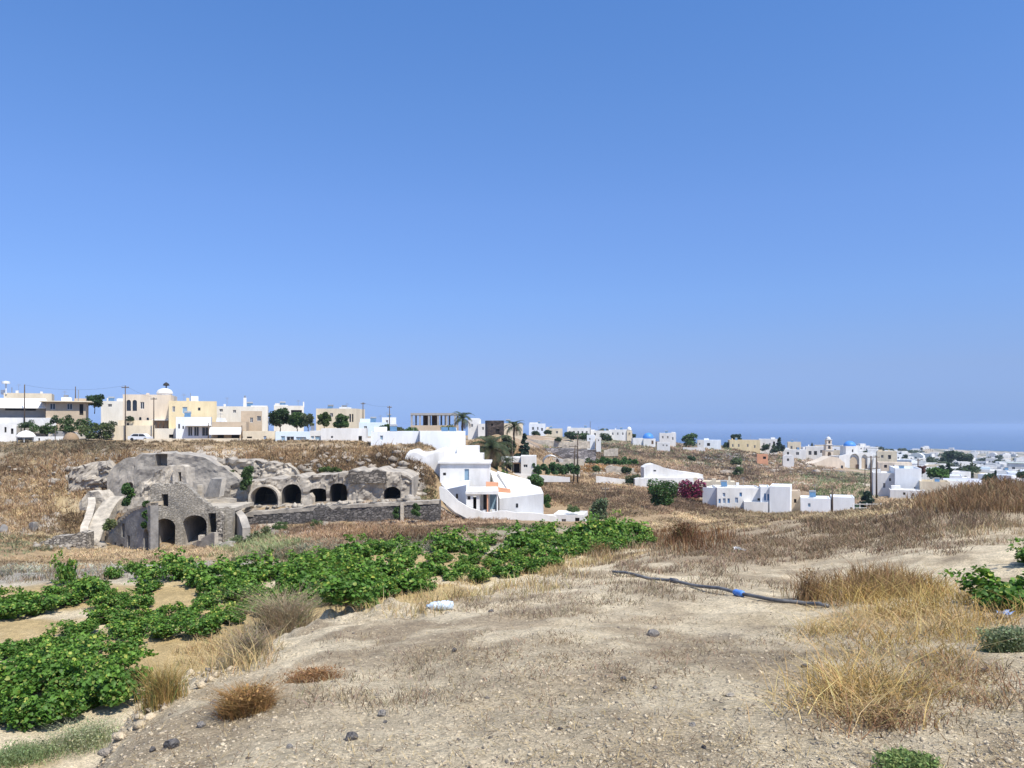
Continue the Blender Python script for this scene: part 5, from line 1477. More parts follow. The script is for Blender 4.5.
# ------------------------------------------------------------------ left town on the plateau
G_L = None
def left_town():
    # workshop with the long awning
    h = house('workshop', 'low grey workshop under a long bright corrugated awning at the far left', 'workshop', -14, 46, 406, 419, 158, 9, GREYW, 0, [(5,36,407.5,410.5,'d')], parapet=.1, found=4, frames=False)
    mb = MB(); k = m_per_px(158)
    x0, x1 = (-14 - 16) * k, (46.5 - 16) * k
    mb.add([(x0, -1.6, 10.6 * k), (x1, -1.6, 10.6 * k), (x1 - 1.2, 3.5, 20.5 * k), (x0, 3.5, 20.5 * k), (x0, -1.6, 10.9 * k + .1), (x1, -1.6, 10.9 * k + .1), (x1 - 1.2, 3.5, 20.8 * k + .1), (x0, 3.5, 20.8 * k + .1)],
           [(0, 3, 2, 1), (4, 5, 6, 7), (0, 1, 5, 4), (1, 2, 6, 5), (2, 3, 7, 6), (3, 0, 4, 7)])
    mb.build('awning', CANVAS, h)
    mb = MB(); mb.box(x0, x1 + 1, -2.6, -1.9, -1.5, 1.2 * k); mb.build('plinth', WHITE, h)
    house('flat_house', 'cream flat roofed house with two black windows beside the long awning', 'house', 46, 86, 402, 415.5, 160, 9, TANW, 0,
          [(50,55.5,403.5,409.5,'w'), (67,72.5,403.5,409.5,'w'), (79.5,83.5,404,415,'d')], parapet=0, overhang=1.1, roofmat=CREAM, found=3.5,
          roof_items=[(61,70,.25,1.0,2,4,'roof_tank',WHITE2), (63,67,1.003,1.5,2.2,3.6,'tank_top',METAL), (75.5,76.3,.25,2.6,3,3.2,'antenna',METAL)])
    house('long_house', 'long cream building with rooftop clutter behind the awning', 'house', 4, 52, 394.5, 412, 178, 9, CREAM, 0, [], parapet=.3, found=4,
          roof_items=[(2.6+2,8.5,0,1.0,1,3,'roof_tank',WHITE2), (13.5,14.2,0,1.6,1,1.2,'antenna',METAL), (17,19.5,0,.9,1,2,'roof_vent',WHITE), (24,24.8,0,2.4,2,2.2,'antenna',METAL), (38,40,0,.8,2,3,'roof_vent',WHITE)])
    mb = MB(); Y = 176; k = m_per_px(Y)
    mb.lathe([(.15, 0), (.15, 2.3), (.8, 2.35), (.8, 2.8), (.1, 2.95)], 12)
    o = mb.build('water_tank', WHITE2, loc=at(6, 394.2, Y)); tag(o, 'small white water tank on a stalk above the far left roofs', 'water tank')
    house('shed', 'low white shed with two dark doorways at the far left edge', 'shed', -8, 16.5, 425, 434, 151, 4, WHITE, 4, [(4.5,6.5,427,432.5,'d'), (11,13.5,428.5,434,'d')], parapet=.12)
    # white canopy
    mb = MB(); Y = 150; k = m_per_px(Y); R = 9 * k
    mb.lathe([(R, 0), (R * .98, .22), (R * .72, .8), (R * .35, 1.15), (.05, 1.28)], 16)
    r = thing('garden_canopy', 'round white canopy roof near the far left shed', 'canopy', at(26, 440, Y))
    o = mb.build('canopy_roof', CANVAS, r); o.location = (0, 0, .55)
    mb = MB()
    for a in range(5):
        mb = MB(); mb.tube([(R * .8 * math.cos(a * 1.26), R * .8 * math.sin(a * 1.26), -.4), (R * .8 * math.cos(a * 1.26), R * .8 * math.sin(a * 1.26), .7)], .07, 6)
        mb.build('post', WHITE, r)
    house('garden_wall', 'low white garden wall right of the round canopy', 'wall', 34, 72, 436.5, 441, 149, .4, WHITE, -3, [(38.5,40,438,441,'d')], parapet=0, frames=False)
    mb = MB(); Y = 150; k = m_per_px(Y)
    mb.dome(7.5 * k, at(71, 441, Y), 16, 6, sq=1.15); tag(mb.build('domed_hut', M('brown thatch', (.30, .21, .13), .95, .2, 5, bump=.8), smooth=True), 'brown rounded hut beside the white garden wall', 'hut')
    mb = MB(); mb.prism([(X_(46, 153), Z_(440, 153)), (X_(66, 153), Z_(440, 153)), (X_(64, 153), Z_(432, 153)), (X_(56, 153), Z_(430.5, 153))], 153, 157)
    tag(mb.build('sloped_shed', GREYW), 'grey lean-to roof behind the brown rounded hut', 'shed')
    house('blue_white_house', 'pale blue white house in the gap left of the big yellow house', 'house', 101, 125, 402, 420, 182, 8, OFFW, 0, [(108,112,404,407,'w')], found=5, roof_items=[(117,124,0,.9,1,4,'roof_room',WHITE2)])
    # big house
    r = house('mansion', 'large pale pink and yellow house with a small roof dome and two arched windows', 'house', 123, 171, 396, 440, 163, 12, PINKW, -4,
          [(126.6,131,400,411,'a'), (132.6,137,400,411,'a'), (140.3,144.3,402,409,'w'), (139,141.5,417,423,'a'), (146.5,149,417.5,423,'a')], parapet=.3, found=3)
    k = m_per_px(163); H = 44 * k
    mb = MB(); c0 = (161 - 147) * k
    mb.lathe([(1.5, 0), (1.5, .6), (1.65, .7), (1.55, 1.1), (1.2, 1.5), (.65, 1.75), (.05, 1.85)], 14, (c0, 4, H)); mb.build('roof_dome', WHITE, r)
    mb = MB(); mb.lathe([(.12, 0), (.12, .5), (.7, .6), (.5, 1.0), (.05, 1.3)], 10, (c0 + .3, 4, H + 1.8)); mb.build('lantern', DARK, r)
    mb = MB(); mb.box((153 - 147) * k, (168 - 147) * k, -2.2, -.003, 19.5 * k, 20.7 * k); mb.build('porch_roof', CANVAS, r)
    for q in (153.6, 158, 162.5, 167.3):
        mb = MB(); mb.box((q - 147) * k, (q - 147) * k + .22, -2.1, -1.9, -2, 19.5 * k - .003); mb.build('porch_post', BROWND, r)
    house('yellow_house', 'yellow flat roofed house with three small windows, joined to the big pink one', 'house', 169, 217, 402.5, 440, 161, 10, YELLOW, 3,
          [(172.5,175.2,406.5,412,'w'), (182.5,187.4,407,413.5,'g'), (198,200.5,407.5,410.5,'w')], parapet=.3, found=3, roof_items=[(191,198,0,1.4,3,6,'roof_room',WHITE2), (176,176.5,0,1.2,1,1.2,'antenna',METAL), (190.4,190.9,0,2.0,2,2.2,'antenna',METAL)])
    h = house('white_cafe', 'white low house with a wide dark glazed porch in front of the yellow one', 'house', 176, 211, 418, 440, 155, 6, WHITE2, 0,
          [(188,192.5,426.5,436,'w'), (194,199,426.5,436,'w'), (202,208.5,427,436,'w'), (178.3,180,424,428.5,'w'), (165+17.5,184,426,429,'w')], parapet=.2)
    k = m_per_px(155); mb = MB(); mb.box((186 - 193.5) * k, (211 - 193.5) * k, -1.5, -.003, 14 * k, 15 * k); mb.build('porch_roof', WHITE, h)
    house('low_store', 'low white storey with dark openings at the foot of the pink house', 'store', 153, 187, 429, 440, 157, 4, OFFW, 0, [(169,173.5,434.5,438,'d'), (176,181,434.5,438,'d')], parapet=.1)
    h = house('awning_house', 'grey tan house with two pale awnings over dark openings', 'house', 212, 246, 423, 441, 154, 7, TANW, -3,
          [(217.5,224,431.5,441,'d'), (231.5,239.5,431.5,440,'d')], parapet=.2)
    k = m_per_px(154); mb = MB()
    for a, b, z in ((211, 241, 11.0),):
        x0, x1 = (a - 229) * k, (b - 229) * k
        mb.add([(x0, -1.8, z * k - .9), (x1, -1.8, z * k - .9), (x1, -.003, z * k + .35), (x0, -.003, z * k + .35), (x0, -1.8, z * k - .75), (x1, -1.8, z * k - .75), (x1, -.003, z * k + .5), (x0, -.003, z * k + .5)],
               [(0, 3, 2, 1), (4, 5, 6, 7), (0, 1, 5, 4), (1, 2, 6, 5), (2, 3, 7, 6), (3, 0, 4, 7)])
    mb.build('awning', CANVAS, h)
    mb = MB(); x0 = (216 - 229) * k; mb.prism([(x0, 18 * k + .25), (x0 + 9 * k, 18 * k + .25), (x0 + 7 * k, 23 * k), (x0 + 1 * k, 23.4 * k)], 1, 4); mb.build('roof_room', WHITE2, h)
    house('tan_block', 'plain tan block with a satellite dish wall right of the awning house', 'house', 241, 262, 412, 440, 162, 7, TANW, 2, [(250,253,417.5,422.5,'w'), (257,265-4,416,421,'w')], parapet=.2)
    house('low_tan_house', 'low tan flat roofed house with one small blue window', 'house', 243, 275, 432, 441.5, 152, 5, CREAM, 0, [(263.5,266.5,436,439.5,'b'), (247,252,436.5,440,'d')], parapet=.15)
    h = house('chimney_house', 'long white roofed house with a tall white chimney', 'house', 216, 268, 407.5, 425, 176, 8, OFFW, 0, [(219.5,223,409,412,'w'), (233,236,410,413,'w'), (247,250,411,413,'w')], parapet=.25, found=5,
          roof_items=[(243,246,0,2.2,1,1.8,'chimney',WHITE), (243.8,245.2,2.2,2.7,1.2,1.6,'chimney_pot',METAL), (224,226,0,.8,2,3,'roof_vent',WHITE), (250,266,0,.5,2,6,'roof_step',WHITE)])
    house('terrace_house', 'white flat roofed house with a shaded brown terrace above the big green trees', 'house', 274, 304, 407, 426, 178, 8, OFFW, 3, [(291,302,410,417,'d'), (277,280,410,414,'w')], parapet=.3, found=5, frames=False,
          roof_items=[(302.5,303.8,0,1.2,.2,.6,'chimney',WHITE), (274.5,288,0,.5,1,5,'roof_step',WHITE)])
    house('square_tan_house', 'square tan two storey house standing alone behind trees', 'house', 316, 354.5, 410, 432, 186, 10, CREAM, -14, [(349.2,351,414,422,'w'), (351.8,353.4,414,422,'w'), (330,333,413,417,'w')], parapet=.35, found=5,
          roof_items=[(337,346,0,.7,2,5,'roof_room',WHITE2), (339,343,.703,1.2,2.6,3.8,'roof_tank',METAL)])
    house('glazed_house', 'low blue white bungalow with three wide windows', 'house', 275.5, 310, 432.5, 442, 149, 5, BLUEW, 0, [(281,285,436,441,'g'), (286.5,294,436.5,441.5,'w'), (296,306,437,441,'g')], parapet=.15)
    house('white_store', 'small white store with a rooftop tank between the bungalow and the blank white house', 'house', 309.5, 323, 431.5, 442, 150, 5, WHITE, 2, [(311,314,436,439,'g'), (315,320,436,440,'g')], parapet=.15, roof_items=[(311,314.5,0,1.1,1,2.5,'roof_tank',METAL)])
    house('blank_white_house', 'blank white block house with one dark doorway at its right end', 'house', 321, 366, 429.5, 442, 147, 7, WHITE, -3, [(331,333,436,438,'w'), (358.5,362,436,441.5,'d')], parapet=.2)
    house('pale_blue_wall', 'pale blue low house behind the trees left of the concrete frame', 'house', 359, 387, 423, 433, 172, 6, BLUEW, 0, [(364,367,426,429,'w')], parapet=.15, found=4)
    house('far_white_house', 'tiny far white house at the skyline left of the concrete frame', 'house', 382, 396, 418, 426, 260, 6, WHITE2, 0, [(386,388,420,423,'w')], found=5)
    house('cream_terrace', 'long cream retaining terrace below the pink house', 'terrace wall', 112, 153, 427, 441, 153, 5, CREAM, -2, [], parapet=.3)
    house('step_wall', 'pale stepped garden wall right of the shrubs', 'wall', 118, 153, 421, 430, 157, 3, CREAM, 0, [(127,129,423,427,'d')], parapet=.15)
    house('field_wall', 'long pale roadside wall along the plateau edge', 'wall', 145, 262, 438.5, 443, 147.5, .5, CREAM, 0, [], parapet=0)
    house('garden_wall', 'white wall with planted trees in front of the concrete frame', 'wall', 364, 424, 438, 444, 146, .5, WHITE, 2, [], parapet=0)
    # unfinished concrete frame
    r = thing('concrete_frame', 'unfinished concrete frame building open between its columns', 'building shell', at(433, 430, 182))
    Y = 182; mb = MB(); mb.box(X_(410.5, Y), X_(456, Y), Y, Y + 9, Z_(415.2, Y), Z_(413, Y)); part(mb, 'roof_slab', GREYW, r)
    mb = MB(); mb.box(X_(410.5, Y), X_(456, Y), Y, Y + 9, Z_(436, Y), Z_(425.3, Y)); part(mb, 'floor_slab', TANW, r)
    for q in (411.5, 419.8, 428.8, 438, 446.5, 455):
        for d in (.1, 8.4):
            mb = MB(); mb.box(X_(q, Y) - .2, X_(q, Y) + .2, Y + d, Y + d + .4, Z_(425.3, Y) + .003, Z_(415.2, Y) - .003); part(mb, 'column', GREYW, r)
    for q0, q1, d in ((420.5, 428, 6), (431, 437, 4), (443.5, 445.8, 3)):
        mb = MB(); mb.box(X_(q0, Y), X_(q1, Y), Y + d, Y + d + .2, Z_(425.3, Y) + .003, Z_(415.2, Y) - .003); part(mb, 'brick_infill', BROWND, r)
    # parked car
    car()
def car():
    Y = 150; b = at(138.5, 441, Y)
    r = thing('parked_car', 'small white car parked on the plateau below the pink house', 'car', b, 0)
    bodym = M('white car paint', (.75, .77, .78), .25, .03, 2, spec=.6)
    mb = MB(); w = 2.05
    mb.prism([(-w, .3), (w, .3), (w, .75), (w * .75, .85), (w * .45, 1.38), (-w * .5, 1.4), (-w * .82, .95), (-w, .9)], 0, 1.65); mb.build('body', bodym, r)
    mb = MB(); mb.prism([(w * .66, .9), (w * .43, 1.3), (.05, 1.32), (.05, .9)], -.02, 1.67); mb.prism([(-.05, .9), (-.05, 1.32), (-w * .47, 1.32), (-w * .7, .95)], -.02, 1.67); mb.build('side_window', GLASS, r)
    for x in (-1.25, 1.25):
        for y in (-.03, 1.5):
            mb = MB(); mb.tube([(x, y, .31), (x, y + .18, .31)], .31, 14); mb.build('wheel', M('tyre', (.03, .03, .03), .8), r)
left_town()

# ------------------------------------------------------------------ middle distance
def middle():
    house('stone_ruin', 'dark lava stone ruined house standing square against the sky', 'ruin', 487.5, 504, 420.5, 434.5, 205, 7, BLACKST, 6, [(491,493,423.5,426,'d'), (496,499.5,429,434,'d')], parapet=0, found=5, frames=False)
    house('white_house', 'white house left of the dark stone ruin', 'house', 468, 481, 420, 432, 225, 7, WHITE, 0, [(471,473,424,427,'w')], found=5, roof_items=[(468.5,480,0,.5,1,5,'roof_step',WHITE)])
    house('low_white_house', 'low white house touching the dark stone ruin on its left', 'house', 478, 489, 424.5, 434, 222, 6, WHITE, 0, [(482,484,427,430,'w')], found=5)
    house('pale_house', 'pale house right of the dark stone ruin behind a palm', 'house', 503.5, 523, 424, 433, 230, 7, CREAM, 0, [(516,519,427,431,'d'), (508,510,427,430,'w')], found=5)
    h = house('porch_house', 'white house with a dark porch among palms above the brown field', 'house', 501, 522, 458.5, 473.5, 166, 7, WHITE, 0, [(506,513,464,472.5,'d'), (514,519.5,463.5,472.5,'d')], parapet=.2, frames=False)
    k = m_per_px(166); mb = MB(); mb.box((502 - 511.5) * k, (522.5 - 511.5) * k, -1.8, -.003, 10.2 * k, 11.2 * k); mb.build('porch_roof', BROWND, h)
    for q in (502.5, 512, 521.5):
        mb = MB(); mb.box((q - 511.5) * k - .1, (q - 511.5) * k + .1, -1.7, -1.5, -1.5, 10.2 * k - .003); mb.build('porch_post', WHITE, h)
    house('white_wing', 'white cube with one dark window right of the dark porch', 'house', 521, 536.5, 457, 474, 164, 6, WHITE, 0, [(523.5,527.5,464.5,467.5,'w'), (533,535,463,468,'w')], parapet=.2)
    mb = MB(); Y = 160; wallpx(mb, [(500,471),(510,473),(530,474.5),(553,476),(570,477.5)], 482, Y, .5); tag(mb.build('boundary_wall', WHITE), 'low white wall along the top of the brown field', 'wall')
    mb = MB(); Y = 186; wallpx(mb, [(596,476),(612,478),(634,480.5)], 486, Y, .5); tag(mb.build('boundary_wall', WHITE), 'white wall leading to the white cave houses on the hill', 'wall')
    for a, b, c, d, Y, lab in ((534,440,562,441,300,'pale field wall below the skyline houses, left of the tall poles'), (562,442.5,590,441.5,300,'pale field wall behind the tall poles'), (530,458.5,584,459.5,235,'long pale field wall behind the green garden'),
                          (556,470.5,580,468,196,'stony pale wall by the tall poles'), (606,466,634,468.5,225,'crumbling pale wall on the orange field'), (604,450,618,449,280,'pale rocky cut in the brown hill')):
        mb = MB(); wallpx(mb, [(a,b),((a+b*0+c)/2,(b+d)/2-.6),(c,d)], max(b,d)+6, Y, .8, (), 1, .8, lump(.25,.4,int(a)))
        tag(mb.build('field_wall', LIME, weld=True), lab, 'wall')
    mb = MB(); wallpx(mb, [(530,447.5),(560,448),(596,450)], 462, 262, 2, (), 1.5, 1.2, lump(.6, .2, 140))
    tag(mb.build('terrace_wall', rubble_mat('grey terrace stone', (.26, .24, .235), (.16, .15, .14), .8), weld=True), 'long dark grey terrace wall on the hill behind the green garden', 'wall')
    for a, b, c, d, Y, lab in ((797,472.5,846,475,352,'pale terrace wall below the cream chapel'), (800,478,820,480.5,318,'broken pale wall on the slope below the chapel'), (840,479.5,868,481.5,300,'low pale wall beside the dark slope near the pale box building'),
                          (776,466,800,469,345,'pale wall stub left of the cream chapel'), (720,470.5,742,471.5,270,'crumbling pale wall above the cream broken wall'), (846,474.5,872,476,340,'pale terrace wall in front of the church')):
        mb = MB(); wallpx(mb, [(a,b),((a*2+c)/3,(b*2+d)/3-.5),((a+c*2)/3,(b+d*2)/3+.3),(c,d)], max(b,d)+6, Y, .9, (), 1, .8, lump(.3,.3,int(a)))
        tag(mb.build('field_wall', LIME, weld=True), lab, 'wall')
    # greenhouse frame
    mb = MB(); Y = 188
    for i in range(5):
        y = Y + i * 1.6; c = X_(551.5, Y); R = 8 * m_per_px(Y)
        mb.tube([(c + R * math.cos(a * math.pi / 10), y, Z_(463, Y) + R * .9 * math.sin(a * math.pi / 10)) for a in range(11)], .09, 6)
    r = thing('greenhouse', 'dark arched greenhouse tunnel in the green garden', 'greenhouse', at(551.5, 464, Y)); part(mb, 'hoops', METAL, r)
    mb = MB(); n = 10
    for a in range(n):
        p, q = a * math.pi / n, (a + 1) * math.pi / n
        mb.add([(c + R * .98 * math.cos(p), Y, Z_(463, Y) + R * .88 * math.sin(p)), (c + R * .98 * math.cos(q), Y, Z_(463, Y) + R * .88 * math.sin(q)), (c + R * .98 * math.cos(q), Y + 6.4, Z_(463, Y) + R * .88 * math.sin(q)), (c + R * .98 * math.cos(p), Y + 6.4, Z_(463, Y) + R * .88 * math.sin(p))], [(0, 1, 2, 3)])
    part(mb, 'net_cover', M('shade net', (.07, .075, .07), .9, .2, 4), r)
    mb = MB(); mb.lathe([(.05, 0), (.9, 0), (.85, .7), (.05, .72)], 12, at(559.5, 462, 195)); tag(mb.build('tank', GREYW), 'pale stone tank beside the greenhouse tunnel', 'tank')
    # skyline
    house('skyline_block', 'white two storey block, leftmost of the skyline houses over the sea', 'house', 529, 545.5, 424, 435, 390, 12, WHITE2, 0, [(532,534,427,430,'w'), (537,538.5,427,430,'w'), (541,543,428,431,'w')], found=6, roof_items=[(529.5,538,0,.8,1,6,'roof_step',WHITE)])
    house('skyline_house', 'low cream skyline house right of the leftmost white block', 'house', 545, 562.5, 429, 435.5, 392, 9, CREAM, 0, [(549,551,431,433.5,'w'), (556,558,431,433.5,'w')], found=6)
    house('skyline_hotel', 'long white skyline building with a row of small windows', 'house', 567, 591, 428.3, 436.5, 398, 10, WHITE, 0, [(569+i*4.2,570.7+i*4.2,431,434,'w') for i in range(5)], found=6, roof_items=[(567.5,571,0,.9,1,5,'roof_room',WHITE)])
    house('skyline_house', 'plain white skyline house right of the long one with a row of windows', 'house', 590, 610, 431, 438, 402, 9, WHITE, 0, [(594,596,433,435.5,'w'), (602,604,433.5,436,'w')], found=6, roof_items=[(590.5,595,0,.7,1,5,'roof_room',WHITE)])
    house('skyline_house', 'white skyline house joined to the domed bell tower', 'house', 609, 627, 430, 438.5, 405, 9, WHITE, 0, [(612,613.5,432.5,435,'w'), (617,618.5,432.5,435,'w'), (622,623.5,432.5,435,'w')], found=6)
    house('field_hut', 'small white hut on the brown hill below the skyline', 'hut', 587, 595, 435.5, 442, 330, 5, WHITE2, 0, [(589,590.5,438,440,'w')], found=4)
    house('field_hut', 'second small white hut below the skyline, nearer the bell tower', 'hut', 596, 601, 438, 442, 325, 4, WHITE, 0, [(598,599,439.5,441,'d')], found=4)
    Y = 404; r = thing('bell_tower', 'slim cream tower with a white dome on the skyline', 'tower', at(629.5, 440, Y)); k = m_per_px(Y)
    mb = MB(); mb.wall(X_(626.8, Y), X_(632.2, Y), Z_(446, Y), Z_(430.5, Y), Y, .4, [(X_(628.6, Y), X_(630.4, Y), Z_(436, Y), arch_top(X_(628.6, Y), X_(630.4, Y), Z_(432.5, Y)))], 50); mb.box(X_(626.8, Y), X_(632.2, Y), Y + 1.8, Y + 2.6, Z_(446, Y), Z_(430.5, Y)); part(mb, 'shaft', CREAM, r)
    mb = MB(); mb.dome(2.5 * k, (X_(629.5, Y), Y + 1.3, Z_(430.5, Y)), 14, 6, sq=1.5); part(mb, 'dome', WHITE, r, smooth=True)
    Y = 372; r = thing('chapel', 'small chapel with a bright blue dome on the hill', 'chapel', at(649, 444, Y)); k = m_per_px(Y)
    mb = MB(); mb.box(X_(643.5, Y), X_(655.5, Y), Y, Y + 6, Z_(449, Y), Z_(438.7, Y)); mb.box(X_(633, Y), X_(643.5, Y), Y + 1, Y + 5, Z_(449, Y), Z_(438.2, Y)); part(mb, 'walls', WHITE, r)
    mb = MB(); mb.dome(5.6 * k, (X_(649.3, Y), Y + 3, Z_(438.7, Y) + .003), 18, 7, sq=1.05); part(mb, 'dome', DOMEB, r, smooth=True)
    mb = MB(); mb.box(X_(651.5, Y), X_(653.5, Y), Y - .04, Y + .2, Z_(444, Y), Z_(440.5, Y)); part(mb, 'door', BROWND, r)
    house('white_villa', 'two storey white house right of the blue domed chapel', 'house', 659.5, 676, 433.5, 441.5, 392, 9, WHITE, 0, [(662,663.5,436,438.5,'w'), (667,668.5,436,438.5,'w'), (672,673.5,437,440,'w')], found=5, roof_items=[(671.5,675.5,0,.7,1,5,'roof_room',WHITE)])
    house('white_cottage', 'low white cottage below the blue domed chapel', 'house', 657, 670, 443, 447.5, 350, 5, WHITE, 0, [(662.5,664,444.5,446,'w'), (666,667.5,444.5,446.5,'w')], found=4)
    house('white_house', 'small white house right of the round tree on the hill', 'house', 697.5, 704, 440.5, 448.5, 385, 6, WHITE, 0, [(699,700.3,443,445,'w')], found=5)
    house('grey_roofed_house', 'long low grey white house between the round tree and the cream block', 'house', 703, 721, 440.5, 447, 398, 8, WHITE2, 0, [(707,710,443,446,'d')], found=5)
    house('long_wall', 'low white wall at the foot of the round tree on the hill', 'wall', 683, 705, 447.5, 450, 372, .6, WHITE, 0, [], parapet=0)
    house('cream_block', 'long cream yellow block at the edge of the brown hill', 'house', 729.5, 760, 440.5, 451, 415, 10, YELLOW, 4, [(732,733.5,444,447,'w'), (738,739.5,444,447,'w'), (747,748.5,444,447,'w'), (754,755.5,445,448,'w')], found=6)
    house('pale_block', 'pale white block right of the long cream yellow one', 'house', 759, 777.5, 439.5, 451, 420, 10, WHITE, 0, [(763,764.5,443,446,'w'), (769,770.5,443,446,'w'), (773,775,441.5,445,'d')], found=6)
    house('cream_villa', 'cream house right of the trees on the skyline', 'house', 788, 801, 442.5, 455.5, 425, 9, CREAM, 0, [(790.5,792.5,446,449,'w'), (796,798,447,450,'w')], found=6)
    house('white_terrace', 'low white terrace house below the cream house', 'house', 783, 806, 450, 456, 412, 6, WHITE, 0, [(787,789,452,455,'d'), (796,799,452,455,'w')], found=5)
    house('white_hall', 'long white hall left of the pink bell tower', 'house', 806, 826, 447, 456, 432, 9, WHITE, 0, [(808.5,811.5,451,455,'w'), (814,817,451,455,'d'), (820,822.5,450,453,'w')], found=6)
    house('skyline_cube', 'pale cube on the skyline between cream house and pink tower', 'house', 815, 825, 445.5, 450, 470, 8, CREAM, 0, [(818,819.5,447,449,'w')], found=6)
    house('red_roof_shed', 'low shed with a red tiled roof on the brown hill', 'shed', 757, 768, 455, 459, 330, 5, TERRA, 0, [(763,766,456.5,459,'d')], found=4)
    h = house('vaulted_hut', 'tiny white vaulted hut on the brown hill', 'hut', 783, 794, 457.5, 461, 335, 5, WHITE, 0, [(787,789,458.5,461,'d')], parapet=0, found=3)
    k = m_per_px(335); mb = MB(); R = 5.4 * k; mb.prism([(R * math.cos(a * math.pi / 10), 3.5 * k + .003 + R * .45 * math.sin(a * math.pi / 10)) for a in range(11)][::-1], .05, 4.9); mb.build('vault', WHITE, h)
middle()

# ------------------------------------------------------------------ white houses on the near hill
def near_hill():
    r = thing('cave_house', 'whitewashed cave house of low vaults above the round tree', 'house', at(672, 488, 186)); Y = 186
    mb = MB(); wallpx(mb, [(644,467.5),(648,465),(653,463.6),(659,465.5),(665,468),(673,470),(682,471.8),(690,472.5),(690.5,470),(692,469.8),(692.5,473),(703,474.5)], 492, Y, 5,
           [(647.5,656.5,480.5,489.5)], 1.2, None, None)
    part(mb, 'walls', WHITE, r)
    mb = MB(); mb.box(X_(647, Y), X_(657, Y), Y + 2.5, Y + 2.7, Z_(490, Y), Z_(480, Y)); part(mb, 'opening', DARK, r)
    mb = MB(); mb.box(X_(653.5, Y), X_(656, Y), Y - .03, Y + .1, Z_(471.3, Y), Z_(470, Y)); part(mb, 'vent', GLASS, r)
    mb = MB(); mb.box(X_(643, Y), X_(702.5, Y), Y - 1.2, Y - .003, Z_(492, Y), Z_(477.5, Y), skip=''); part(mb, 'terrace', WHITE, r)
    mb = MB(); Y2 = 181; wallpx(mb, [(635,479),(637,478),(646,478.5),(648,483)], 494, Y2, 2.5, (), .8); part(mb, 'side_block', WHITE, r)
    house('cream_ruin', 'cream broken wall above the roofs of the long white house', 'ruin', 694, 735, 481.5, 494, 172, 4, CREAM, 0, [(703,705,484,488,'d')], parapet=0, found=4, frames=False,
          roof_items=[(694,698,0,.8,0,1,'wall_stub',CREAM), (712,716,0,.6,0,1,'wall_stub',CREAM), (728,730,0,1.1,0,.6,'wall_stub',CREAM)])
    house('white_house', 'blank white wall end of the long white house with blue windows', 'house', 702.5, 719, 488.5, 508, 163, 8, WHITE2, -22, [], parapet=.2)
    house('blue_window_house', 'long white house with small blue windows on two levels', 'house', 717, 762, 489, 515, 160, 8, WHITE, 6,
          [(722.5,725.3,493,497,'b'), (739.5,742,492.5,496.5,'b'), (718.5,720.7,499,503.5,'b'), (722.8,725.6,498.5,503.5,'b'), (727.5,729.8,498.5,503.2,'b'), (735,738,497.5,503,'b'), (757.5,760.5,498,503,'d')], parapet=.2)
    house('white_terrace', 'white terrace block below the right end of the long white house', 'terrace', 744, 768, 503, 516, 156.5, 3, WHITE, 0, [], parapet=.2)
    house('white_annex', 'narrow white front with blue shutters at the corner of the tall cube house', 'house', 760.5, 770, 488, 515, 157.3, 6, WHITE2, 0, [(764,766,493.5,500.5,'b'), (767.3,769.2,494,500.5,'b')], parapet=.2)
    house('white_cube_house', 'tall blank white cube house with a bright right wall', 'house', 769.5, 790, 487.5, 516, 155.5, 8, WHITE2, -6, [], parapet=.2)
    house('tan_shed', 'narrow tan stone shed between the white cube and the white garages', 'shed', 790, 800.5, 491.5, 512, 161, 5, TANW, 0, [(794,796.5,499,503,'d')], parapet=.1, frames=False)
    house('white_garage', 'low white garage with a pale door, left of the dark pole', 'garage', 801, 830.5, 499, 516, 156, 6, WHITE2, 0, [(805.5,812,503,513,'g')][:0] + [(808,810.5,503.5,507,'g')], parapet=.15)
    house('white_garage', 'low white garage right of the dark pole, beside the dark pine', 'garage', 831.5, 854.5, 498, 515, 154.5, 6, WHITE2, 0, [(850,853,507,514,'d')], parapet=.15)
    r = thing('rail_fence', 'white two rail fence in front of the dark pine', 'fence', at(866, 512, 150)); Y = 150
    for q in (853, 860, 867, 874, 881):
        mb = MB(); mb.box(X_(q, Y) - .05, X_(q, Y) + .05, Y, Y + .1, Z_(514, Y), Z_(503, Y)); part(mb, 'post', WHITE, r)
    for q in (503.8, 507.5):
        mb = MB(); mb.box(X_(852, Y), X_(882, Y), Y - .053, Y - .003, Z_(q + .6, Y), Z_(q, Y)); part(mb, 'rail', WHITE, r)
near_hill()

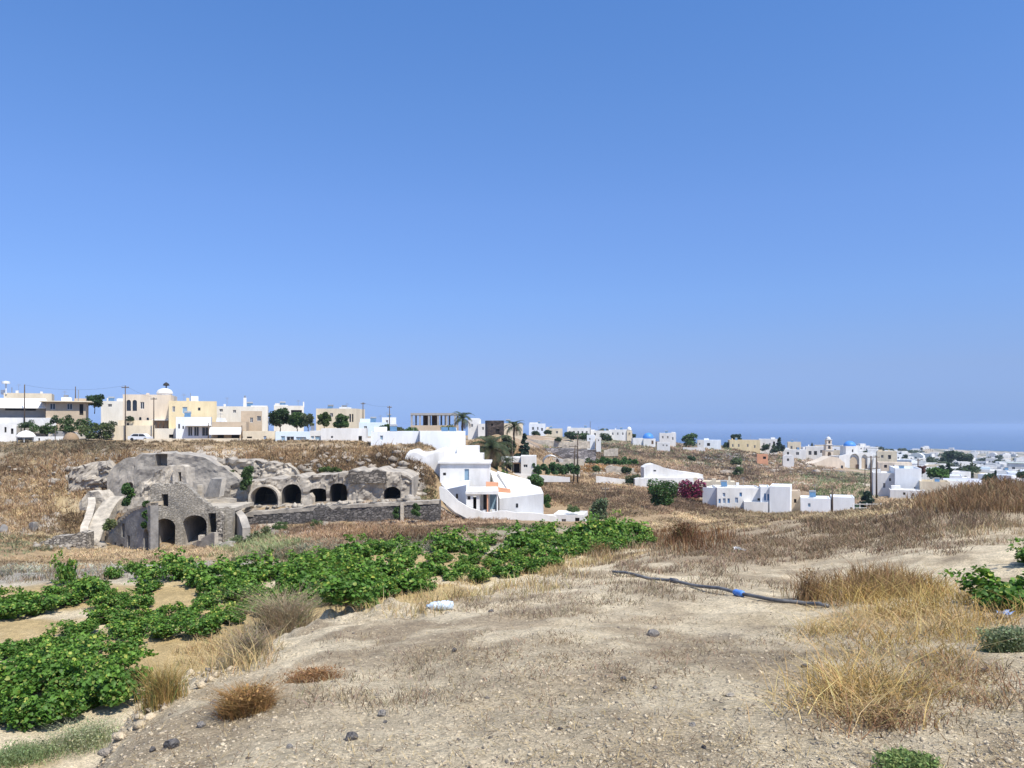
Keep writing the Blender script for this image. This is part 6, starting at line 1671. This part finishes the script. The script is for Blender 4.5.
# ------------------------------------------------------------------ trees, palms, shrubs
DKG, OLIVE, MIDG, PINE, BRT = (.035, .062, .022), (.085, .10, .05), (.06, .105, .03), (.028, .052, .030), (.085, .15, .035)
tree('round_tree', 'dark round leafy tree standing alone on the brown field, trunk showing', 'tree', 664.5, 512.5, 128, 32.5, 35, (.040, .080, .020), trunk=.24, n=3600, leafk=.055)
tree('bushy_tree', 'small dark bushy tree at the edge of the brown field by the white house wing', 'tree', 535.5, 489, 136, 15, 18, (.05, .10, .025), trunk=.15, n=2000, leafk=.10)
tree('roadside_tree', 'dark round topped tree between the cream flat house and the pink house', 'tree', 94.5, 411, 170, 16, 19, DKG, trunk=.2, n=1900, leafk=.10)
for i, (px, py, h, w, col, lab) in enumerate([(280,430,22,24,DKG,'large dark green tree below the long white house, left of its pair'), (297,431,20,22,MIDG,'large green tree in front of the shaded brown terrace'), (308,430,17,14,OLIVE,'grey green tree at the right of the big pair'),
        (324,428,16,15,(.075,.11,.03),'yellowish green tree in front of the square tan house'), (341,430,16,18,MIDG,'bushy green tree at the right corner of the square tan house'), (387,440,16,18,MIDG,'green tree by the white garden wall, left of the concrete frame'), (411,441,14,18,(.07,.12,.035),'light green tree by the white garden wall, below the concrete frame'), (400,438,12,12,OLIVE,'dull green tree between the two by the garden wall')]):
    tree('town_tree', lab, 'tree', px, py, 156 if px > 360 else 158 - (i % 3) * 1.5, h, w, col, trunk=.12, n=2800, leafk=.085)
for px, py, Y, h, w, col, lab in [(44,434,153,12,26,MIDG,'wide green shrub below the long awning'), (78,432,154,16,34,(.06,.10,.03),'wide green shrub below the flat cream house'), (100,439,152,20,34,(.075,.10,.035),'large olive shrub beside the cream terrace wall'), (62,424,156,10,22,DKG,'dark shrub under the black windows of the flat house'),
        (27,428,155,9,16,DKG,'small dark shrub behind the round canopy'), (130,421,156,6,10,DKG,'clipped dark bush on the pale stepped garden wall'), (448,431,150,7,14,(.06,.12,.03),'clipped green bush behind the solar panels'), (110,428,158,9,12,OLIVE,'thin olive shrub by the blue white house'),
        (128,506,104,22,13,(.055,.11,.025),'green bush growing against the upper ruin wall'), (147.5,528,94.4,28,9,(.045,.095,.02),'dark green creeper hanging at the corner of the ruined house'), (109,531,97.5,12,13,(.10,.13,.045),'yellow green bush on top of the plastered ruin wall'),
        (247,490,109,24,13,(.06,.10,.03),'tall green bush left of the first cave mouth'), (330,472,116,6,24,(.075,.115,.03),'flat green bush spreading on the slope above the caves'), (226,473,117,6,18,(.085,.12,.04),'green shrub beside the top of the carved face'),
        (280,530,103.5,10,16,(.065,.12,.03),'green bush at the foot of the dry stone wall'), (316,527,104,8,12,(.06,.11,.03),'small green bush at the foot of the dry stone wall, middle'), (396,519,103.8,12,8,(.055,.10,.03),'green climber left of the pale buttress'), (416,516,103.8,12,9,(.06,.11,.03),'green climber right of the pale buttress'),
        (243,553,92,20,34,(.085,.11,.045),'large grey green thicket right of the ruined house'), (262,545,97,16,18,(.10,.12,.05),'olive thicket below the first cave'), (370,540,90,10,30,(.13,.10,.05),'brown green thicket below the dry stone wall'),
        (601,520,108,20,22,(.10,.14,.07),'pale grey green bush beside the white outbuilding'), (548,508,117,14,9,(.06,.11,.03),'green bush at the right end of the white house'), (573,512,112,9,12,(.08,.12,.04),'small green bush behind the white outbuilding'),
        (695,496,168,0,0,None,''), (632,483.5,184,10,14,DKG,'dark clipped bush by the white wall of the cave house'), (494,474,150,14,9,(.10,.17,.04),'bright green bush behind the middle block of the white house'), (505,478,142,8,8,(.11,.18,.045),'bright green shrub right of the bright green bush')]:
    if h: bush('shrub', lab, 'shrub', px, py, Y, h, w, col, None, 1500, .11)
bush('bougainvillea', 'magenta bougainvillea in flower between the cave house and the long white house', 'bougainvillea', 691, 498, 165, 20, 24, (.05, .08, .03), None, 2600, .10, flowers=(.20, .03, .075))
tree('pine_tree', 'dark layered pine beside the white garage and rail fence', 'tree', 867, 516, 158, 24, 26, PINE, kind='cone', trunk=.12, n=2600, leafk=.085)
tree('cypress', 'tall dark conifer behind the porch house', 'tree', 524.5, 458, 178, 24, 15, PINE, kind='cone', trunk=.05, n=2400, leafk=.075)
tree('grey_tree', 'grey green tree left of the tall dark conifer', 'tree', 508, 456, 184, 22, 15, OLIVE, trunk=.1, n=1500, leafk=.11)
tree('grey_tree', 'low grey green tree left of the big palm', 'tree', 473, 464, 158, 12, 18, OLIVE, trunk=.1, n=1300, leafk=.11)
palm('palm tree beside the concrete frame, against the sky', 462.5, 440, 168, 29, 24, 'palms', 3)
palm('big palm with hanging dead fronds behind the white house', 491, 476, 146, 42, 46, 'palms', 5, 34)
palm('tall thin palm against the sky beside the pale house', 514, 446, 196, 26, 22, 'palms', 8)
palm('low palm in front of the dark porch', 507, 476, 158, 20, 20, 'palms', 11, 22)
for px, py, Y, h, w, col, lab in [(689,449,378,16,17,MIDG,'round green tree on the hill right of the white villa'), (735.5,443,440,9,12,DKG,'dark round tree top behind the long cream block'), (727,449,420,7,9,DKG,'dark tree at the left end of the long cream block'), (765,452,408,8,9,DKG,'dark small tree in front of the pale block'), (779.5,452,410,14,11,PINE,'dark conifer between the pale block and cream house'), (774,453,408,9,9,DKG,'dark bush like tree beside the dark conifer'),
        (692,461,300,5,9,DKG,'small round bush on the brown hill below the round green tree'), (736,465,290,7,12,(.09,.12,.05),'pale green bush on the brown hill above the cream ruin'), (738,476,240,9,10,(.075,.11,.04),'green bush above the cream broken wall'), (548,434.5,385,4,9,DKG,'dark bush in front of the low cream skyline house'), (536,436.5,380,5,9,DKG,'dark bush in front of the leftmost skyline block'),
        (572,439,360,5,16,DKG,'dark hedge of trees left under the row of small windows'), (584,439.5,355,5,14,MIDG,'green trees under the right end of the row of small windows'), (606,441,350,7,12,DKG,'dark tree between the field huts and the bell tower'), (633.5,440,412,7,5,DKG,'dark tree touching the domed bell tower'), (558,441,300,3,8,DKG,'small dark bush on the field wall'), (812,449,480,6,4,PINE,'thin dark tree left of the pink tower'),
        (603,433.5,410,4,10,OLIVE,'low olive tree behind the plain skyline house'), (626,473,222,5,12,DKG,'green bush on the orange field'), (596,472,206,6,10,(.07,.11,.04),'green bush by the stony pale wall')]:
    tree('hill_tree', lab, 'tree', px, py, Y, h, w, col, 'cone' if 'conifer' in lab or 'thin' in lab else 'round', .1, None, 1300, .10)
# the green garden: rows of beans
for i in range(9):
    px = 536 + i * 5.0
    bush('bean_row', 'dense green garden row %s' % ['at the left end by the white cube', 'second from the white cube', 'third from the white cube', 'just left of the greenhouse tunnel', 'in front of the greenhouse tunnel', 'in front of the tunnel, right half', 'right of the greenhouse tunnel', 'by the pale garden posts', 'nearest the tall poles'][i],
         'garden row', px, 474.5 - (i % 2) * .6, 164 + i, 11 - (i % 3), 8.5, (.05, .10, .035), 'rows of the green garden', 600, .16)
bush('vine_patch', 'long bright green patch of vines on the hill right of the tall poles', 'vines', 618, 464, 240, 8, 42, (.055, .115, .03), None, 1800, .10)
bush('hedge', 'dark green hedge below the grey slope right of the tall poles', 'hedge', 596, 463, 243, 6, 22, (.05, .08, .03), None, 900, .11)

# ------------------------------------------------------------------ poles and wires
def pole(px, pt, pb, Y, label, arms=(), r=.13, lean=0, wires=True):
    b = at(px, pb, Y); h = (pb - pt) * m_per_px(Y)
    t = thing('utility_pole', label, 'pole', b)
    mb = MB(); mb.tube([(0, 0, -1.5), (lean * .5, 0, h * .5), (lean, 0, h)], [r, r * .85, r * .65], 8); mb.build('shaft', POLE, t, smooth=True)
    for z, w in arms:
        mb = MB(); mb.box(-w, w, -.06, .06, h - z - .07, h - z + .07); mb.build('crossarm', POLE, t)
        for s in (-.9, -.3, .3, .9):
            mb = MB(); mb.tube([(s * w, 0, h - z + .07), (s * w, 0, h - z + .28)], .05, 6); mb.build('insulator', GREYW, t)
    return Vector((b.x + lean, b.y, b.z + h))
tops = {}
tops['a'] = pole(125.3, 385.5, 440, 152, 'tall dark pole left of the big pink house', ((.4, .7),))
tops['b'] = pole(153.8, 397.5, 434, 153, 'tall dark pole in front of the big pink house', ((.3, .6),))
tops['c'] = pole(24.5, 385, 424, 156, 'thin pole in front of the long awning')
tops['d'] = pole(75.5, 386.5, 412, 172, 'thin pole on the skyline behind the flat cream house')
tops['e'] = pole(363, 402.5, 432, 178, 'thin pole against the sky right of the square tan house', ((.3, .5),))
tops['f'] = pole(389.5, 406, 432, 176, 'thin pole against the sky left of the concrete frame', ((.3, .5),))
tops['g'] = pole(208.5, 423, 441, 148.5, 'short dark lamp pole in front of the dark glazed porch')
tops['h'] = pole(241.8, 425.5, 441, 148.5, 'short dark pole right of the pale awning')
pole(55.2, 428, 441, 148, 'slim post in front of the wide green shrub', r=.08)
tops['i'] = pole(577.6, 434.5, 476.5, 176, 'tallest of the dark double poles beside the green garden', ((.4, .8),), r=.18)
pole(573.6, 445, 476, 174, 'shorter leaning pole of the double poles beside the green garden', ((.3, 1.0), (1.6, .8)), r=.16, lean=.35)
pole(590.2, 421, 440, 360, 'thin mast on the skyline above the row of small windows', r=.14)
tops['j'] = pole(605.4, 487.5, 516, 110, 'dark pole rising from the pale grey green bush', ((.3, .5),), r=.12)
tops['k'] = pole(832.3, 485.5, 514, 152, 'dark pole between the two white garages', r=.2)
tops['l'] = pole(512.3, 440, 476, 160, 'thin pole in front of the porch house', r=.1)
pole(871, 456, 494, 196, 'dark pole at the left edge of the large pale box building', ((.3, .9), (3.2, .9)), r=.26)
pole(876.5, 456, 492, 200, 'dark pole just left of the large pale box building', ((.3, .8), (3.2, .8)), r=.24)
pole(865, 460, 482, 250, 'thin pole left of the pair by the pale box building', r=.14)
tops['m'] = pole(918, 459, 474, 260, 'dark pole with a thick head above the pale box building', ((.5, .8),), r=.22)
tops['n'] = pole(942.5, 477, 492, 214, 'thin pole at the left end of the long vault', r=.13)
def wire(a, b, label, sag=.9):
    mb = MB(); mb.tube([a.lerp(b, i / 10) - Vector((0, 0, sag * 4 * (i / 10) * (1 - i / 10))) for i in range(11)], .012, 4)
    tag(mb.build('overhead_wire', BLACKW), label, 'wire')
BLACKW = M('black wire', (.03, .03, .03), .6)
wire(tops['c'], tops['a'], 'thin wire from the awning pole to the pole by the pink house')
wire(tops['a'], tops['b'], 'thin wire between the two poles of the pink house', .3)
wire(tops['e'], tops['f'], 'thin wire between the two sky poles left of the concrete frame', .4)

# ------------------------------------------------------------------ church and the right hand town
def church():
    Y = 395; k = m_per_px(Y)
    r = thing('church', 'large white church with a blue dome and two tall arched recesses', 'church', at(855, 472, Y))
    mb = MB(); mb.box(X_(847.5, Y), X_(861.5, Y), Y + 2, Y + 9, Z_(456, Y), Z_(446.3, Y)); part(mb, 'drum', WHITE, r)
    mb = MB(); mb.dome(6.0 * k, (X_(854.3, Y), Y + 5.5, Z_(446.3, Y) + .003), 20, 7, sq=.85); part(mb, 'dome', DOMEB, r, smooth=True)
    mb = MB()
    wallpx(mb, [(839,456),(846,454.5),(861,452.5),(868,452.5),(876,457.5)], 486, Y, 1.2, [(849.8,859.2,453.7,470,1.15,1.1,True), (861.5,867.5,454.5,469,1.3,1.1,True)], 1)
    mb.slab([(X_(839, Y), Y + 1.2), (X_(876, Y), Y + 1.2), (X_(876, Y), Y + 12), (X_(839, Y), Y + 12)], Z_(486, Y), Z_(456.3, Y))
    part(mb, 'walls', WHITE, r)
    for a, b, t in ((850.6, 858.4, 456.5), (862.2, 866.8, 457)):
        mb = MB(); mb.prism([(X_(p, Y), Z_(q, Y)) for p, q in ((a, 470), (b, 470), (b, t + 4), ((a + b) / 2 + 1.8, t + .6), ((a + b) / 2 - 1.8, t + .6), (a, t + 4))], Y + .8, Y + 1.05); part(mb, 'arch_panel', TANW, r)
    for q in (856.5, 866.5):
        mb = MB(); mb.box(X_(q, Y), X_(q + 3, Y), Y + .6, Y + .78, Z_(471, Y), Z_(464.5, Y)); part(mb, 'door', BROWND, r)
    mb = MB(); mb.box(X_(853.7, Y), X_(855, Y), Y + 1.95, Y + 2.2, Z_(452, Y), Z_(449.5, Y)); part(mb, 'window', GLASS, r)
    mb = MB(); mb.prism([(X_(870, Y), Z_(474, Y)), (X_(876.5, Y), Z_(474, Y)), (X_(873.5, Y), Z_(458, Y)), (X_(872, Y), Z_(458, Y))], Y - 2, Y - .5); part(mb, 'buttress', WHITE, r)
    Y = 378; r = thing('chapel', 'long cream gabled chapel in front of the pink bell tower', 'chapel', at(827, 472, Y))
    mb = MB(); mb.prism([(X_(p, Y), Z_(q, Y)) for p, q in ((807,482),(845,482),(845,463),(838,457.5),(831,456.4),(822,460.5),(814,463),(807,464.5))], Y, Y + 9); part(mb, 'walls', PINKW, r)
    mb = MB(); mb.prism([(X_(p, Y), Z_(q, Y)) for p, q in ((806,476),(838,476),(838,468.5),(806,467))], Y - 3, Y - .003); part(mb, 'front_wall', CREAM, r)
    mb = MB(); mb.box(X_(841, Y), X_(843, Y), Y - .05, Y + .3, Z_(469, Y), Z_(465.5, Y)); part(mb, 'window', GLASS, r)
    Y = 418; r = thing('bell_tower', 'pink and white tiered bell tower with a small dome', 'bell tower', at(829, 457, Y)); c = X_(829.3, Y)
    for i, (t, b, w, mt) in enumerate(((450, 462, 4.0, PINKW), (444.5, 450, 3.2, PINKW), (439.5, 444.5, 2.5, PINKW))):
        mb = MB(); W = w * m_per_px(Y); zb, zt = Z_(b, Y), Z_(t, Y) - .25
        mb.wall(c - W, c + W, zb, zt, Y, .35, [(c - W * .45, c + W * .45, zb + (zt - zb) * .2, arch_top(c - W * .45, c + W * .45, zb + (zt - zb) * .88))], 50)
        mb.wall(c - W, c + W, zb, zt, Y + 2 * W - .35, .35, [(c - W * .45, c + W * .45, zb + (zt - zb) * .2, arch_top(c - W * .45, c + W * .45, zb + (zt - zb) * .88))], 50)
        mb.box(c - W, c - W + .4, Y + .353, Y + 2 * W - .353, zb, zt); mb.box(c + W - .4, c + W, Y + .353, Y + 2 * W - .353, zb, zt)
        part(mb, 'tier', mt, r)
        mb = MB(); mb.box(c - W - .25, c + W + .25, Y - .25, Y + 2 * W + .25, zt + .003, zt + .247); part(mb, 'cornice', WHITE, r)
    mb = MB(); mb.dome(2.3 * m_per_px(Y), (c, Y + 1.3, Z_(439.5, Y)), 14, 6, sq=1.25); part(mb, 'dome', WHITE, r, smooth=True)
    mb = MB(); z0 = Z_(439.5, Y) + 1.5; mb.box(c - .07, c + .07, Y + 1.25, Y + 1.37, z0, z0 + 1.2); mb.box(c - .35, c + .35, Y + 1.24, Y + 1.38, z0 + .7, z0 + .85); part(mb, 'cross', METAL, r)
church()

def right_town():
    house('box_building', 'large plain pale box building with a bright parapet', 'building', 895, 921.5, 471.5, 494, 212, 14, WHITE2, 3, [(914,915.5,487,490,'d')], parapet=.8, found=5)
    house('white_terrace', 'white stepped terrace block left of the large pale box building', 'terrace', 873, 897, 474, 497, 216, 9, WHITE, 0, [(883,885.5,483,488,'w'), (889,891,478,481,'w')], parapet=.3, found=4)
    house('white_terrace', 'lowest white step in front of the large pale box building', 'terrace', 890, 925, 491, 501, 204, 7, WHITE, 0, [(903,905.5,492.5,495,'d'), (912,914,493,496,'d'), (918,920,494,497,'w')], parapet=.2, found=4)
    house('white_terrace', 'white walled yard right of the large pale box building', 'yard wall', 920, 950, 484, 492, 206, 8, CREAM, 0, [], parapet=.6, found=4)
    mb = MB(); Y = 216; k = m_per_px(Y); r = thing('long_vault', 'long low white vaulted building with pointed ends', 'building', at(964, 489, Y))
    wallpx(mb, [(943,479),(945,478.5),(949,480.5),(970,482),(984,482.3),(986,483)], 500, Y, 5.5, (), 2); part(mb, 'walls', WHITE, r)
    mb = MB(); n = 8
    for i in range(n):
        a0, a1 = math.pi * i / n, math.pi * (i + 1) / n; y0, y1 = Y + 2.8 - 2.4 * math.cos(a0), Y + 2.8 - 2.4 * math.cos(a1); z0, z1 = .9 * math.sin(a0), .9 * math.sin(a1)
        xa, xb = X_(946, Y), X_(984, Y); zb = Z_(482, Y) + .01
        mb.add([(xa, y0, zb + z0), (xb, y0, zb - .2 + z0), (xb, y1, zb - .2 + z1), (xa, y1, zb + z1)], [(0, 1, 2, 3)])
    part(mb, 'vault', M('grey lead roof', (.42, .44, .50), .8, .08, 1), r)
    house('dome_house', 'white house with a pale blue roof above the dark round bush', 'house', 978, 994, 470, 480, 330, 8, WHITE, 0, [(983,985,474,477,'w')], found=6, roof_items=[(981,990,.05,1.1,1,5,'roof_vault',BLUEW)])
    house('white_house', 'bright white house right of the slim cypress at the crest', 'house', 997, 1012, 471, 484, 300, 8, WHITE, 0, [(1001,1003,474,477,'w'), (1007,1009,476,479,'d')], found=6)
    house('white_house', 'white house with dark windows at the far right above the crest', 'house', 1008, 1030, 473, 484, 290, 8, WHITE2, 0, [(1011,1013,476,479,'w'), (1017,1019.5,475,478,'w')], found=6)
    house('green_white_house', 'pale house with a long grey green roof near the right edge', 'house', 1008, 1034, 463.5, 473, 420, 9, WHITE, 0, [(1012,1015,467,470,'w')], found=6, overhang=.4, roofmat=M('grey green roof', (.40, .46, .42), .8))
    house('cream_house', 'cream house with a brown terrace right of the church', 'house', 877, 897, 452, 463, 420, 9, CREAM, 0, [(881,883.5,455,458,'w'), (888,891,455,459,'d')], found=6)
    house('tan_house', 'long tan terraced house below the cream one, right of the church', 'house', 878, 912, 463, 473, 350, 9, PINKW, 0, [(884,887,465,468,'d'), (893,896,465,468,'d'), (903,906,465.5,468.5,'w')], found=6)
    # the crowded white houses down to the sea: many of a kind, each its own object
    rng = np.random.default_rng(77)
    LAB = {('w', 0): ('white cubic house in the crowded far town', 'white cubic houses of the far town'), ('w', 1): ('stepped white house in the crowded far town', 'stepped white houses of the far town'),
           ('c', 0): ('cream cubic house in the crowded far town', 'cream houses of the far town'), ('b', 0): ('bluish white house in the crowded far town', 'bluish houses of the far town'), ('v', 0): ('white house with a vaulted roof in the far town', 'vaulted houses of the far town')}
    cnt = 0; placed = []
    rows = [(300, 28), (345, 26), (395, 26), (450, 26), (520, 25), (600, 26), (700, 24), (830, 22), (980, 18), (1180, 18), (1450, 16), (1800, 14)]
    for Y0, n in rows:
        for i in range(n):
            lo = 872 if Y0 < 480 else 838 if Y0 < 650 else 800
            px = lo + (1075 - lo) * (i + rng.uniform(.1, .9)) / n
            if Y0 < 420 and px < (905 if Y0 > 320 else 925): continue
            Y = Y0 * rng.uniform(.95, 1.05); x = X_(px, Y)
            w = rng.uniform(5.5, 11) * (1 + Y / 2600); h = rng.uniform(3.0, 5.2) * (1 + Y / 3500); d = rng.uniform(6, 9)
            z = float(land(x, Y))
            kind = rng.choice(['w', 'w', 'w', 's', 'c', 'b', 'v'], p=[.25, .2, .15, .16, .10, .08, .06])
            mb = MB()
            nwin = int(rng.integers(2, 5))
            ops = []; fl = [0] if h < 4.6 else [0, 1]
            for q in range(nwin):
                for f in fl:
                    if rng.uniform() < .7:
                        xa = -w / 2 + w * (q + .3) / nwin; ww = min(w / nwin * .4, rng.uniform(.8, 1.5)); zz = .9 + f * 2.1
                        ops.append((xa, xa + ww, zz, zz + rng.uniform(1.0, 1.3), .25, True))
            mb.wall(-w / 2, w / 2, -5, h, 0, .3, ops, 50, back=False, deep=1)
            mb.box(-w / 2, w / 2, .3, d, -5, h, skip='fb')
            for (a, b, c_, e) in ((-w / 2, w / 2, 0, .25), (-w / 2, w / 2, d - .25, d), (-w / 2, -w / 2 + .25, .25, d - .25), (w / 2 - .25, w / 2, .25, d - .25)):
                mb.box(a, b, c_, e, h, h + .3, skip='b')
            if kind == 's':
                u = rng.uniform(-.2, .2) * w; mb.box(u - w * .28, u + w * .28, 1.5, d - .5, h - .2, h + rng.uniform(1.6, 2.8), skip='b')
            if kind == 'v':
                n2 = 8; R = w * .42
                mb.prism([(R * math.cos(a * math.pi / n2), h + .01 + R * .5 * math.sin(a * math.pi / n2)) for a in range(n2 + 1)][::-1], .4, d - .4)
            t_ = x / Y
            o = mb.build('town_house', [{'c': CREAM if rng.uniform() < .6 else PINKW, 'b': WHITE2}.get(kind, WHITE), GLASS], loc=(x, Y, z), rz=-math.atan(t_) * .8 + rng.normal(0, .22))
            lab = LAB[('w', 1)] if kind == 's' else LAB[(kind, 0)] if (kind, 0) in LAB else LAB[('w', 0)]
            tag(o, lab[0], 'house', lab[1]); cnt += 1
    # trees among them: a few kinds of crown shared by many copies
    protos = []
    for i in range(4):
        rr = np.random.default_rng(300 + i)
        P, colr, leaf, tb, rg = tree_meshes(500 + i, 6.0, 6.5, 1100, .62, [(.075, .10, .05), (.065, .09, .045), (.09, .105, .06), (.05, .075, .045)][i], .12, 'cone' if i == 3 else 'round')
        r = thing('town_tree', 'x', 'tree', (0, 0, 0)); leaf_mesh('crown', P, leaf, colr, LEAFM, r, rng=rg); tb.build('trunk', BARK, r); protos.append([r, 0])
    for i in range(46):
        px = rng.uniform(862, 1070); Y = float(np.exp(rng.uniform(math.log(310), math.log(1400))))
        if Y < 430 and px < 930: px = rng.uniform(930, 1070)
        k = int(rng.choice([0, 1, 2, 3], p=[.35, .3, .2, .15])); x = X_(px, Y)
        p = protos[k]; o = copy_tree(p[0]) if p[1] else p[0]; p[1] = 1
        o.location = (x, Y, float(land(x, Y)) - .2); s = rng.uniform(.7, 1.5) * (1 + Y / 2500); o.scale = (s * rng.uniform(.8, 1.5), s, s * rng.uniform(.7, 1.0)); o.rotation_euler = (0, 0, rng.uniform(0, 6.28))
        o['label'] = ['green tree among the white houses of the far town', 'dark green tree among the white houses of the far town', 'olive tree among the white houses of the far town', 'dark conifer among the white houses of the far town'][k]
        o['group'] = ['green trees of the far town', 'dark green trees of the far town', 'olive trees of the far town', 'conifers of the far town'][k]
    for px, py, Y, h, w, col, kd, lab in [(952,462,500,10,20,(.05,.075,.04),'round','wide dark grove left in the far town below the horizon'), (964,464,480,10,18,(.06,.085,.045),'round','wide dark grove next to the horizon grove in the far town'),
            (937,481,235,12,22,(.06,.12,.03),'round','bright green tree clump left of the long vault'), (948,477,240,14,10,PINE,'cone','dark conifer above the bright green tree clump'), (989,484,260,10,15,DKG,'round','dark round bush above the right end of the long vault'),
            (995.5,485,250,14,4.5,PINE,'cone','slim dark cypress at the crest'), (969,476,330,9,17,OLIVE,'round','grey green tree cluster behind the long vault'), (1022,480,262,9,12,DKG,'round','dark tree cut by the right edge above the crest'), (922,475,230,10,8,(.12,.06,.05),'round','reddish brown tree right of the pale box building')]:
        tree('town_tree', lab, 'tree', px, py, Y, h, w, col, kd, .08, None, 1300, .11)
right_town()

# ------------------------------------------------------------------ scrub, stubble and rubble of the slopes
def scrub(areas, name, label, seed, per=9, keep=.62):
    rng = np.random.default_rng(seed); parts = []
    for cx, cy, rx, ry, n, h, col in areas:
        px, py = ell(cx, cy, rx, ry, int(n * 1.25), rng)
        A = strew(px, py, rng)
        A = A[(A[:, 1] > 24) & (fbm(A[:, 0] * .16, A[:, 1] * .16, seed, 4) + rng.normal(0, .07, len(A)) > 1 - keep - .06)]; n = len(A)
        if not n: continue
        hh = h * rng.uniform(.35, 1.25, n) * np.clip(A[:, 1] / 95, .45, 1.6) * .85; tone = rng.uniform(.78, 1.22, n) * (.52 + .95 * sstep(.30, .68, .6 * fbm(A[:, 0] * .07, A[:, 1] * .05, seed + 5, 3) + .4 * fbm(A[:, 0] * .3, A[:, 1] * .2, seed + 6, 3)))
        k = np.repeat(np.arange(n), per); m = len(k)
        off = rng.normal(size=(m, 2)) * (hh[k] * .55)[:, None]
        X, Y = A[k, 0] + off[:, 0], A[k, 1] + off[:, 1]
        P = np.stack([X, Y, land(X, Y) - .04], 1)
        parts.append(blades(P, hh[k], np.maximum(.02, .00042 * A[k, 1]), .9, shades(m, col, .22, rng, .04) * tone[k][:, None], rng))
    V, T, C = join(parts)
    tag(np_mesh(name, V, T, DRYM, C, k=4), label, 'scrub', kind='stuff')
B1, B2, B3, GR1, GR2 = (.37, .265, .155), (.46, .345, .205), (.54, .42, .25), (.16, .19, .085), (.22, .235, .13)
scrub([(60,492,75,42,230,1.5,(.20,.13,.07)), (110,470,30,14,40,1.3,(.22,.14,.07)), (330,462,90,10,110,1.3,(.24,.155,.08)), (50,500,80,52,1500,.55,(.285,.20,.115)), (30,515,60,35,700,.5,(.43,.325,.19)), (60,478,90,25,600,.5,(.36,.265,.155)), (10,545,50,10,250,.5,GR2),
       (210,447,225,7,2600,.35,(.36,.265,.155)), (60,449,70,9,900,.4,(.27,.22,.14)), (330,462,95,12,1300,.5,(.285,.20,.115)), (300,466,80,8,500,.5,(.36,.265,.155)), (230,470,40,10,240,.45,(.285,.20,.115)),
       (330,534,110,12,1700,.55,(.36,.25,.16)), (280,548,90,10,900,.5,(.36,.25,.155)), (400,520,40,6,350,.5,(.37,.26,.165)), (460,522,50,6,500,.45,(.36,.25,.16)), (420,528,80,6,500,.4,(.36,.265,.155)), (520,527,40,3,200,.35,GR1),
       (150,556,90,8,900,.5,(.43,.325,.19)), (190,552,40,5,350,.6,(.43,.325,.19)), (40,565,70,8,700,.4,(.36,.265,.155)), (250,556,40,6,300,.5,GR1), (430,448,25,4,200,.4,(.36,.265,.155)), (422,488,14,16,320,.4,(.285,.20,.115)), (428,502,10,10,160,.4,GR1), (370,546,120,7,700,.5,(.33,.33,.22)), (440,540,90,6,450,.45,(.35,.27,.17)), (300,556,60,6,350,.5,(.30,.32,.20)), (255,545,45,9,420,.9,(.21,.24,.11)), (60,572,80,7,500,.5,(.36,.36,.27)), (360,535,70,8,140,1.2,(.26,.165,.09))],
      'dry_scrub', 'brown dry scrub and stubble on the slopes round the ruins', 11)
scrub([(640,490,110,20,3400,.45,(.37,.26,.165)), (600,485,70,12,900,.45,B2), (700,505,60,10,900,.5,(.36,.25,.16)), (560,492,30,14,500,.45,B1), (740,516,70,5,700,.45,B3), (620,508,50,10,600,.4,B2),
       (830,516,60,5,900,.5,B3), (900,505,40,6,400,.5,B2), (700,525,70,5,500,.4,B3)],
      'dry_scrub', 'brown stubble covering the field under the round tree', 12)
scrub([(720,462,130,14,2600,.8,(.37,.265,.175)), (640,452,70,10,1100,.8,(.38,.275,.185)), (790,480,70,12,1100,.8,(.37,.265,.175)), (640,462,50,6,400,.8,B2), (700,455,120,12,500,.9,GR1), (800,484,60,8,120,.9,GR1), (600,447,60,6,300,.7,GR2), (560,452,40,6,300,.7,B1),
       (850,490,40,10,200,.8,GR1), (840,478,40,6,300,.8,GR2), (610,468,40,5,300,.7,(.36,.21,.09)), (760,470,60,8,300,.8,B3), (500,452,22,12,500,.7,B1), (482,448,14,8,250,.6,B2)],
      'dry_scrub', 'brown and green scrub over the far hill', 13, 8)
def rubble():
    rng = np.random.default_rng(19); out = []
    for cx, cy, rx, ry, n, r, col in [(95,478,30,13,120,.26,(.45,.40,.32)), (40,480,60,22,60,.34,(.42,.37,.30)), (225,482,26,10,160,.28,(.46,.41,.33)), (275,470,48,8,160,.26,(.46,.41,.33)), (355,462,60,8,160,.35,(.40,.34,.27)),
            (222,540,20,10,110,.4,(.40,.36,.29)), (200,500,35,8,90,.4,(.44,.39,.31)), (340,508,95,3,200,.25,(.46,.41,.33)), (410,490,14,14,120,.5,(.44,.39,.32)), (70,545,40,5,90,.3,(.42,.37,.30)), (610,470,40,6,90,.5,(.50,.43,.33)), (580,455,40,6,90,.5,(.46,.42,.35)), (800,468,40,8,160,.7,(.42,.36,.29)), (770,462,60,8,120,.6,(.46,.40,.32)),
            (560,482,15,4,0,.4,(.4,.4,.4))]:
        if not n: continue
        px, py = ell(cx, cy, rx, ry, n, rng); P = strew(px, py, rng); P = P[P[:, 1] > 60]; n = len(P)
        c = np.array([col]) * rng.uniform(.6, 1.15, (n, 1))
        out.append(stones(P, r * (.35 + rng.uniform(0, 1, n) ** 2.5 * 1.6), c, rng, .3))
    V, T, C = join(out)
    tag(np_mesh('rubble', V, T, STONEM, C), 'pale rubble strewn over the slopes by the ruins', 'rubble', kind='stuff')
rubble()
